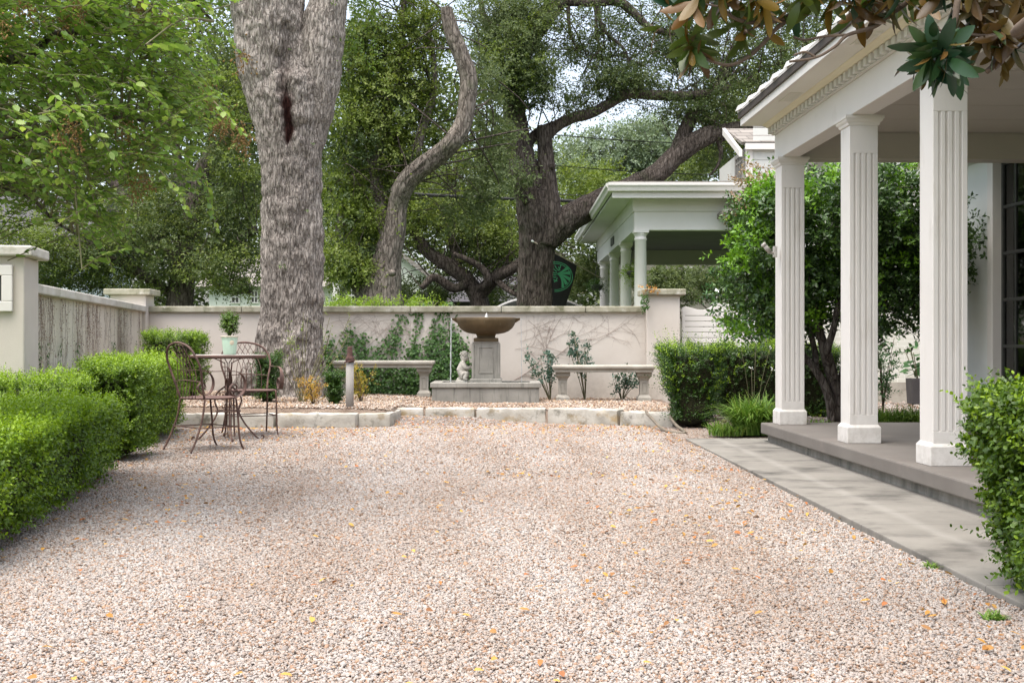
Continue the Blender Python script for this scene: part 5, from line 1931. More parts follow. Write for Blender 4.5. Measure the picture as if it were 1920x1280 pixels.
# ------------------------------------------------------------------ grasses
def grass_clump(label, c, zb, n, h, r, flowers=0, mat='grass_leaf', wd=.006):
    t = thing('grass_clump', label, 'ornamental grass', (c[0], c[1], zb), 0, 'grassy border clumps')
    mb = MB()
    for k in range(n):
        a = RNG.uniform(0, 6.28)
        b = r * .35 * math.sqrt(RNG.random())
        a2 = RNG.uniform(0, 6.28)
        hh = h * RNG.uniform(.5, 1.1)
        out = hh * RNG.uniform(.3, 1.15)
        u = np.linspace(0, 1, 6)
        x = b * math.cos(a2) + math.cos(a) * out * u ** 1.6
        y = b * math.sin(a2) + math.sin(a) * out * u ** 1.6
        z = hh * (u - .55 * u ** 3 * (out / hh))
        w = wd * (1 - u ** 2) + .0006
        sx, sy = -math.sin(a), math.cos(a)
        V = np.concatenate([np.stack([x + sx * w, y + sy * w, z], 1), np.stack([x - sx * w, y - sy * w, z], 1)])
        i = np.arange(5)
        mb.add(V, np.stack([i, i + 1, i + 7, i + 6], 1), 0, True)
    mb.build('blades', M[mat], t, local=True)
    if flowers:
        for k in range(flowers):
            mb = MB()
            fl = MB()
            a = RNG.uniform(0, 6.28)
            hh = h * RNG.uniform(1.3, 1.9)
            p = smooth_path([(0, 0, 0), (.1 * math.cos(a), .1 * math.sin(a), hh * .6), (.2 * math.cos(a), .2 * math.sin(a), hh)], 5)
            mb.tube(p, .002, 4)
            for _ in range(7):
                c_ = p[-1] + RNG.normal(size=3) * .012
                fl.add(np.array([[1, 0, 0], [-1, 0, 0], [0, 1, 0], [0, -1, 0], [0, 0, 1], [0, 0, -1]]) * .006 + c_, np.array([[0, 2, 4], [2, 1, 4], [1, 3, 4], [3, 0, 4], [2, 0, 5], [1, 2, 5], [3, 1, 5], [0, 3, 5]]))
            st = mb.build('flower_stalk', M['greentwig'], t, local=True)
            fl.build('flower_head', M['white'], st, local=True)


grass_clump('arching grass clump with white flower stalks just left of the farthest porch column', P(1412, 0, 12.0)[:2], .03, 900, .50, .5, 5, wd=.008)
grass_clump('low sparse grass clump where the walkway begins, left of the porch slab', P(1362, 0, 11.9)[:2], .03, 260, .19, .5)
for k, px in enumerate((1655, 1690, 1722, 1765)):
    grass_clump(['reddish green grass clump directly right of the middle porch column', 'grass clump second to the right of the middle porch column, behind the slab edge', 'grass clump close to the left side of the nearest porch column', 'grass clump hidden mostly behind the nearest porch column'][k],
                P(px, 0, 12.6)[:2], .05, 260, .30, .35)
grass_clump('small green tuft under the small multi-stemmed tree', P(1530, 0, 12.3)[:2], .05, 160, .15, .5)
grass_clump('yellowish weed tuft on the gravel at the foot of the big right-hand bush', (1.63, 4.1), .0, 90, .05, .09, wd=.004)
grass_clump('grey weed tuft growing in the edge of the walkway beside the gravel', (wx(5.05) - .02, 5.05, ), .0, 60, .045, .09, wd=.003)
# red-brown planter with a leafy plant against the brick
t = thing('dark_planter', 'dark square planter with a broad-leaved plant against the white brick wall', 'planter', P(1722, 750, 16.7))
o = P(1722, 750, 16.7)
MB().sqloft([(.12, -.05), (.135, .30), (.12, .30), (.11, .26)]).build('pot', M['planter'], t, local=True, bevel=.004)
mb = MB()
for k in range(7):
    a = RNG.uniform(0, 6.28)
    mb.tube(smooth_path([(0, 0, .25), (.07 * math.cos(a), .07 * math.sin(a), .4), (.2 * math.cos(a), .2 * math.sin(a), RNG.uniform(.5, .72))], 5), .006, 5)
mb.build('stem', M['greentwig'], t, local=True)
n = 46
pos = np.stack([RNG.normal(size=n) * .10, RNG.normal(size=n) * .08, RNG.uniform(.36, .74, n)], 1)
V, Fq = leaf_mesh(pos, rdir(n) * (1, 1, .5) + np.array([0, 0, .1]), np.tile([0, -.5, 1.0], (n, 1)) + RNG.normal(size=(n, 3)) * .3, RNG.uniform(.1, .17, n), RNG.uniform(.06, .09, n), 'oval')
MB().add(V, Fq, 0, True).build('foliage', M['fern_leaf'], t, local=True)
loose_shrub('feathery_shrub', 'feathery pale green shrub beside the middle porch column, before the brick wall', P(1655, 0, 14.6)[:2], .28, .95, 170, 'fern_leaf', .045, zb=.08, k=6, group=None)

# flowering mallow in front of the gate
t = thing('flowering_shrub', 'leafy shrub with a few white flowers leaning over the slatted gate', 'shrub', (P(1440, 0, 16.2)[0], 16.2, .05))
mb = MB()
tp = []
for e in ((1340, 590), (1355, 640), (1330, 540), (1380, 560), (1400, 610), (1420, 580), (1400, 520), (1440, 540), (1450, 620), (1370, 600), (1420, 640), (1460, 590)):
    b_ = P(1462, 745, 16.2)
    w = P(e[0], e[1], RNG.uniform(15.8, 16.5))
    p = smooth_path([b_, b_ * .5 + w * .5 + np.array([.05, 0, .15]), w], 8)
    mb.tube(p, np.linspace(.01, .003, len(p)), 5)
    tp.append(p[7:])
mb.build('stem', M['greentwig'], t)
T = np.concatenate(tp)
n = 330
base = T[RNG.integers(0, len(T), n)] + RNG.normal(size=(n, 3)) * .05
V, Fq = sprigs(base, rdir(n) + np.array([-.2, 0, -.1]), RNG.uniform(.1, .2, n), 6, .065, .028, .15)
MB().add(V, Fq, 0, True).build('foliage', M['fern_leaf'], t)
for (px, py) in ((1345, 545), (1416, 606), (1400, 516)):
    mb = MB()
    c_ = P(px, py, 15.75)
    for k in range(5):
        a = k * 1.256
        V, Fq = leaf_mesh(c_[None], np.array([[math.cos(a), -.4, math.sin(a) * .6 + .3]]), np.array([[0, -1., .6]]), .045, .04, 'oval')
        mb.add(V, Fq)
    mb.build('flower', M['white'], t)
# ================================================================== TREES
def bark_tube(mb, rows, n=64, m=14, amp=.05, fr=7.0, seed=0, wound=None, lobes=0.0, zfoot=0.0, pxY=None):
    """rows: (px, py, Y, r_px) when pxY else (x, y, z, r). A furrowed limb."""
    rows = np.array(rows, float)
    if pxY is not False:
        q = np.array([np.append(P(a, b, c), r * c / F) for a, b, c, r in rows])
    else:
        q = rows
    s = smooth_path(q, m)
    p, r = s[:, :3], np.maximum(s[:, 3], .004)
    t, u, w = frames(p)
    th = np.linspace(0, 2 * PI, n, endpoint=False)
    ds = np.concatenate([[0], np.cumsum(np.linalg.norm(np.diff(p, axis=0), axis=1))])
    rb = max(r.mean(), .03)
    C, S_ = np.cos(th), np.sin(th)
    co = np.stack([np.repeat(C[None] * rb * fr, len(p), 0), np.repeat(S_[None] * rb * fr, len(p), 0), np.repeat(ds[:, None] * fr * .28, n, 1)], -1).reshape(-1, 3)
    wob = co + .35 * np.stack([vnoise(co * .9 + 5, seed + 3), vnoise(co * .9 + 9, seed + 4), 0 * co[:, 0]], 1)
    rid = 1 - 2 * np.abs(fbm(wob, 3, seed))
    big = fbm(np.stack([co[:, 0] * .25, co[:, 1] * .25, co[:, 2] * .9], 1), 2, seed + 9)
    R = np.repeat(r[:, None], n, 1).ravel()
    disp = R * (1 + big * .09) + amp * R * (rid - .3)
    if lobes:
        h = np.repeat((p[:, 2] - zfoot)[:, None], n, 1).ravel()
        T = np.tile(th, len(p))
        disp += R * lobes * np.exp(-np.clip(h, 0, 9) / .28) * (.55 + .45 * np.cos(5 * T + 1.0) + .2 * np.cos(3 * T))
    D = C[None, :, None] * u[:, None] + S_[None, :, None] * w[:, None]
    V = np.repeat(p[:, None], n, 1).reshape(-1, 3) + D.reshape(-1, 3) * disp[:, None]
    at = np.zeros(len(V))
    if wound is not None:
        V, at = wound(V, D.reshape(-1, 3), at)
    Fl = [grid_faces(len(p), n, True), np.arange(n)[::-1].copy(), np.arange(n) + (len(p) - 1) * n]
    mb.add(V, Fl, 0, True, at)
    return s


def crown(mb, blobs, leafL, leafW, limbs, twigmb, perc=110, crad=.35, mi=0, pxY=True, droop=.15, tw=True, tones=None):
    """leaf clusters inside ellipsoids given in photo pixels and depth; each hangs on a twig from the nearest limb"""
    limbp = np.concatenate([l[:, :3] for l in limbs]) if limbs else None
    for bl in blobs:
        px, py, Y, rx, ry, rz, nc = bl[:7]
        k = Y / F
        c = P(px, py, Y)
        q = rdir(nc) * (RNG.uniform(0, 1, (nc, 1)) ** .42) * np.array([rx * k, rz, ry * k]) + c
        for cc in q:
            if tw and limbp is not None and RNG.random() < .36:
                d = np.linalg.norm(limbp - cc, axis=1)
                j = d.argmin()
                if d[j] < 2.6:
                    near = np.nonzero(d < d[j] + .9)[0]
                    a = limbp[RNG.choice(near)]
                    dd = np.linalg.norm(cc - a)
                    mid = a * .45 + cc * .55 + RNG.normal(size=3) * .2 * dd + np.array([0, 0, .14 * dd])
                    pp = smooth_path([a, mid, cc], 5)
                    twigmb.tube(pp, np.linspace(.010 + .010 * d[j] / 2, .004, len(pp)), 4)
            cr = crad * RNG.uniform(.5, 1.25)
            n = int(perc * RNG.uniform(.7, 1.5))
            m_ = mi if not tones else int(RNG.choice(tones))
            if RNG.random() < .72:       # a spray: leafy shoots fanning out of the twig end
                k_ = 9
                ns = max(3, n // k_)
                o = RNG.normal(size=(ns, 3)) * np.array([cr, cr, cr * .5]) * .5
                main = norm(RNG.normal(size=3) * np.array([1, .7, .5]) + np.array([0, -.2, .12]))
                V, Fq = sprigs(cc + o, norm(o) * .7 + main * .9 + RNG.normal(size=(ns, 3)) * .35, cr * RNG.uniform(.6, 1.3, ns), k_, leafL * 1.05, leafW * 1.05, droop, 'diamond', .8)
                mb.add(V, Fq, m_, True)
                continue
            o = RNG.normal(size=(n, 3)) * np.array([cr, cr, cr * .55]) * .62
            pos = cc + o
            ax = norm(o + RNG.normal(size=(n, 3)) * cr * .7 + np.array([0, 0, -droop * cr]))
            nr = norm(RNG.normal(size=(n, 3)) * .55 + np.array([0, -.15, 1.0]))
            V, Fq = leaf_mesh(pos, ax, nr, leafL * RNG.uniform(.65, 1.25, n), leafW * RNG.uniform(.7, 1.2, n))
            mb.add(V, Fq, m_, True)


# ------------------------------------------------------------------ the big trunk in the raised bed
TY = 16.0
t = thing('elm_tree', 'massive forked tree with furrowed grey bark and a dark wound below its fork', 'tree', P(546, 757, TY))


def wound(V, D, at):
    # a vertical scar facing the camera; the recess above it has shade painted in
    px = 960 + V[:, 0] * F / V[:, 1]
    py = 640 - (V[:, 2] - CH) * F / V[:, 1]
    cx = 537 + 4 * np.sin(py / 31.0) + 1.2 * np.sin(py / 9.0)
    hw = np.interp(py, [40, 100, 150, 185, 215, 240, 262, 275], [9, 16, 16, 13, 12, 11, 8, .5]) * (1 + .25 * np.sin(py / 5.3) * np.sin(py / 11.7))
    inside = (D[:, 1] < -.2) & (py > 40) & (py < 280)
    f = np.clip(1.25 - np.abs(px - cx) / hw, 0, 1) * inside
    V = V - D * (f * np.interp(py, [40, 160, 220, 280], [.05, .07, .12, .02]))[:, None]
    at = np.maximum(at, np.clip(f * 1.5 * np.interp(py, [60, 150, 178, 190, 255, 275], [.2, .36, .6, 1, 1, .3]), 0, 1))
    return V, at


mb = MB()
limbs = [bark_tube(mb, [(552, 790, TY, 54), (548, 745, TY, 55), (544, 700, TY, 58), (543, 650, TY, 60), (546, 600, TY, 57), (548, 520, TY, 55.5), (548, 450, TY, 55.5), (547, 370, TY, 55), (546, 300, TY, 56), (543, 230, TY, 63), (541, 165, TY, 68), (545, 120, TY, 48), (552, 80, TY, 36), (558, 48, TY, 16)], 380, 30, .06, 24.0, 2, wound, .34, .14),
         bark_tube(mb, [(520, 260, TY, 34), (512, 180, TY, 50), (508, 110, TY, 63), (504, 40, TY, 66), (497, -40, TY, 63), (480, -160, TY - .1, 56), (440, -330, TY - .3, 44), (380, -520, TY - .6, 30)], 340, 26, .06, 24.0, 6, wound),
         bark_tube(mb, [(572, 290, TY, 28), (588, 210, TY, 36), (595, 130, TY, 43), (605, 60, TY, 40), (616, 0, TY, 34), (634, -120, TY + .1, 33), (670, -300, TY + .3, 28), (720, -500, TY + .6, 20)], 260, 26, .07, 22.0, 8)]
for a in ([(512, 690, TY - .05, 34), (482, 705, TY - .15, 30), (455, 730, TY - .2, 22), (430, 752, TY - .25, 14), (405, 768, TY - .3, 7)],):
    bark_tube(mb, a, 90, 14, .10, 9.0, 11)
tk = mb.build('trunk', M['elm_bark'], t, attr=True)
tw = MB()
cm = MB()
crown(cm, [(668, 40, 16.3, 22, 60, .5, 6), (455, -10, 16, 40, 35, .6, 7), (660, 110, 16.4, 14, 30, .3, 3), (420, -420, 15.5, 330, 130, 2.2, 46), (700, -520, 16.5, 330, 140, 2.2, 46)], .06, .03, limbs, tw, 70, .3, tw=False)
# epicormic sprouts on the bark
q = np.array([P(a, b, TY - .42) for a, b in ((585, 270), (528, 500), (524, 505), (530, 495), (574, 395))])
V, Fq = sprigs(q, rdir(5) + np.array([0, -.8, .3]), .1, 8, .03, .016)
cm.add(V, Fq)
cm.build('crown', M['elm_leaf'], t)

# ------------------------------------------------------------------ crooked oak
Y1 = 22.0
t = thing('oak_tree', 'leaning oak with a bare crooked limb ending in a sawn stub', 'tree', P(710, 640, Y1))
mb = MB()
limbs = [bark_tube(mb, [(700, 750, Y1, 54), (704, 640, Y1, 50), (713, 575, Y1, 41), (719, 530, Y1, 33), (727, 485, Y1, 26), (739, 430, Y1, 20.5), (745, 385, Y1, 18.5), (760, 345, Y1 - .1, 18.5), (786, 318, Y1 - .2, 18.5), (816, 296, Y1 - .3, 17.6), (847, 268, Y1 - .4, 16.8), (868, 232, Y1 - .4, 16.0), (876, 190, Y1 - .4, 15.5), (878, 145, Y1 - .4, 15.5), (866, 105, Y1 - .4, 15.1), (851, 70, Y1 - .4, 13.9), (842, 40, Y1 - .4, 12.2), (838, 24, Y1 - .4, 10.5), (837, 15, Y1 - .4, 9.5)], 150, 16, .12, 9, 21, None, .2, 1.0),
         bark_tube(mb, [(700, 590, Y1, 22), (680, 545, Y1 + .2, 16), (655, 500, Y1 + .4, 13), (640, 430, Y1 + .8, 11), (650, 330, Y1 + 1, 9), (660, 200, Y1 + 1.2, 7), (650, 60, Y1 + 1.3, 5)], 60, 10, .12, 9, 22),
         bark_tube(mb, [(730, 450, Y1, 16), (712, 390, Y1 + .3, 13), (705, 300, Y1 + .6, 11), (730, 200, Y1 + .8, 9), (750, 100, Y1 + .9, 7), (760, -40, Y1 + .9, 5)], 60, 10, .12, 9, 23),
         bark_tube(mb, [(745, 395, Y1, 10), (790, 250, Y1 + .8, 8), (815, 150, Y1 + .9, 6), (800, 40, Y1 + 1, 4)], 40, 8, .1, 9, 24)]
k0 = bark_tube(mb, [(735, 512, Y1 - .74, 7), (737, 512, Y1 - .82, 6), (738, 513, Y1 - .85, 3)], 24, 4, .1, 9, 4)
mb.build('trunk', M['oak_bark_pale'], t, attr=True)
tw, cm = MB(), MB()
crown(cm, [(668, 270, 22.8, 60, 150, 1.0, 95), (735, 190, 22.9, 62, 130, 1.0, 80), (690, 90, 23, 75, 80, 1.0, 62), (795, 80, 23, 42, 95, .8, 36), (680, 420, 22.4, 48, 75, .8, 46), (648, 490, 22.2, 38, 45, .7, 30), (745, 330, 22.6, 45, 50, .6, 22), (800, 200, 23.0, 42, 60, .6, 24),
             (720, -60, 23, 130, 70, 1.2, 36), (668, 515, 21.8, 26, 26, .3, 10)], .074, .037, limbs, tw, 150, .36, tones=[0, 0, 0, 2, 3])
crown(cm, [(915, 200, 23.4, 34, 110, .8, 30), (912, 330, 23, 40, 60, .6, 26), (880, 390, 23, 50, 35, .6, 16), (930, 260, 23.5, 30, 50, .6, 14)], .08, .04, limbs, tw, 80, .3, 1)
tw.build('twig', M['oak_bark'], t)
cm.build('crown', [M['oak_warm'], M['oak_grey'], M['oak_light'], M['oak_deep']], t)

# ------------------------------------------------------------------ great oak
Y2 = 27.5
t = thing('oak_tree', 'great dark oak with a wide fork, one limb reaching low over the carport roof', 'tree', P(1005, 640, Y2))
mb = MB()
limbs = [bark_tube(mb, [(1004, 730, Y2, 42), (1003, 640, Y2, 35), (1003, 575, Y2, 32.5), (1004, 510, Y2, 31.5), (1007, 450, Y2, 33), (1006, 410, Y2, 34), (998, 370, Y2, 31), (984, 320, Y2, 27), (972, 270, Y2, 23.5), (965, 215, Y2, 20), (966, 160, Y2, 18), (980, 100, Y2, 17), (1012, 45, Y2, 18), (1040, 10, Y2, 17), (1075, -40, Y2, 14), (1120, -120, Y2, 10)], 130, 14, .12, 8, 31, None, .15, .2),
         bark_tube(mb, [(1018, 460, Y2 - .1, 26), (1030, 400, Y2 - .1, 23), (1028, 350, Y2 - .1, 17), (1024, 305, Y2 - .1, 15), (1021, 265, Y2 - .1, 13.5), (1020, 236, Y2 - .1, 13)], 90, 12, .12, 8, 32),
         bark_tube(mb, [(1022, 262, Y2 - .1, 8), (1040, 240, Y2, 11), (1072, 222, Y2, 10), (1108, 213, Y2, 9.5), (1145, 193, Y2, 9), (1178, 176, Y2, 9.5), (1225, 178, Y2, 9), (1280, 180, Y2, 8), (1340, 172, Y2 + .2, 7), (1420, 150, Y2 + .5, 5)], 60, 10, .12, 8, 33),
         bark_tube(mb, [(975, 290, Y2, 12), (995, 262, Y2 + .1, 10), (1015, 245, Y2 + .1, 9), (1040, 236, Y2, 9)], 50, 8, .12, 8, 34),
         bark_tube(mb, [(1015, 455, Y2, 26), (1045, 425, Y2, 27), (1080, 402, Y2, 24), (1130, 375, Y2, 21), (1185, 350, Y2, 19), (1232, 325, Y2, 18.5), (1268, 292, Y2, 18.5), (1300, 268, Y2, 17.5), (1335, 252, Y2, 16), (1375, 244, Y2, 15), (1420, 238, Y2, 13), (1500, 200, Y2 + .3, 10), (1600, 120, Y2 + .5, 7)], 90, 12, .12, 8, 35),
         bark_tube(mb, [(1262, 300, Y2, 15), (1278, 262, Y2 + .1, 14), (1292, 228, Y2 + .2, 12), (1312, 200, Y2 + .3, 10), (1335, 172, Y2 + .4, 7), (1370, 120, Y2 + .5, 5)], 60, 10, .12, 8, 36),
         bark_tube(mb, [(1050, 2, Y2, 9), (1110, 4, Y2, 9), (1160, 4, Y2, 8), (1188, 25, Y2, 7.5), (1215, 50, Y2, 6.5), (1250, 62, Y2, 5), (1300, 70, Y2, 3)], 50, 10, .12, 8, 37),
         bark_tube(mb, [(1120, 4, Y2, 4), (1128, 50, Y2, 3.5), (1148, 72, Y2, 3), (1172, 95, Y2, 2), (1180, 130, Y2, 1.5)], 30, 8, .1, 8, 38),
         bark_tube(mb, [(1118, 6, Y2, 3.5), (1118, 60, Y2, 3), (1124, 92, Y2, 2.5), (1110, 110, Y2, 2), (1095, 135, Y2, 1.5)], 30, 8, .1, 8, 39),
         bark_tube(mb, [(1065, 10, Y2, 4), (1068, 55, Y2, 3), (1078, 85, Y2, 2), (1090, 100, Y2, 1)], 30, 8, .1, 8, 40),
         bark_tube(mb, [(966, 170, Y2, 8), (930, 90, Y2, 6), (905, 20, Y2 + .2, 5), (890, -60, Y2 + .4, 4)], 40, 8, .1, 8, 41),
         bark_tube(mb, [(1345, 258, Y2, 5), (1352, 285, Y2, 4), (1346, 310, Y2, 2.5), (1330, 330, Y2, 1.5)], 30, 8, .1, 8, 42),
         bark_tube(mb, [(990, 380, Y2 - .3, 8), (962, 340, Y2 - .5, 6), (930, 300, Y2 - .7, 4), (905, 270, Y2 - .8, 2)], 30, 8, .1, 8, 43)]
bark_tube(mb, [(1033, 312, Y2 - .26, 5), (1037, 312, Y2 - .34, 5), (1038, 312, Y2 - .36, 2.5)], 24, 4, .1, 8, 44)
mb.build('trunk', M['oak_bark'], t, attr=True)
tw, cm = MB(), MB()
crown(cm, [(960, 110, 26.7, 66, 70, 1.0, 40), (930, 50, 26.8, 55, 60, 1, 20), (1000, 40, 26.8, 60, 50, 1, 20)], .066, .034, limbs, tw, 140, .34, 1)
crown(cm, [(965, 95, 26.9, 72, 85, 1.2, 62), (925, 60, 27, 60, 80, 1.2, 36), (1005, 165, 26.9, 45, 50, .8, 26), (985, 20, 27, 70, 50, 1, 34), (955, 170, 26.8, 40, 30, .5, 12)], .068, .034, limbs, tw, 150, .38, tones=[0, 0, 1, 2, 3])
crown(cm, [(1130, 45, 27.6, 70, 55, 1.2, 30), (1055, 85, 27.6, 32, 60, .9, 16), (1140, 160, 27.6, 60, 36, .9, 40), (1138, 105, 28, 50, 40, 1.0, 22), (1225, 125, 27.9, 45, 75, 1.2, 34), (1255, 70, 28, 62, 75, 1.2, 44), (1075, 200, 27.6, 30, 28, .6, 13), (1185, 155, 27.6, 45, 30, .8, 22), (1330, 110, 28.2, 80, 70, 1.4, 50),
             (1275, 215, 27.8, 70, 32, .8, 22), (1360, 190, 27.9, 80, 50, 1.2, 46), (1440, 120, 28.3, 100, 100, 1.6, 80), (1520, 60, 28.5, 90, 90, 1.6, 50), (1180, -40, 28, 260, 50, 1.6, 50), (1420, 30, 28.3, 120, 60, 1.6, 40), (1340, 300, 28.2, 60, 30, .8, 10), (1255, 190, 27.6, 60, 24, .6, 12)], .068, .034, limbs, tw, 125, .36, tones=[0, 0, 0, 1, 3])
crown(cm, [(955, 340, 26.6, 40, 40, .6, 12), (1040, 300, 28, 20, 40, .4, 4), (960, 240, 26.7, 26, 40, .4, 5)], .08, .04, limbs, tw, 80, .3, 1)
tw.build('twig', M['oak_bark'], t)
cm.build('crown', [M['oak_leaf'], M['oak_grey'], M['oak_warm'], M['oak_deep']], t)


# ------------------------------------------------------------------ more oaks behind
def back_oak(label, Y, trunk, extra, blobs, mats, leafL=.08, perc=130, crad=.45, bark='oak_bark', name='oak_tree', group='oaks behind the garden wall', second=None):
    t = thing(name, label, 'tree', P(trunk[0][0], 640, Y), 0, group)
    mb = MB()
    L = [bark_tube(mb, trunk, 48, 8, .12, 8, int(Y))]
    for e in extra:
        L.append(bark_tube(mb, e, 32, 8, .12, 8, int(Y) + 3))
    mb.build('trunk', M[bark], t, attr=True)
    tw, cm = MB(), MB()
    k_ = len(mats)
    crown(cm, blobs, leafL, leafL * .5, L, tw, perc, crad, tones=[0, 0, 0, 1, k_, k_ + 1] if Y < 45 else None)
    if second:
        crown(cm, second, leafL, leafL * .5, L, tw, perc, crad, 1)
    if tw.V:
        tw.build('twig', M[bark], t)
    cm.build('crown', [M[m] for m in mats] + [M['oak_light'], M['oak_deep']], t)


back_oak('dark spreading oak hanging low over the left wall, behind the drooping myrtle', 30,
         [(330, 720, 30, 34), (335, 600, 30, 26), (345, 500, 30, 22), (365, 400, 30, 19), (392, 300, 30, 16), (440, 255, 30, 13), (500, 200, 30, 9)],
         [[(350, 480, 30, 12), (400, 500, 29.7, 10), (440, 455, 29.5, 9), (480, 430, 29.2, 7)], [(345, 500, 30, 12), (270, 420, 30.3, 10), (200, 330, 30.5, 8), (120, 260, 30.8, 6)], [(360, 420, 30, 10), (330, 280, 30.3, 8), (320, 150, 30.5, 6), (300, 0, 30.6, 4)], [(350, 470, 30, 9), (420, 540, 29.5, 7), (470, 545, 29.3, 5)], [(335, 560, 30, 9), (240, 500, 29.5, 8), (150, 470, 29.2, 5)]],
         [(310, 430, 29.6, 150, 90, 1.4, 120), (440, 350, 29.4, 60, 150, 1.2, 90), (430, 495, 28.8, 70, 48, 1.0, 56), (150, 480, 29.2, 120, 55, 1.2, 70), (370, 160, 30.6, 110, 120, 1.6, 84), (100, 250, 31, 150, 180, 1.8, 110), (450, 130, 30.6, 40, 110, 1, 34), (90, 520, 29.5, 70, 40, 1, 30), (250, 530, 30, 150, 26, 1, 36), (200, -20, 31, 250, 70, 1.8, 60)],
         ['oak_leaf', 'oak_warm'], .08, 130, .42, second=[(40, 440, 28.8, 80, 50, 1, 26), (440, 200, 29.2, 30, 90, .8, 16)])
back_oak('yellow-green oak filling the middle distance between the crooked oak and the great oak', 35,
         [(905, 760, 35, 24), (905, 640, 35, 20), (900, 570, 35, 17), (880, 530, 35, 15), (845, 500, 35, 13), (800, 470, 35, 11), (770, 420, 35, 8)],
         [[(895, 560, 35, 12), (930, 520, 34.6, 11), (965, 500, 34.4, 9), (1000, 470, 34.4, 6)], [(880, 530, 35, 10), (850, 540, 34.5, 8), (815, 520, 34.3, 7), (790, 540, 34.2, 5)], [(890, 545, 35, 9), (915, 530, 34.4, 7), (900, 500, 34.2, 6), (850, 475, 34, 4)], [(930, 525, 34.6, 7), (955, 545, 34.3, 5), (985, 560, 34.2, 3)], [(860, 510, 35, 8), (845, 430, 35.3, 7), (850, 350, 35.5, 5), (860, 280, 35.6, 3)]],
         [(840, 410, 35, 110, 62, 1.6, 110), (760, 385, 35.5, 70, 55, 1.2, 50), (920, 420, 35.3, 60, 60, 1.2, 50), (700, 430, 36, 110, 80, 1.4, 60), (850, 330, 36, 110, 45, 1.5, 60), (930, 460, 35, 50, 40, 1, 26), (880, 485, 35.4, 90, 22, 1, 22)],
         ['oak_warm', 'oak_leaf'], .085, 130, .42, second=[(800, 545, 36, 60, 22, 1, 20), (930, 550, 37, 90, 24, 1, 26), (740, 550, 37, 50, 25, 1, 14), (1090, 520, 33.5, 45, 52, 1.0, 34), (690, 545, 37, 80, 20, 1, 14)])
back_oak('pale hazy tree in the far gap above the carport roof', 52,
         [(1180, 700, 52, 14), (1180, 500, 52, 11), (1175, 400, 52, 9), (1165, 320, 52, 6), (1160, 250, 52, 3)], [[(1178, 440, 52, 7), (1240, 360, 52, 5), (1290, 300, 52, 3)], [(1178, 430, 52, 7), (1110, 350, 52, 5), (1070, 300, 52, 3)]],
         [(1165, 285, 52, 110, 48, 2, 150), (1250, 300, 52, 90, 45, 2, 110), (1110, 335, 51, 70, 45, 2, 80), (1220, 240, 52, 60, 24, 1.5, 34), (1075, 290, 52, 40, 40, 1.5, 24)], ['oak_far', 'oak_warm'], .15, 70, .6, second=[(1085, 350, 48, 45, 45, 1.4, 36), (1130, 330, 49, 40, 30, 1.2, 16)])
back_oak('leafy oak at the far right, its crown showing over the porch gutter', 38,
         [(1480, 760, 38, 24), (1480, 600, 38, 20), (1470, 450, 38, 18), (1450, 330, 38, 14), (1430, 220, 38, 9)], [[(1470, 420, 38, 12), (1400, 330, 38, 9), (1340, 290, 38, 6)], [(1465, 400, 38, 12), (1540, 280, 38, 9), (1600, 150, 38, 6)]],
         [(1360, 270, 38, 80, 60, 1.6, 66), (1450, 200, 38, 120, 110, 2, 110), (1580, 120, 38, 140, 120, 2, 90), (1320, 320, 38, 70, 30, 1.3, 26)], ['oak_warm', 'oak_leaf'], .11, 85, .48)

# woodland beyond everything: one dense far mass
cm = MB()
for (a, b, y0, y1, Y, nc) in ((-500, 960, 330, 600, 66, 900), (300, 900, 120, 400, 70, 420), (-500, 500, -60, 380, 70, 520), (940, 1500, 420, 600, 66, 330), (1350, 2300, 150, 600, 68, 620), (900, 1060, 260, 480, 68, 130)):
    k = Y / F
    for _ in range(nc):
        c = P(RNG.uniform(a, b), RNG.uniform(y0, y1), Y + RNG.uniform(-4, 4))
        if c[2] < 0:
            continue
        n = 46
        o = RNG.normal(size=(n, 3)) * np.array([.8, .8, .5])
        V, Fq = leaf_mesh(c + o, o + RNG.normal(size=(n, 3)) * .5, RNG.normal(size=(n, 3)) * .5 + np.array([0, 0, 1.]), RNG.uniform(.25, .42, n), RNG.uniform(.14, .24, n))
        cm.add(V, Fq, 0, True)
o = cm.build('far_woodland', M['oak_leaf'])
tag(o, 'dense green woodland mass filling the far background', 'woodland', kind='stuff')

# ------------------------------------------------------------------ plants beyond the wall
for k, (px, w_, top, lab) in enumerate(((640, 34, 556, 'lime green shrub just right of the big trunk, topping the wall'), (700, 44, 557, 'lime green shrub at the foot of the crooked oak, topping the wall'), (775, 62, 553, 'tallest lime green shrub topping the wall above the left bench'))):
    Yb = 18.4
    c = P(px, 640, Yb)
    zt = P(0, top, Yb)[2]
    t = thing('leafy_shrub', lab, 'shrub', (c[0], Yb, 0), 0, 'lime shrubs behind the back wall')
    tw, cm = MB(), MB()
    for _ in range(10):
        tw.tube(smooth_path([(RNG.normal() * .08, RNG.normal() * .08, 0), (RNG.normal() * .2, RNG.normal() * .15, zt * .6), (RNG.normal() * w_ * .004, RNG.normal() * .2, zt * .95)], 5), np.linspace(.012, .004, 11), 5)
    tw.build('stem', M['greentwig'], t, local=True)
    n = 420
    base = np.stack([RNG.normal(size=n) * w_ * .0042, RNG.normal(size=n) * .2, RNG.uniform(zt * .55, zt, n) - .04], 1)
    base[:, 2] -= .12 * (np.abs(base[:, 0]) / (w_ * .008)) ** 2 * RNG.uniform(.5, 1.5, n)
    V, Fq = sprigs(base, rdir(n) + np.array([0, 0, .5]), RNG.uniform(.08, .2, n), 9, .045, .022, .1)
    cm.add(V, Fq)
    cm.build('foliage', M['lime_leaf'], t, local=True)


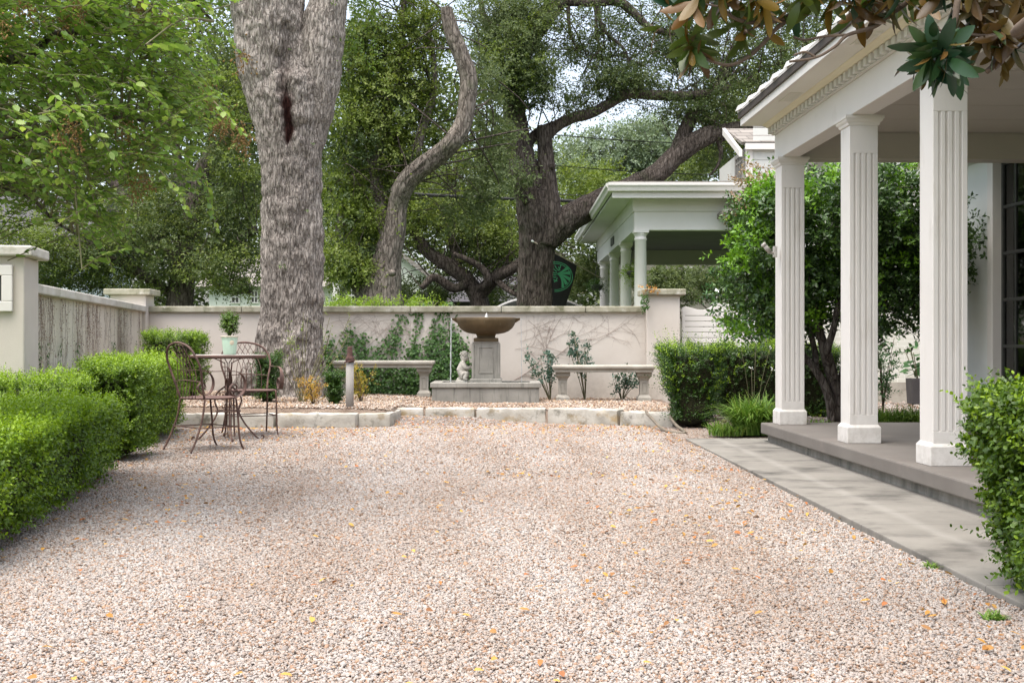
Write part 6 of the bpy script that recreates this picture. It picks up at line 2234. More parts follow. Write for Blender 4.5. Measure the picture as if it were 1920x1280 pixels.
def mound(name, label, cat, px, py, Y, rx, ry, rz, nc, mat, leaf=.06, perc=70, crad=.2, to_ground=True, group=None):
    c = P(px, py, Y)
    t = thing(name, label, cat, (c[0], Y, 0 if to_ground else c[2]), 0, group)
    cm, tw = MB(), MB()
    if to_ground:
        for _ in range(6):
            tw.tube(smooth_path([(c[0] + RNG.normal() * .1, Y + RNG.normal() * .1, 0), (c[0] + RNG.normal() * .25, Y, c[2] * .6), (c[0] + RNG.normal() * .4, Y, c[2])], 5), np.linspace(.03, .01, 11), 5)
        tw.build('stem', M['twig'], t)
    crown(cm, [(px, py, Y, rx, ry, rz, nc)], leaf, leaf * .5, None, None, perc, crad, tw=False)
    cm.build('foliage', M[mat], t)
    return t


mound('garden_shrub', 'grey-green shrub seen through the carport, right of its corner column', 'shrub', 1250, 540, 35.5, 52, 46, .9, 130, 'oak_grey', .09)
mound('garden_shrub', 'olive shrub seen through the carport, above the slatted gate', 'shrub', 1330, 530, 36.5, 60, 38, .8, 90, 'oak_grey', .09)
mound('garden_shrub', 'dark shrub between the carport side columns', 'shrub', 1180, 545, 35, 40, 40, .7, 36, 'oak_leaf')
for (px, py, Y, r, mat, lab, hm) in ((1187, 508, 25.2, 16, 'lime_leaf', 'hanging basket with yellow-green trailing leaves near the carport corner', 455), (1119, 534, 29.6, 15, 'box_dark', 'hanging fern basket at the far end of the carport', 485)):
    c = P(px, py, Y)
    t = thing('hanging_basket', lab, 'hanging plant', c, 0, 'baskets hung under the carport')
    MB().lathe([(.02, -.14), (.1, -.13), (.15, -.03), (.155, 0), (.14, 0), (.0, -.03)], 20, cap=False).build('basket', M['planter'], t, local=True)
    hk = MB()
    zt = 3.42 - c[2]
    for q in (0, 2.1, 4.2):
        hk.tube([(.15 * math.cos(q), .15 * math.sin(q), 0), (0, 0, .5)], .004, 4)
    hk.tube([(0, 0, .5), (0, 0, zt)], .004, 4)
    hk.build('hanger', M['cable'], t, local=True)
    n = 170
    b_ = RNG.normal(size=(n, 3)) * (.11, .11, .07)
    V, Fq = sprigs(b_, rdir(n) + np.array([0, 0, -.1]), RNG.uniform(.08, .2, n), 8, .04, .02, .5)
    MB().add(V, Fq).build('foliage', M[mat], t, local=True)
# creeper tuft on the gate pillar cap
t = thing('creeper_tuft', 'small reddish creeper tuft growing over the top of the gate pillar cap', 'creeper', P(1222, 545, 17.1))
n = 26
b_ = np.array([P(a, b, 17.02) for a, b in zip(RNG.uniform(1196, 1236, n), RNG.uniform(538, 548, n))])
V, Fq = sprigs(b_, rdir(n) + np.array([0, -.4, .2]), .05, 5, .03, .018)
MB().add(V, Fq).build('foliage', M['litter'], t)
b_ = np.array([P(a, b, 17.0) for a, b in zip(RNG.uniform(1203, 1214, 40), RNG.uniform(552, 582, 40))])
V, Fq = sprigs(b_, rdir(40) + np.array([0, -.6, -.2]), .05, 5, .035, .022)
MB().add(V, Fq).build('green_foliage', M['ivy_leaf'], t)

# ------------------------------------------------------------------ small multi-stemmed tree behind the porch
YS = 12.7
t = thing('laurel_tree', 'small glossy multi-stemmed evergreen tree behind the far end of the porch', 'tree', P(1565, 775, YS))
mb = MB()
L = [bark_tube(mb, [(1562, 790, YS, 9), (1556, 755, YS, 8.5), (1547, 725, YS, 8), (1530, 695, YS, 7), (1512, 672, YS, 6), (1490, 640, YS, 5), (1460, 590, YS, 4), (1420, 540, YS, 3)], 40, 8, .12, 14, 51),
     bark_tube(mb, [(1572, 790, YS + .05, 12), (1572, 750, YS + .05, 11), (1564, 715, YS + .05, 10.5), (1552, 675, YS, 10), (1542, 640, YS, 8), (1530, 590, YS, 6), (1510, 500, YS, 4), (1480, 400, YS, 3)], 40, 8, .12, 14, 52),
     bark_tube(mb, [(1556, 690, YS, 7), (1552, 655, YS - .1, 6.5), (1562, 620, YS - .1, 6), (1575, 560, YS - .1, 5), (1600, 480, YS, 4), (1620, 380, YS, 3)], 40, 8, .12, 14, 53),
     bark_tube(mb, [(1530, 695, YS, 6), (1528, 660, YS + .1, 5.5), (1522, 630, YS + .1, 5), (1515, 560, YS + .1, 4), (1540, 460, YS + .2, 3)], 40, 8, .12, 14, 54),
     bark_tube(mb, [(1570, 735, YS + .1, 7), (1582, 690, YS + .1, 6), (1590, 660, YS + .1, 5), (1640, 590, YS + .2, 4), (1700, 520, YS + .2, 3), (1760, 480, YS + .2, 2)], 40, 8, .12, 14, 55)]
mb.build('trunk', M['small_bark'], t, attr=True)
tw, cm = MB(), MB()


def sprig_crown(cm, tw, L, blobs, leaf, k=9, mats=(0, 1), new_litf=.3, per=13):
    lp = np.concatenate([l[len(l) // 2:, :3] for l in L])
    for (px, py, Y, rx, ry, rz, nc) in blobs:
        kk = Y / F
        q = rdir(nc) * (RNG.uniform(0, 1, (nc, 1)) ** .45) * np.array([rx * kk, rz, ry * kk]) + P(px, py, Y)
        cen = P(px, py, Y)
        for c in q:
            j = np.linalg.norm(lp - c, axis=1).argmin()
            if RNG.random() < .5:
                pp = smooth_path([lp[j], lp[j] * .4 + c * .6 + np.array([0, 0, .05]), c], 4)
                tw.tube(pp, np.linspace(.008, .003, len(pp)), 4)
            b_ = c + RNG.normal(size=(per, 3)) * .07
            out = norm(c - cen) * .6
            d = rdir(per) + out + np.array([0, 0, .25])
            new = RNG.random() < new_litf * (1.6 if (c - cen)[2] > .1 else .35) * (1.3 if c[0] < 3.0 else .6)  # paler growth favours top and left, putting the lit side into the colour
            V, Fq = sprigs(b_, d, RNG.uniform(.09, .18, per), k, leaf, leaf * .5, .15)
            cm.add(V, Fq, mats[1] if new else mats[0], True)


sprig_crown(cm, tw, L, [(1440, 400, YS - .1, 65, 70, .6, 60), (1420, 500, YS, 75, 90, .6, 62), (1400, 590, YS + .2, 50, 40, .4, 12), (1540, 400, YS + .1, 110, 85, .8, 100), (1560, 520, YS + .2, 130, 80, .7, 120), (1690, 420, YS + .1, 110, 100, .7, 110), (1700, 540, YS + .2, 80, 60, .6, 60), (1800, 470, YS + .3, 40, 40, .4, 14), (1680, 620, YS - .1, 40, 26, .3, 9), (1640, 350, YS, 130, 36, .6, 36), (1510, 600, YS + .2, 60, 40, .4, 22)], .066, 7, (0, 1), .42)
sprig_crown(cm, tw, L, [(1430, 345, YS + .1, 40, 26, .3, 12), (1400, 385, YS, 22, 26, .3, 6)], .045, 8, (2, 2), 0, 6)
tw.build('twig', M['small_bark'], t)
cm.build('crown', [M['laurel_leaf'], M['laurel_new_lit'], M['bud']], t)

# ------------------------------------------------------------------ drooping myrtle top left
t = thing('myrtle_tree', 'crepe myrtle drooping bright green sprays with brown seed heads into the top left', 'tree', (-4.9, 6.6, 0))
mb = MB()
TR = np.array([-4.9, 6.6, 0])
L = [bark_tube(mb, [(-4.9, 6.6, -.05, .11), (-4.85, 6.6, .8, .09), (-4.7, 6.6, 1.7, .075), (-4.4, 6.7, 2.3, .06), (-3.6, 6.7, 2.62, .04), tuple(P(20, 112, 6.7)) + (.026,), tuple(P(100, 66, 6.7)) + (.02,), tuple(P(180, 62, 6.8)) + (.015,), tuple(P(250, 66, 6.9)) + (.011,), tuple(P(300, 95, 7)) + (.006,)], 30, 10, .06, 20, 61, pxY=False),
     bark_tube(mb, [(-4.8, 6.6, 1.2, .07), (-4.5, 6.5, 1.9, .05), (-3.6, 6.4, 2.0, .035), tuple(P(60, 250, 6.3)) + (.02,), tuple(P(180, 220, 6.3)) + (.013,), tuple(P(300, 230, 6.4)) + (.006,)], 30, 10, .06, 20, 62, pxY=False),
     bark_tube(mb, [(-4.85, 6.6, 1.0, .07), (-4.3, 7.0, 1.6, .045), (-3.4, 7.2, 1.72, .03), tuple(P(30, 360, 7.2)) + (.014,), tuple(P(110, 420, 7.1)) + (.008,), tuple(P(200, 470, 7.0)) + (.004,)], 30, 10, .06, 20, 63, pxY=False),
     bark_tube(mb, [(-4.7, 6.6, 1.7, .06), (-4.2, 6.4, 2.6, .045), (-3.2, 6.2, 3.1, .03), tuple(P(200, -40, 6.2)) + (.018,), tuple(P(330, -20, 6.2)) + (.01,), tuple(P(400, 40, 6.2)) + (.005,)], 30, 10, .06, 20, 64, pxY=False)]
POLY = np.array([(-200, -160), (520, -160), (445, 0), (408, 60), (415, 150), (452, 225), (430, 262), (385, 285), (392, 350), (365, 372), (300, 372), (250, 392), (262, 440), (225, 480), (180, 462), (120, 420), (60, 398), (-200, 400)], float)


def inside(pt, poly):
    x, y = pt[:, 0], pt[:, 1]
    c = np.zeros(len(pt), bool)
    j = len(poly) - 1
    for i in range(len(poly)):
        xi, yi = poly[i]
        xj, yj = poly[j]
        c ^= ((yi > y) != (yj > y)) & (x < (xj - xi) * (y - yi) / (yj - yi + 1e-9) + xi)
        j = i
    return c


q = np.stack([RNG.uniform(-200, 520, 3600), RNG.uniform(-160, 480, 3600)], 1)
q = q[inside(q, POLY)]
hole = ((q[:, 0] - 165) / 46) ** 2 + ((q[:, 1] - 92) / 26) ** 2 < 1
hole |= ((q[:, 0] - 90) / 26) ** 2 + ((q[:, 1] - 32) / 22) ** 2 < 1
q = q[~hole]
thin = (fbm(np.stack([q[:, 0] / 70, q[:, 1] / 55, q[:, 0] * 0], 1), 2, 77) > -.28) | (RNG.uniform(0, 1, len(q)) < .35)
q = q[thin][:1250]
Yq = RNG.uniform(5.7, 8.2, len(q))
tips = np.array([P(a, b, c) for (a, b), c in zip(q, Yq)])
extra = [[(360, -10), (395, 20), (425, 65), (455, 108)], [(372, 300), (388, 350), (398, 400), (408, 432)], [(190, 430), (235, 455), (270, 470), (300, 486)], [(400, 190), (425, 215), (440, 235), (456, 250)], [(330, -60), (370, 40), (395, 110), (408, 170)],
         [(150, 420), (180, 450), (205, 490), (212, 512)], [(300, 320), (335, 360), (345, 385), (352, 402)], [(215, 250), (235, 280), (240, 310), (246, 345)], [(105, 185), (104, 215), (103, 240), (102, 262)]]
shoots = []
for i, tp in enumerate(tips):
    d = np.array([RNG.uniform(.25, 1.0), RNG.normal() * .45, RNG.uniform(-.75, .25)])
    d /= np.linalg.norm(d)
    ln = RNG.uniform(.28, .62)
    b_ = tp - d * ln + np.array([0, 0, -.02])
    mid = (tp + b_) / 2 + np.array([0, 0, .07 * ln])
    shoots.append(smooth_path([b_, mid, tp], 6))
for e in extra:
    y = RNG.uniform(5.6, 6.6)
    shoots.append(smooth_path(np.array([P(a, b, y) for a, b in e]), 8))
sm, lm = MB(), []
lpp = np.concatenate([l[len(l) // 3:, :3] for l in L])
for s in shoots:
    sm.tube(s, np.linspace(.0035, .0014, len(s)), 4, cap=False)
    if RNG.random() < .22:
        j = np.linalg.norm(lpp - s[0], axis=1).argmin()
        pp = smooth_path([lpp[j], (lpp[j] + s[0]) / 2 + np.array([0, 0, .06]), s[0]], 5)
        sm.tube(pp, np.linspace(.008, .0035, len(pp)), 5, cap=False)
    ds = np.linalg.norm(np.diff(s, axis=0), axis=1)
    cum = np.concatenate([[0], np.cumsum(ds)])
    at = np.arange(.03, cum[-1], .034)
    for j, a in enumerate(at):
        i = min(np.searchsorted(cum, a), len(s) - 1)
        tdir = s[i] - s[i - 1]
        tdir = tdir / np.linalg.norm(tdir)
        side = np.cross(tdir, [0, 0, 1.0])
        side /= np.linalg.norm(side) + 1e-6
        for sg in (1, -1):
            lm.append(np.concatenate([s[i], tdir * .45 + side * sg + RNG.normal(size=3) * .22 + (0, 0, -.1), [0, 0, 1.0] + RNG.normal(size=3) * .38, [RNG.uniform(.042, .068) * (1 - .4 * (j / len(at)) ** 3)]]))
lm = np.array(lm)
sm.build('shoot', M['greentwig'], t)
V, Fq = leaf_mesh(lm[:, :3], lm[:, 3:6], lm[:, 6:9], lm[:, 9], lm[:, 9] * .55, 'oval', .22, .22)
mb.build('trunk', M['small_bark'], t, attr=True)
MB().add(V, Fq, 0, True).build('crown', M['myrtle_leaf'], t)
mb = MB()
octa = np.array([[1, 0, 0], [-1, 0, 0], [0, 1, 0], [0, -1, 0], [0, 0, 1], [0, 0, -1]])
octf = np.array([[0, 2, 4], [2, 1, 4], [1, 3, 4], [3, 0, 4], [2, 0, 5], [1, 2, 5], [3, 1, 5], [0, 3, 5]])
for (a, b, y) in ((135, 235, 5.7), (140, 262, 5.7), (110, 268, 5.7), (233, 245, 5.9), (245, 255, 5.9), (425, 235, 6.2), (412, 248, 6.2), (456, 258, 6.1), (458, 275, 6.1), (250, 360, 6.2), (272, 345, 6.2), (50, 30, 5.8), (120, 55, 6), (262, 20, 6), (310, 42, 6), (395, 195, 6.2), (455, 118, 6.0), (145, 18, 5.8), (5, 60, 5.6)):
    c = P(a, b, y)
    for _ in range(46):
        o_ = RNG.normal(size=3) * (.03, .03, .042)
        mb.add(octa * RNG.uniform(.004, .0075) + c + o_, octf, 0, True)
        if RNG.random() < .3:
            mb.tube([c + (0, 0, .05), c + o_], .0012, 3, cap=False)
mb.build('seed_head', M['seed'], t)

# ------------------------------------------------------------------ magnolia top right
t = thing('magnolia_tree', 'magnolia reaching in from the top right, glossy leaves with rusty undersides', 'tree', (2.75, .9, 0))
mb = MB()


def PT(px, py, Y, r):
    return tuple(P(px, py, Y)) + (r,)


L = [bark_tube(mb, [(2.75, .9, -.05, .17), (2.75, .9, .8, .14), (2.7, .95, 1.8, .12), (2.6, 1.1, 2.6, .10), (2.5, 1.3, 3.4, .08), (2.4, 1.2, 4.4, .05)], 60, 10, .05, 12, 71, pxY=False),
     bark_tube(mb, [(2.7, 1.0, 2.0, .07), (2.5, 1.9, 2.4, .045), (2.1, 2.8, 2.3, .028), PT(1960, 20, 3.5, .02), PT(1915, 62, 3.7, .013), PT(1885, 105, 3.8, .010), PT(1850, 135, 3.8, .008)], 24, 8, .06, 30, 72, pxY=False),
     bark_tube(mb, [(2.5, 1.9, 2.4, .03), (2.0, 3.0, 2.5, .022), PT(1815, -70, 3.7, .014), PT(1796, 0, 3.7, .010), PT(1790, 40, 3.7, .009), PT(1775, 85, 3.7, .008), PT(1763, 108, 3.65, .006)], 24, 8, .06, 30, 73, pxY=False),
     bark_tube(mb, [PT(1960, 20, 3.5, .010), PT(1920, 48, 3.7, .008), PT(1880, 60, 3.75, .006), PT(1850, 68, 3.75, .0055), PT(1800, 62, 3.75, .004), PT(1765, 58, 3.75, .0035), PT(1757, 50, 3.75, .002)], 16, 8, .06, 30, 74, pxY=False),
     bark_tube(mb, [(2.0, 3.0, 2.6, .03), PT(1760, -120, 3.9, .022), PT(1660, -90, 4.0, .016), PT(1560, -20, 4.0, .012), PT(1500, 22, 4.0, .010), PT(1440, 42, 4.0, .008), PT(1385, 38, 4.0, .006), PT(1345, 10, 4.0, .004)], 16, 8, .06, 30, 75, pxY=False),
     bark_tube(mb, [PT(1490, 26, 4.0, .008), PT(1455, 55, 4.0, .007), PT(1428, 85, 4.0, .0065), PT(1395, 112, 4.0, .006), PT(1360, 122, 4.0, .005), PT(1310, 105, 4.0, .004), PT(1293, 92, 4.0, .003)], 16, 8, .06, 30, 76, pxY=False),
     bark_tube(mb, [PT(1760, -60, 3.9, .010), PT(1700, 5, 3.9, .008), PT(1670, 26, 3.9, .0075), PT(1640, 50, 3.9, .007), PT(1590, 66, 3.9, .006), PT(1565, 88, 3.9, .005), PT(1530, 108, 3.9, .004), PT(1480, 116, 3.9, .002)], 16, 8, .06, 30, 77, pxY=False),
     bark_tube(mb, [PT(1590, 66, 3.9, .005), PT(1550, 68, 3.95, .004), PT(1510, 75, 3.95, .003), PT(1488, 70, 3.95, .0015)], 12, 8, .06, 30, 78, pxY=False),
     bark_tube(mb, [PT(1530, 108, 3.9, .003), PT(1510, 98, 3.9, .0025), PT(1488, 104, 3.9, .0012)], 12, 6, .06, 30, 79, pxY=False),
     bark_tube(mb, [PT(1440, 42, 4.0, .004), PT(1400, 60, 4.0, .003), PT(1395, 72, 4.0, .002)], 12, 6, .06, 30, 80, pxY=False)]


def whorl(lmb, c, axis, n, Ln, mi, seed=0, spread=(.5, 1.75)):
    axis = norm(np.array(axis, float))
    h = norm(np.cross(axis, [.3, .2, 1.0]))
    g = np.cross(axis, h)
    ph = np.arange(n) * 2.4 + RNG.uniform(0, 6)
    el = np.linspace(spread[0], spread[1], n) + RNG.normal(size=n) * .42
    d = axis * np.cos(el)[:, None] + (np.cos(ph)[:, None] * h + np.sin(ph)[:, None] * g) * np.sin(el)[:, None]
    d[:, 2] -= .22
    nr = axis * np.sin(el)[:, None] - (np.cos(ph)[:, None] * h + np.sin(ph)[:, None] * g) * np.cos(el)[:, None] + RNG.normal(size=(n, 3)) * .5
    pos = np.array(c) - axis * np.linspace(0, .09, n)[:, None]
    l_ = Ln * .88 * RNG.uniform(.6, 1.1, n)
    V, Fq = leaf_mesh(pos, d, nr, l_, l_ * RNG.uniform(.27, .36, n), 'long', .2, .7)
    lmb.add(V, Fq, mi, True)


lmb = MB()
for (px, py, Y, n, Ln, mi, ax) in ((1293, 88, 4.0, 15, .13, 1, (-.3, -.7, -.2)), (1288, 78, 4.02, 9, .10, 0, (-.4, .5, .7)), (1296, 96, 3.98, 9, .13, 1, (0, -.4, -.9)), (1262, 12, 4.1, 9, .12, 0, (-.5, -.3, .2)), (1345, 2, 4.05, 11, .12, 1, (-.3, -.5, .1)), (1395, 66, 4.0, 10, .115, 1, (0, -.3, -.7)), (1400, 30, 4.1, 7, .11, 1, (-.5, .2, .5)), (1455, 14, 4.0, 9, .11, 1, (-.2, -.3, -.3)),
                                  (1560, 4, 3.95, 9, .12, 1, (0, -.2, -.9)), (1600, 10, 3.9, 9, .125, 0, (.1, .3, -.9)), (1640, 30, 3.9, 7, .13, 0, (.1, .4, -.9)), (1505, 0, 3.95, 7, .11, 1, (0, .2, -.8)), (1690, -8, 3.8, 8, .12, 0, (0, -.2, -.6)), (1763, 104, 3.65, 22, .135, 0, (-.15, -.75, -.15)), (1742, 120, 3.72, 12, .115, 0, (-.5, -.5, -.4)), (1790, 122, 3.68, 12, .12, 0, (.4, -.6, -.4)), (1757, 88, 3.7, 9, .12, 0, (-.2, -.3, .6)), (1712, 112, 3.8, 9, .105, 0, (-.9, .5, -.2)), (1735, 132, 3.75, 8, .10, 0, (-.3, .3, -.8)),
                                  (1845, 78, 3.8, 13, .12, 0, (-.3, .75, -.3)), (1870, 95, 3.8, 11, .115, 0, (.2, .8, -.4)), (1800, 52, 3.8, 7, .11, 0, (-.5, .6, .4)), (1905, 100, 3.8, 7, .12, 0, (.5, .6, -.3)), (1820, -4, 3.75, 11, .13, 0, (0, .4, -.8)), (1765, -12, 3.8, 8, .12, 0, (-.4, .2, -.5)), (1912, 22, 3.75, 8, .12, 0, (.1, .2, -.3)), (1880, 130, 3.85, 7, .11, 0, (.1, .6, -.7)), (1420, -30, 4.0, 10, .12, 1, (0, 0, -1)), (1745, 112, 3.66, 9, .14, 0, (-.2, -.3, -1)), (1778, 118, 3.62, 9, .14, 0, (.15, -.3, -1)), (1375, 10, 4.05, 9, .12, 1, (.3, -.2, -.8)), (1330, 30, 4.08, 8, .11, 1, (-.6, .2, -.5)), (1485, 22, 3.98, 8, .12, 0, (.2, .3, -.8)), (1530, -5, 3.95, 9, .13, 1, (.1, .2, -1)), (1580, -2, 3.92, 8, .13, 0, (-.2, .3, -1)), (1625, 5, 3.9, 8, .13, 1, (.2, -.2, -1)), (1668, 2, 3.86, 8, .12, 0, (0, .4, -.9)), (1725, -14, 3.82, 9, .13, 1, (0, -.2, -1)), (1860, 50, 3.8, 9, .12, 0, (.2, .5, .2)), (1890, 70, 3.78, 9, .12, 0, (.4, .3, -.7)), (1235, 50, 4.12, 7, .10, 1, (-.8, 0, -.2)), (1790, 10, 3.78, 9, .12, 0, (.3, .3, -.8)), (1310, -25, 4.1, 10, .12, 1, (0, 0, -1))):
    whorl(lmb, P(px, py, Y), ax, n, Ln, mi)
for k in range(20):
    px, py, Y = RNG.uniform(1240, 1740), RNG.uniform(-28, 30), RNG.uniform(3.85, 4.15)
    whorl(lmb, P(px, py, Y), (RNG.normal() * .5, RNG.normal() * .5, -RNG.uniform(.2, 1)), int(RNG.integers(8, 13)), .125, int(RNG.random() < .62))
for k in range(9):
    px, py, Y = RNG.uniform(1790, 1930), RNG.uniform(-20, 95), RNG.uniform(3.75, 3.95)
    whorl(lmb, P(px, py, Y), (RNG.normal() * .4, RNG.uniform(.2, .9), -RNG.uniform(0, .8)), int(RNG.integers(8, 12)), .12, 0)
# unseen rest of its crown, added above and behind the camera to cut light
for _ in range(150):
    d = rdir(1)[0] * RNG.uniform(.5, 1)
    c = np.array([2.6, .6, 3.9]) + d * np.array([2.0, 1.9, 1.5])
    k_ = c[1] * F and (c[1] > .6 and abs(c[0] / max(c[1], .1)) < .46 and (c[2] - CH) / max(c[1], .1) < .30)
    if k_ or c[2] < 2.3 or (c[1] > 2.0 and c[0] > 1.9 and c[2] > 2.4):
        continue
    whorl(lmb, c, d + np.array([0, 0, .3]), 11, .14, 0)
lmb.build('crown', [M['magnolia_leaf'], M['magnolia_light']], t)
for (px, py, Y, e) in ((1840, 80, 3.8, (1870, 128)), (1712, 112, 3.8, (1772, 92)), (1735, 132, 3.75, (1772, 92)), (1905, 100, 3.8, (1890, 98)), (1262, 12, 4.1, (1345, 12)), (1395, 66, 4.0, (1400, 60)), (1600, 10, 3.9, (1560, -18)), (1640, 30, 3.9, (1690, 10))):
    a, b = P(px, py, Y), P(e[0], e[1], 3.85)
    mb.tube(smooth_path([b, (a + b) / 2 + np.array([0, 0, .01]), a], 4), .0035, 5)
mb.build('trunk', M['twig'], t, attr=True)


# ================================================================== GRAVEL
PHI = (1 + 5 ** .5) / 2
ICO = np.array([(-1, PHI, 0), (1, PHI, 0), (-1, -PHI, 0), (1, -PHI, 0), (0, -1, PHI), (0, 1, PHI), (0, -1, -PHI), (0, 1, -PHI), (PHI, 0, -1), (PHI, 0, 1), (-PHI, 0, -1), (-PHI, 0, 1)]) / math.sqrt(1 + PHI * PHI)
ICOF = np.array([(0, 11, 5), (0, 5, 1), (0, 1, 7), (0, 7, 10), (0, 10, 11), (1, 5, 9), (5, 11, 4), (11, 10, 2), (10, 7, 6), (7, 1, 8), (3, 9, 4), (3, 4, 2), (3, 2, 6), (3, 6, 8), (3, 8, 9), (4, 9, 5), (2, 4, 11), (6, 2, 10), (8, 6, 7), (9, 8, 1)])


def pebbles(mb, x, y, z, r, base, faces, jit=.16):
    n = len(x)
    sc = np.stack([RNG.uniform(.8, 1.35, n), RNG.uniform(.7, 1.1, n), RNG.uniform(.5, .85, n)], 1) * r[:, None]
    V = base[None] * (1 + RNG.normal(size=(n, len(base), 1)) * jit) * sc[:, None]
    a = RNG.uniform(0, 6.28, n)
    tl = RNG.normal(size=(n, 2)) * .25
    c, s = np.cos(a)[:, None], np.sin(a)[:, None]
    X = V[..., 0] * c - V[..., 1] * s
    Y = V[..., 0] * s + V[..., 1] * c
    Z = V[..., 2] + X * tl[:, :1] + Y * tl[:, 1:]
    V = np.stack([X + x[:, None], Y + y[:, None], Z + z[:, None]], -1).reshape(-1, 3)
    k = len(base)
    Fa = (faces[None] + (np.arange(n) * k)[:, None, None]).reshape(-1, 3)
    mb.add(V, Fa, 0, True)


mb = MB()
for (ya, yb, dens, r0, base, fc) in ((2.75, 5.6, 20000, .0045, ICO, ICOF), (5.6, 8.6, 14000, .0052, ICO, ICOF), (8.6, 14.3, 7500, .0070, octa / 1.0, octf)):
    xa, xb = -4.5, 2.25
    n = int((xb - xa) * (yb - ya) * dens)
    x, y = RNG.uniform(xa, xb, n), RNG.uniform(ya, yb, n)
    m_ = (np.abs(x) < y * .425 + .55) & (x < np.where(y < 11.5, 1.784 - (y - 4.6) * .0197 - .004, 2.2)) & (y < kerb_y(x)) & ~((x < -2.6 - (y - 5) * .16) & (y < 11))
    x, y = x[m_], y[m_]
    r = r0 * np.exp(RNG.normal(size=len(x)) * .30)
    z = court_h(x, y) + RNG.uniform(.0, .005, len(x)) + r * .2
    pebbles(mb, x, y, z, r, base.astype(float), fc)
o = mb.build('gravel', M['pebble'])
tag(o, 'pale pinkish pea gravel covering the drive', 'gravel', kind='stuff')
mb = MB()
n = 52000
x, y = RNG.uniform(-5.0, 1.95, n), RNG.uniform(13.4, 17.25, n)
m_ = (y > kerb_y(x) + .2) & ~((np.abs(x - FX) < .70) & (y > 15.8) & (y < 16.75)) & (np.abs(x) < y * .43 + .5)
x, y = x[m_], y[m_]
r = .011 * np.exp(RNG.normal(size=len(x)) * .35)
pebbles(mb, x, y, bed_h(x, y) + RNG.uniform(-.002, .012, len(x)), r, octa.astype(float), octf)
o = mb.build('bed_gravel', M['chip'])
tag(o, 'reddish stone chips covering the raised bed', 'gravel', kind='stuff')
mb = MB()
n = 9000
x, y = RNG.uniform(2.2, 7.5, n), RNG.uniform(12.9, 17.2, n)
pebbles(mb, x, y, .012 + .05 * sstep(11.5, 13.5, y) + .018, .014 * np.exp(RNG.normal(size=n) * .35), octa.astype(float), octf)
o = mb.build('garden_gravel', M['pebble'])
tag(o, 'pale stones scattered over the garden soil behind the porch', 'gravel', kind='stuff')

# fallen leaves
n = 9000
x, y = RNG.uniform(-4.0, 1.75, n), 2.9 + 11.3 * RNG.uniform(0, 1, n) ** .8
w_ = np.exp(-((kerb_y(x) - y) / 1.9) ** 2) * .95 + .35 * np.exp(-((1.75 - x) / .5) ** 2) + .10 + .35 * (fbm(np.stack([x * .9, y * .6, x * 0], 1), 2, 31) > .25)
m_ = (RNG.uniform(0, 1, n) < w_) & (y < kerb_y(x) - .02) & (x > -2.6 - np.maximum(y - 5, 0) * .16) & (x < wx(y))
x, y = x[m_], y[m_]
x2, y2 = RNG.uniform(-4.6, 1.9, 1100), RNG.uniform(13.5, 17.2, 1100)
k_ = y2 > kerb_y(x2) + .25
x, y = np.concatenate([x, x2[k_]]), np.concatenate([y, y2[k_]])
n = len(x)
z = np.where(y > kerb_y(x), bed_h(x, y) + .014, court_h(x, y) + .022)
a = RNG.uniform(0, 6.28, n)
V, Fq = leaf_mesh(np.stack([x, y, z], 1), np.stack([np.cos(a), np.sin(a), RNG.normal(size=n) * .15], 1), np.stack([RNG.normal(size=n) * .3, RNG.normal(size=n) * .3, np.ones(n)], 1), RNG.uniform(.018, .045, n), RNG.uniform(.012, .024, n), 'oval', .3, .3)
o = MB().add(V, Fq, 0, True).build('leaf_litter', M['litter'])
tag(o, 'small brown and orange fallen leaves scattered over the gravel', 'fallen leaves', kind='stuff')

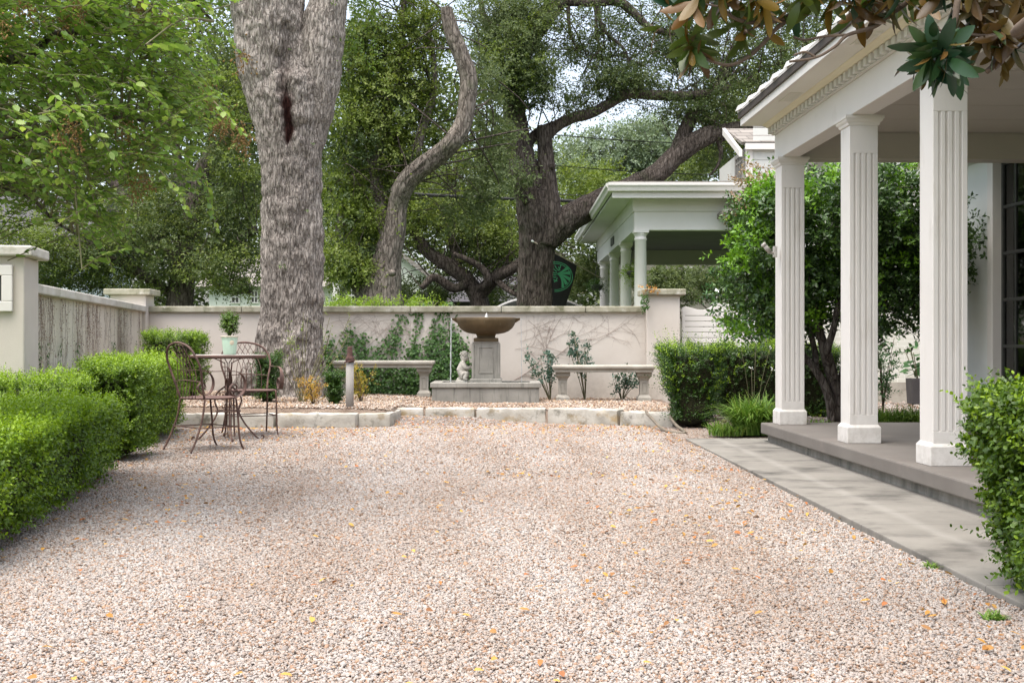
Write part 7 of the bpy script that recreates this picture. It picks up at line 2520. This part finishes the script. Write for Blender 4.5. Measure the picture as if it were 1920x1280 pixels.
# ================================================================== LIGHT AND CAMERA
w = bpy.data.worlds.new('World')
SC.world = w
w.use_nodes = True
nt = w.node_tree
nt.nodes.clear()
out = nt.nodes.new('ShaderNodeOutputWorld')
bg = nt.nodes.new('ShaderNodeBackground')
sky = nt.nodes.new('ShaderNodeTexSky')
sky.sky_type = 'NISHITA'
sky.sun_disc = False
EL, AZ = math.radians(74), math.radians(-140)     # azimuth from +Y towards +X
sky.sun_elevation = EL
sky.sun_rotation = AZ
sky.air_density = 1.0
sky.dust_density = 4.0
sky.ozone_density = 1.0
bg.inputs['Strength'].default_value = .15
hs = nt.nodes.new('ShaderNodeHueSaturation')      # thin bright cloud over the blue
hs.inputs['Saturation'].default_value = .58
nt.links.new(sky.outputs[0], hs.inputs['Color'])
nt.links.new(hs.outputs[0], bg.inputs['Color'])
nt.links.new(bg.outputs[0], out.inputs['Surface'])
sl_ = bpy.data.lights.new('sun', 'SUN')
sl_.energy = 1.75
sl_.angle = math.radians(70)
sl_.color = (1, .955, .89)
so = bpy.data.objects.new('sun', sl_)
COL.objects.link(so)
dirv = Vector((math.sin(AZ) * math.cos(EL), math.cos(AZ) * math.cos(EL), math.sin(EL)))
so.rotation_euler = dirv.to_track_quat('Z', 'Y').to_euler()

cd = bpy.data.cameras.new('camera')
cd.sensor_width = 36
cd.lens = F / 1920 * 36
cd.clip_end = 1500
cd.clip_start = .05
co = bpy.data.objects.new('camera', cd)
COL.objects.link(co)
co.location = (0, 0, CH)
co.rotation_euler = (PI / 2, 0, 0)
SC.camera = co
SC.view_settings.view_transform = 'Standard'
SC.view_settings.look = 'None'
SC.view_settings.gamma = 1
SC.view_settings.exposure = 1.43
SC.render.engine = 'CYCLES'
SC.cycles.use_denoising = True
SC.cycles.max_bounces = 8
SC.cycles.diffuse_bounces = 4
SC.cycles.glossy_bounces = 3
SC.cycles.transmission_bounces = 5
SC.cycles.transparent_max_bounces = 6
SC.cycles.caustics_reflective = False
SC.cycles.caustics_refractive = False
SC.cycles.sample_clamp_indirect = 8
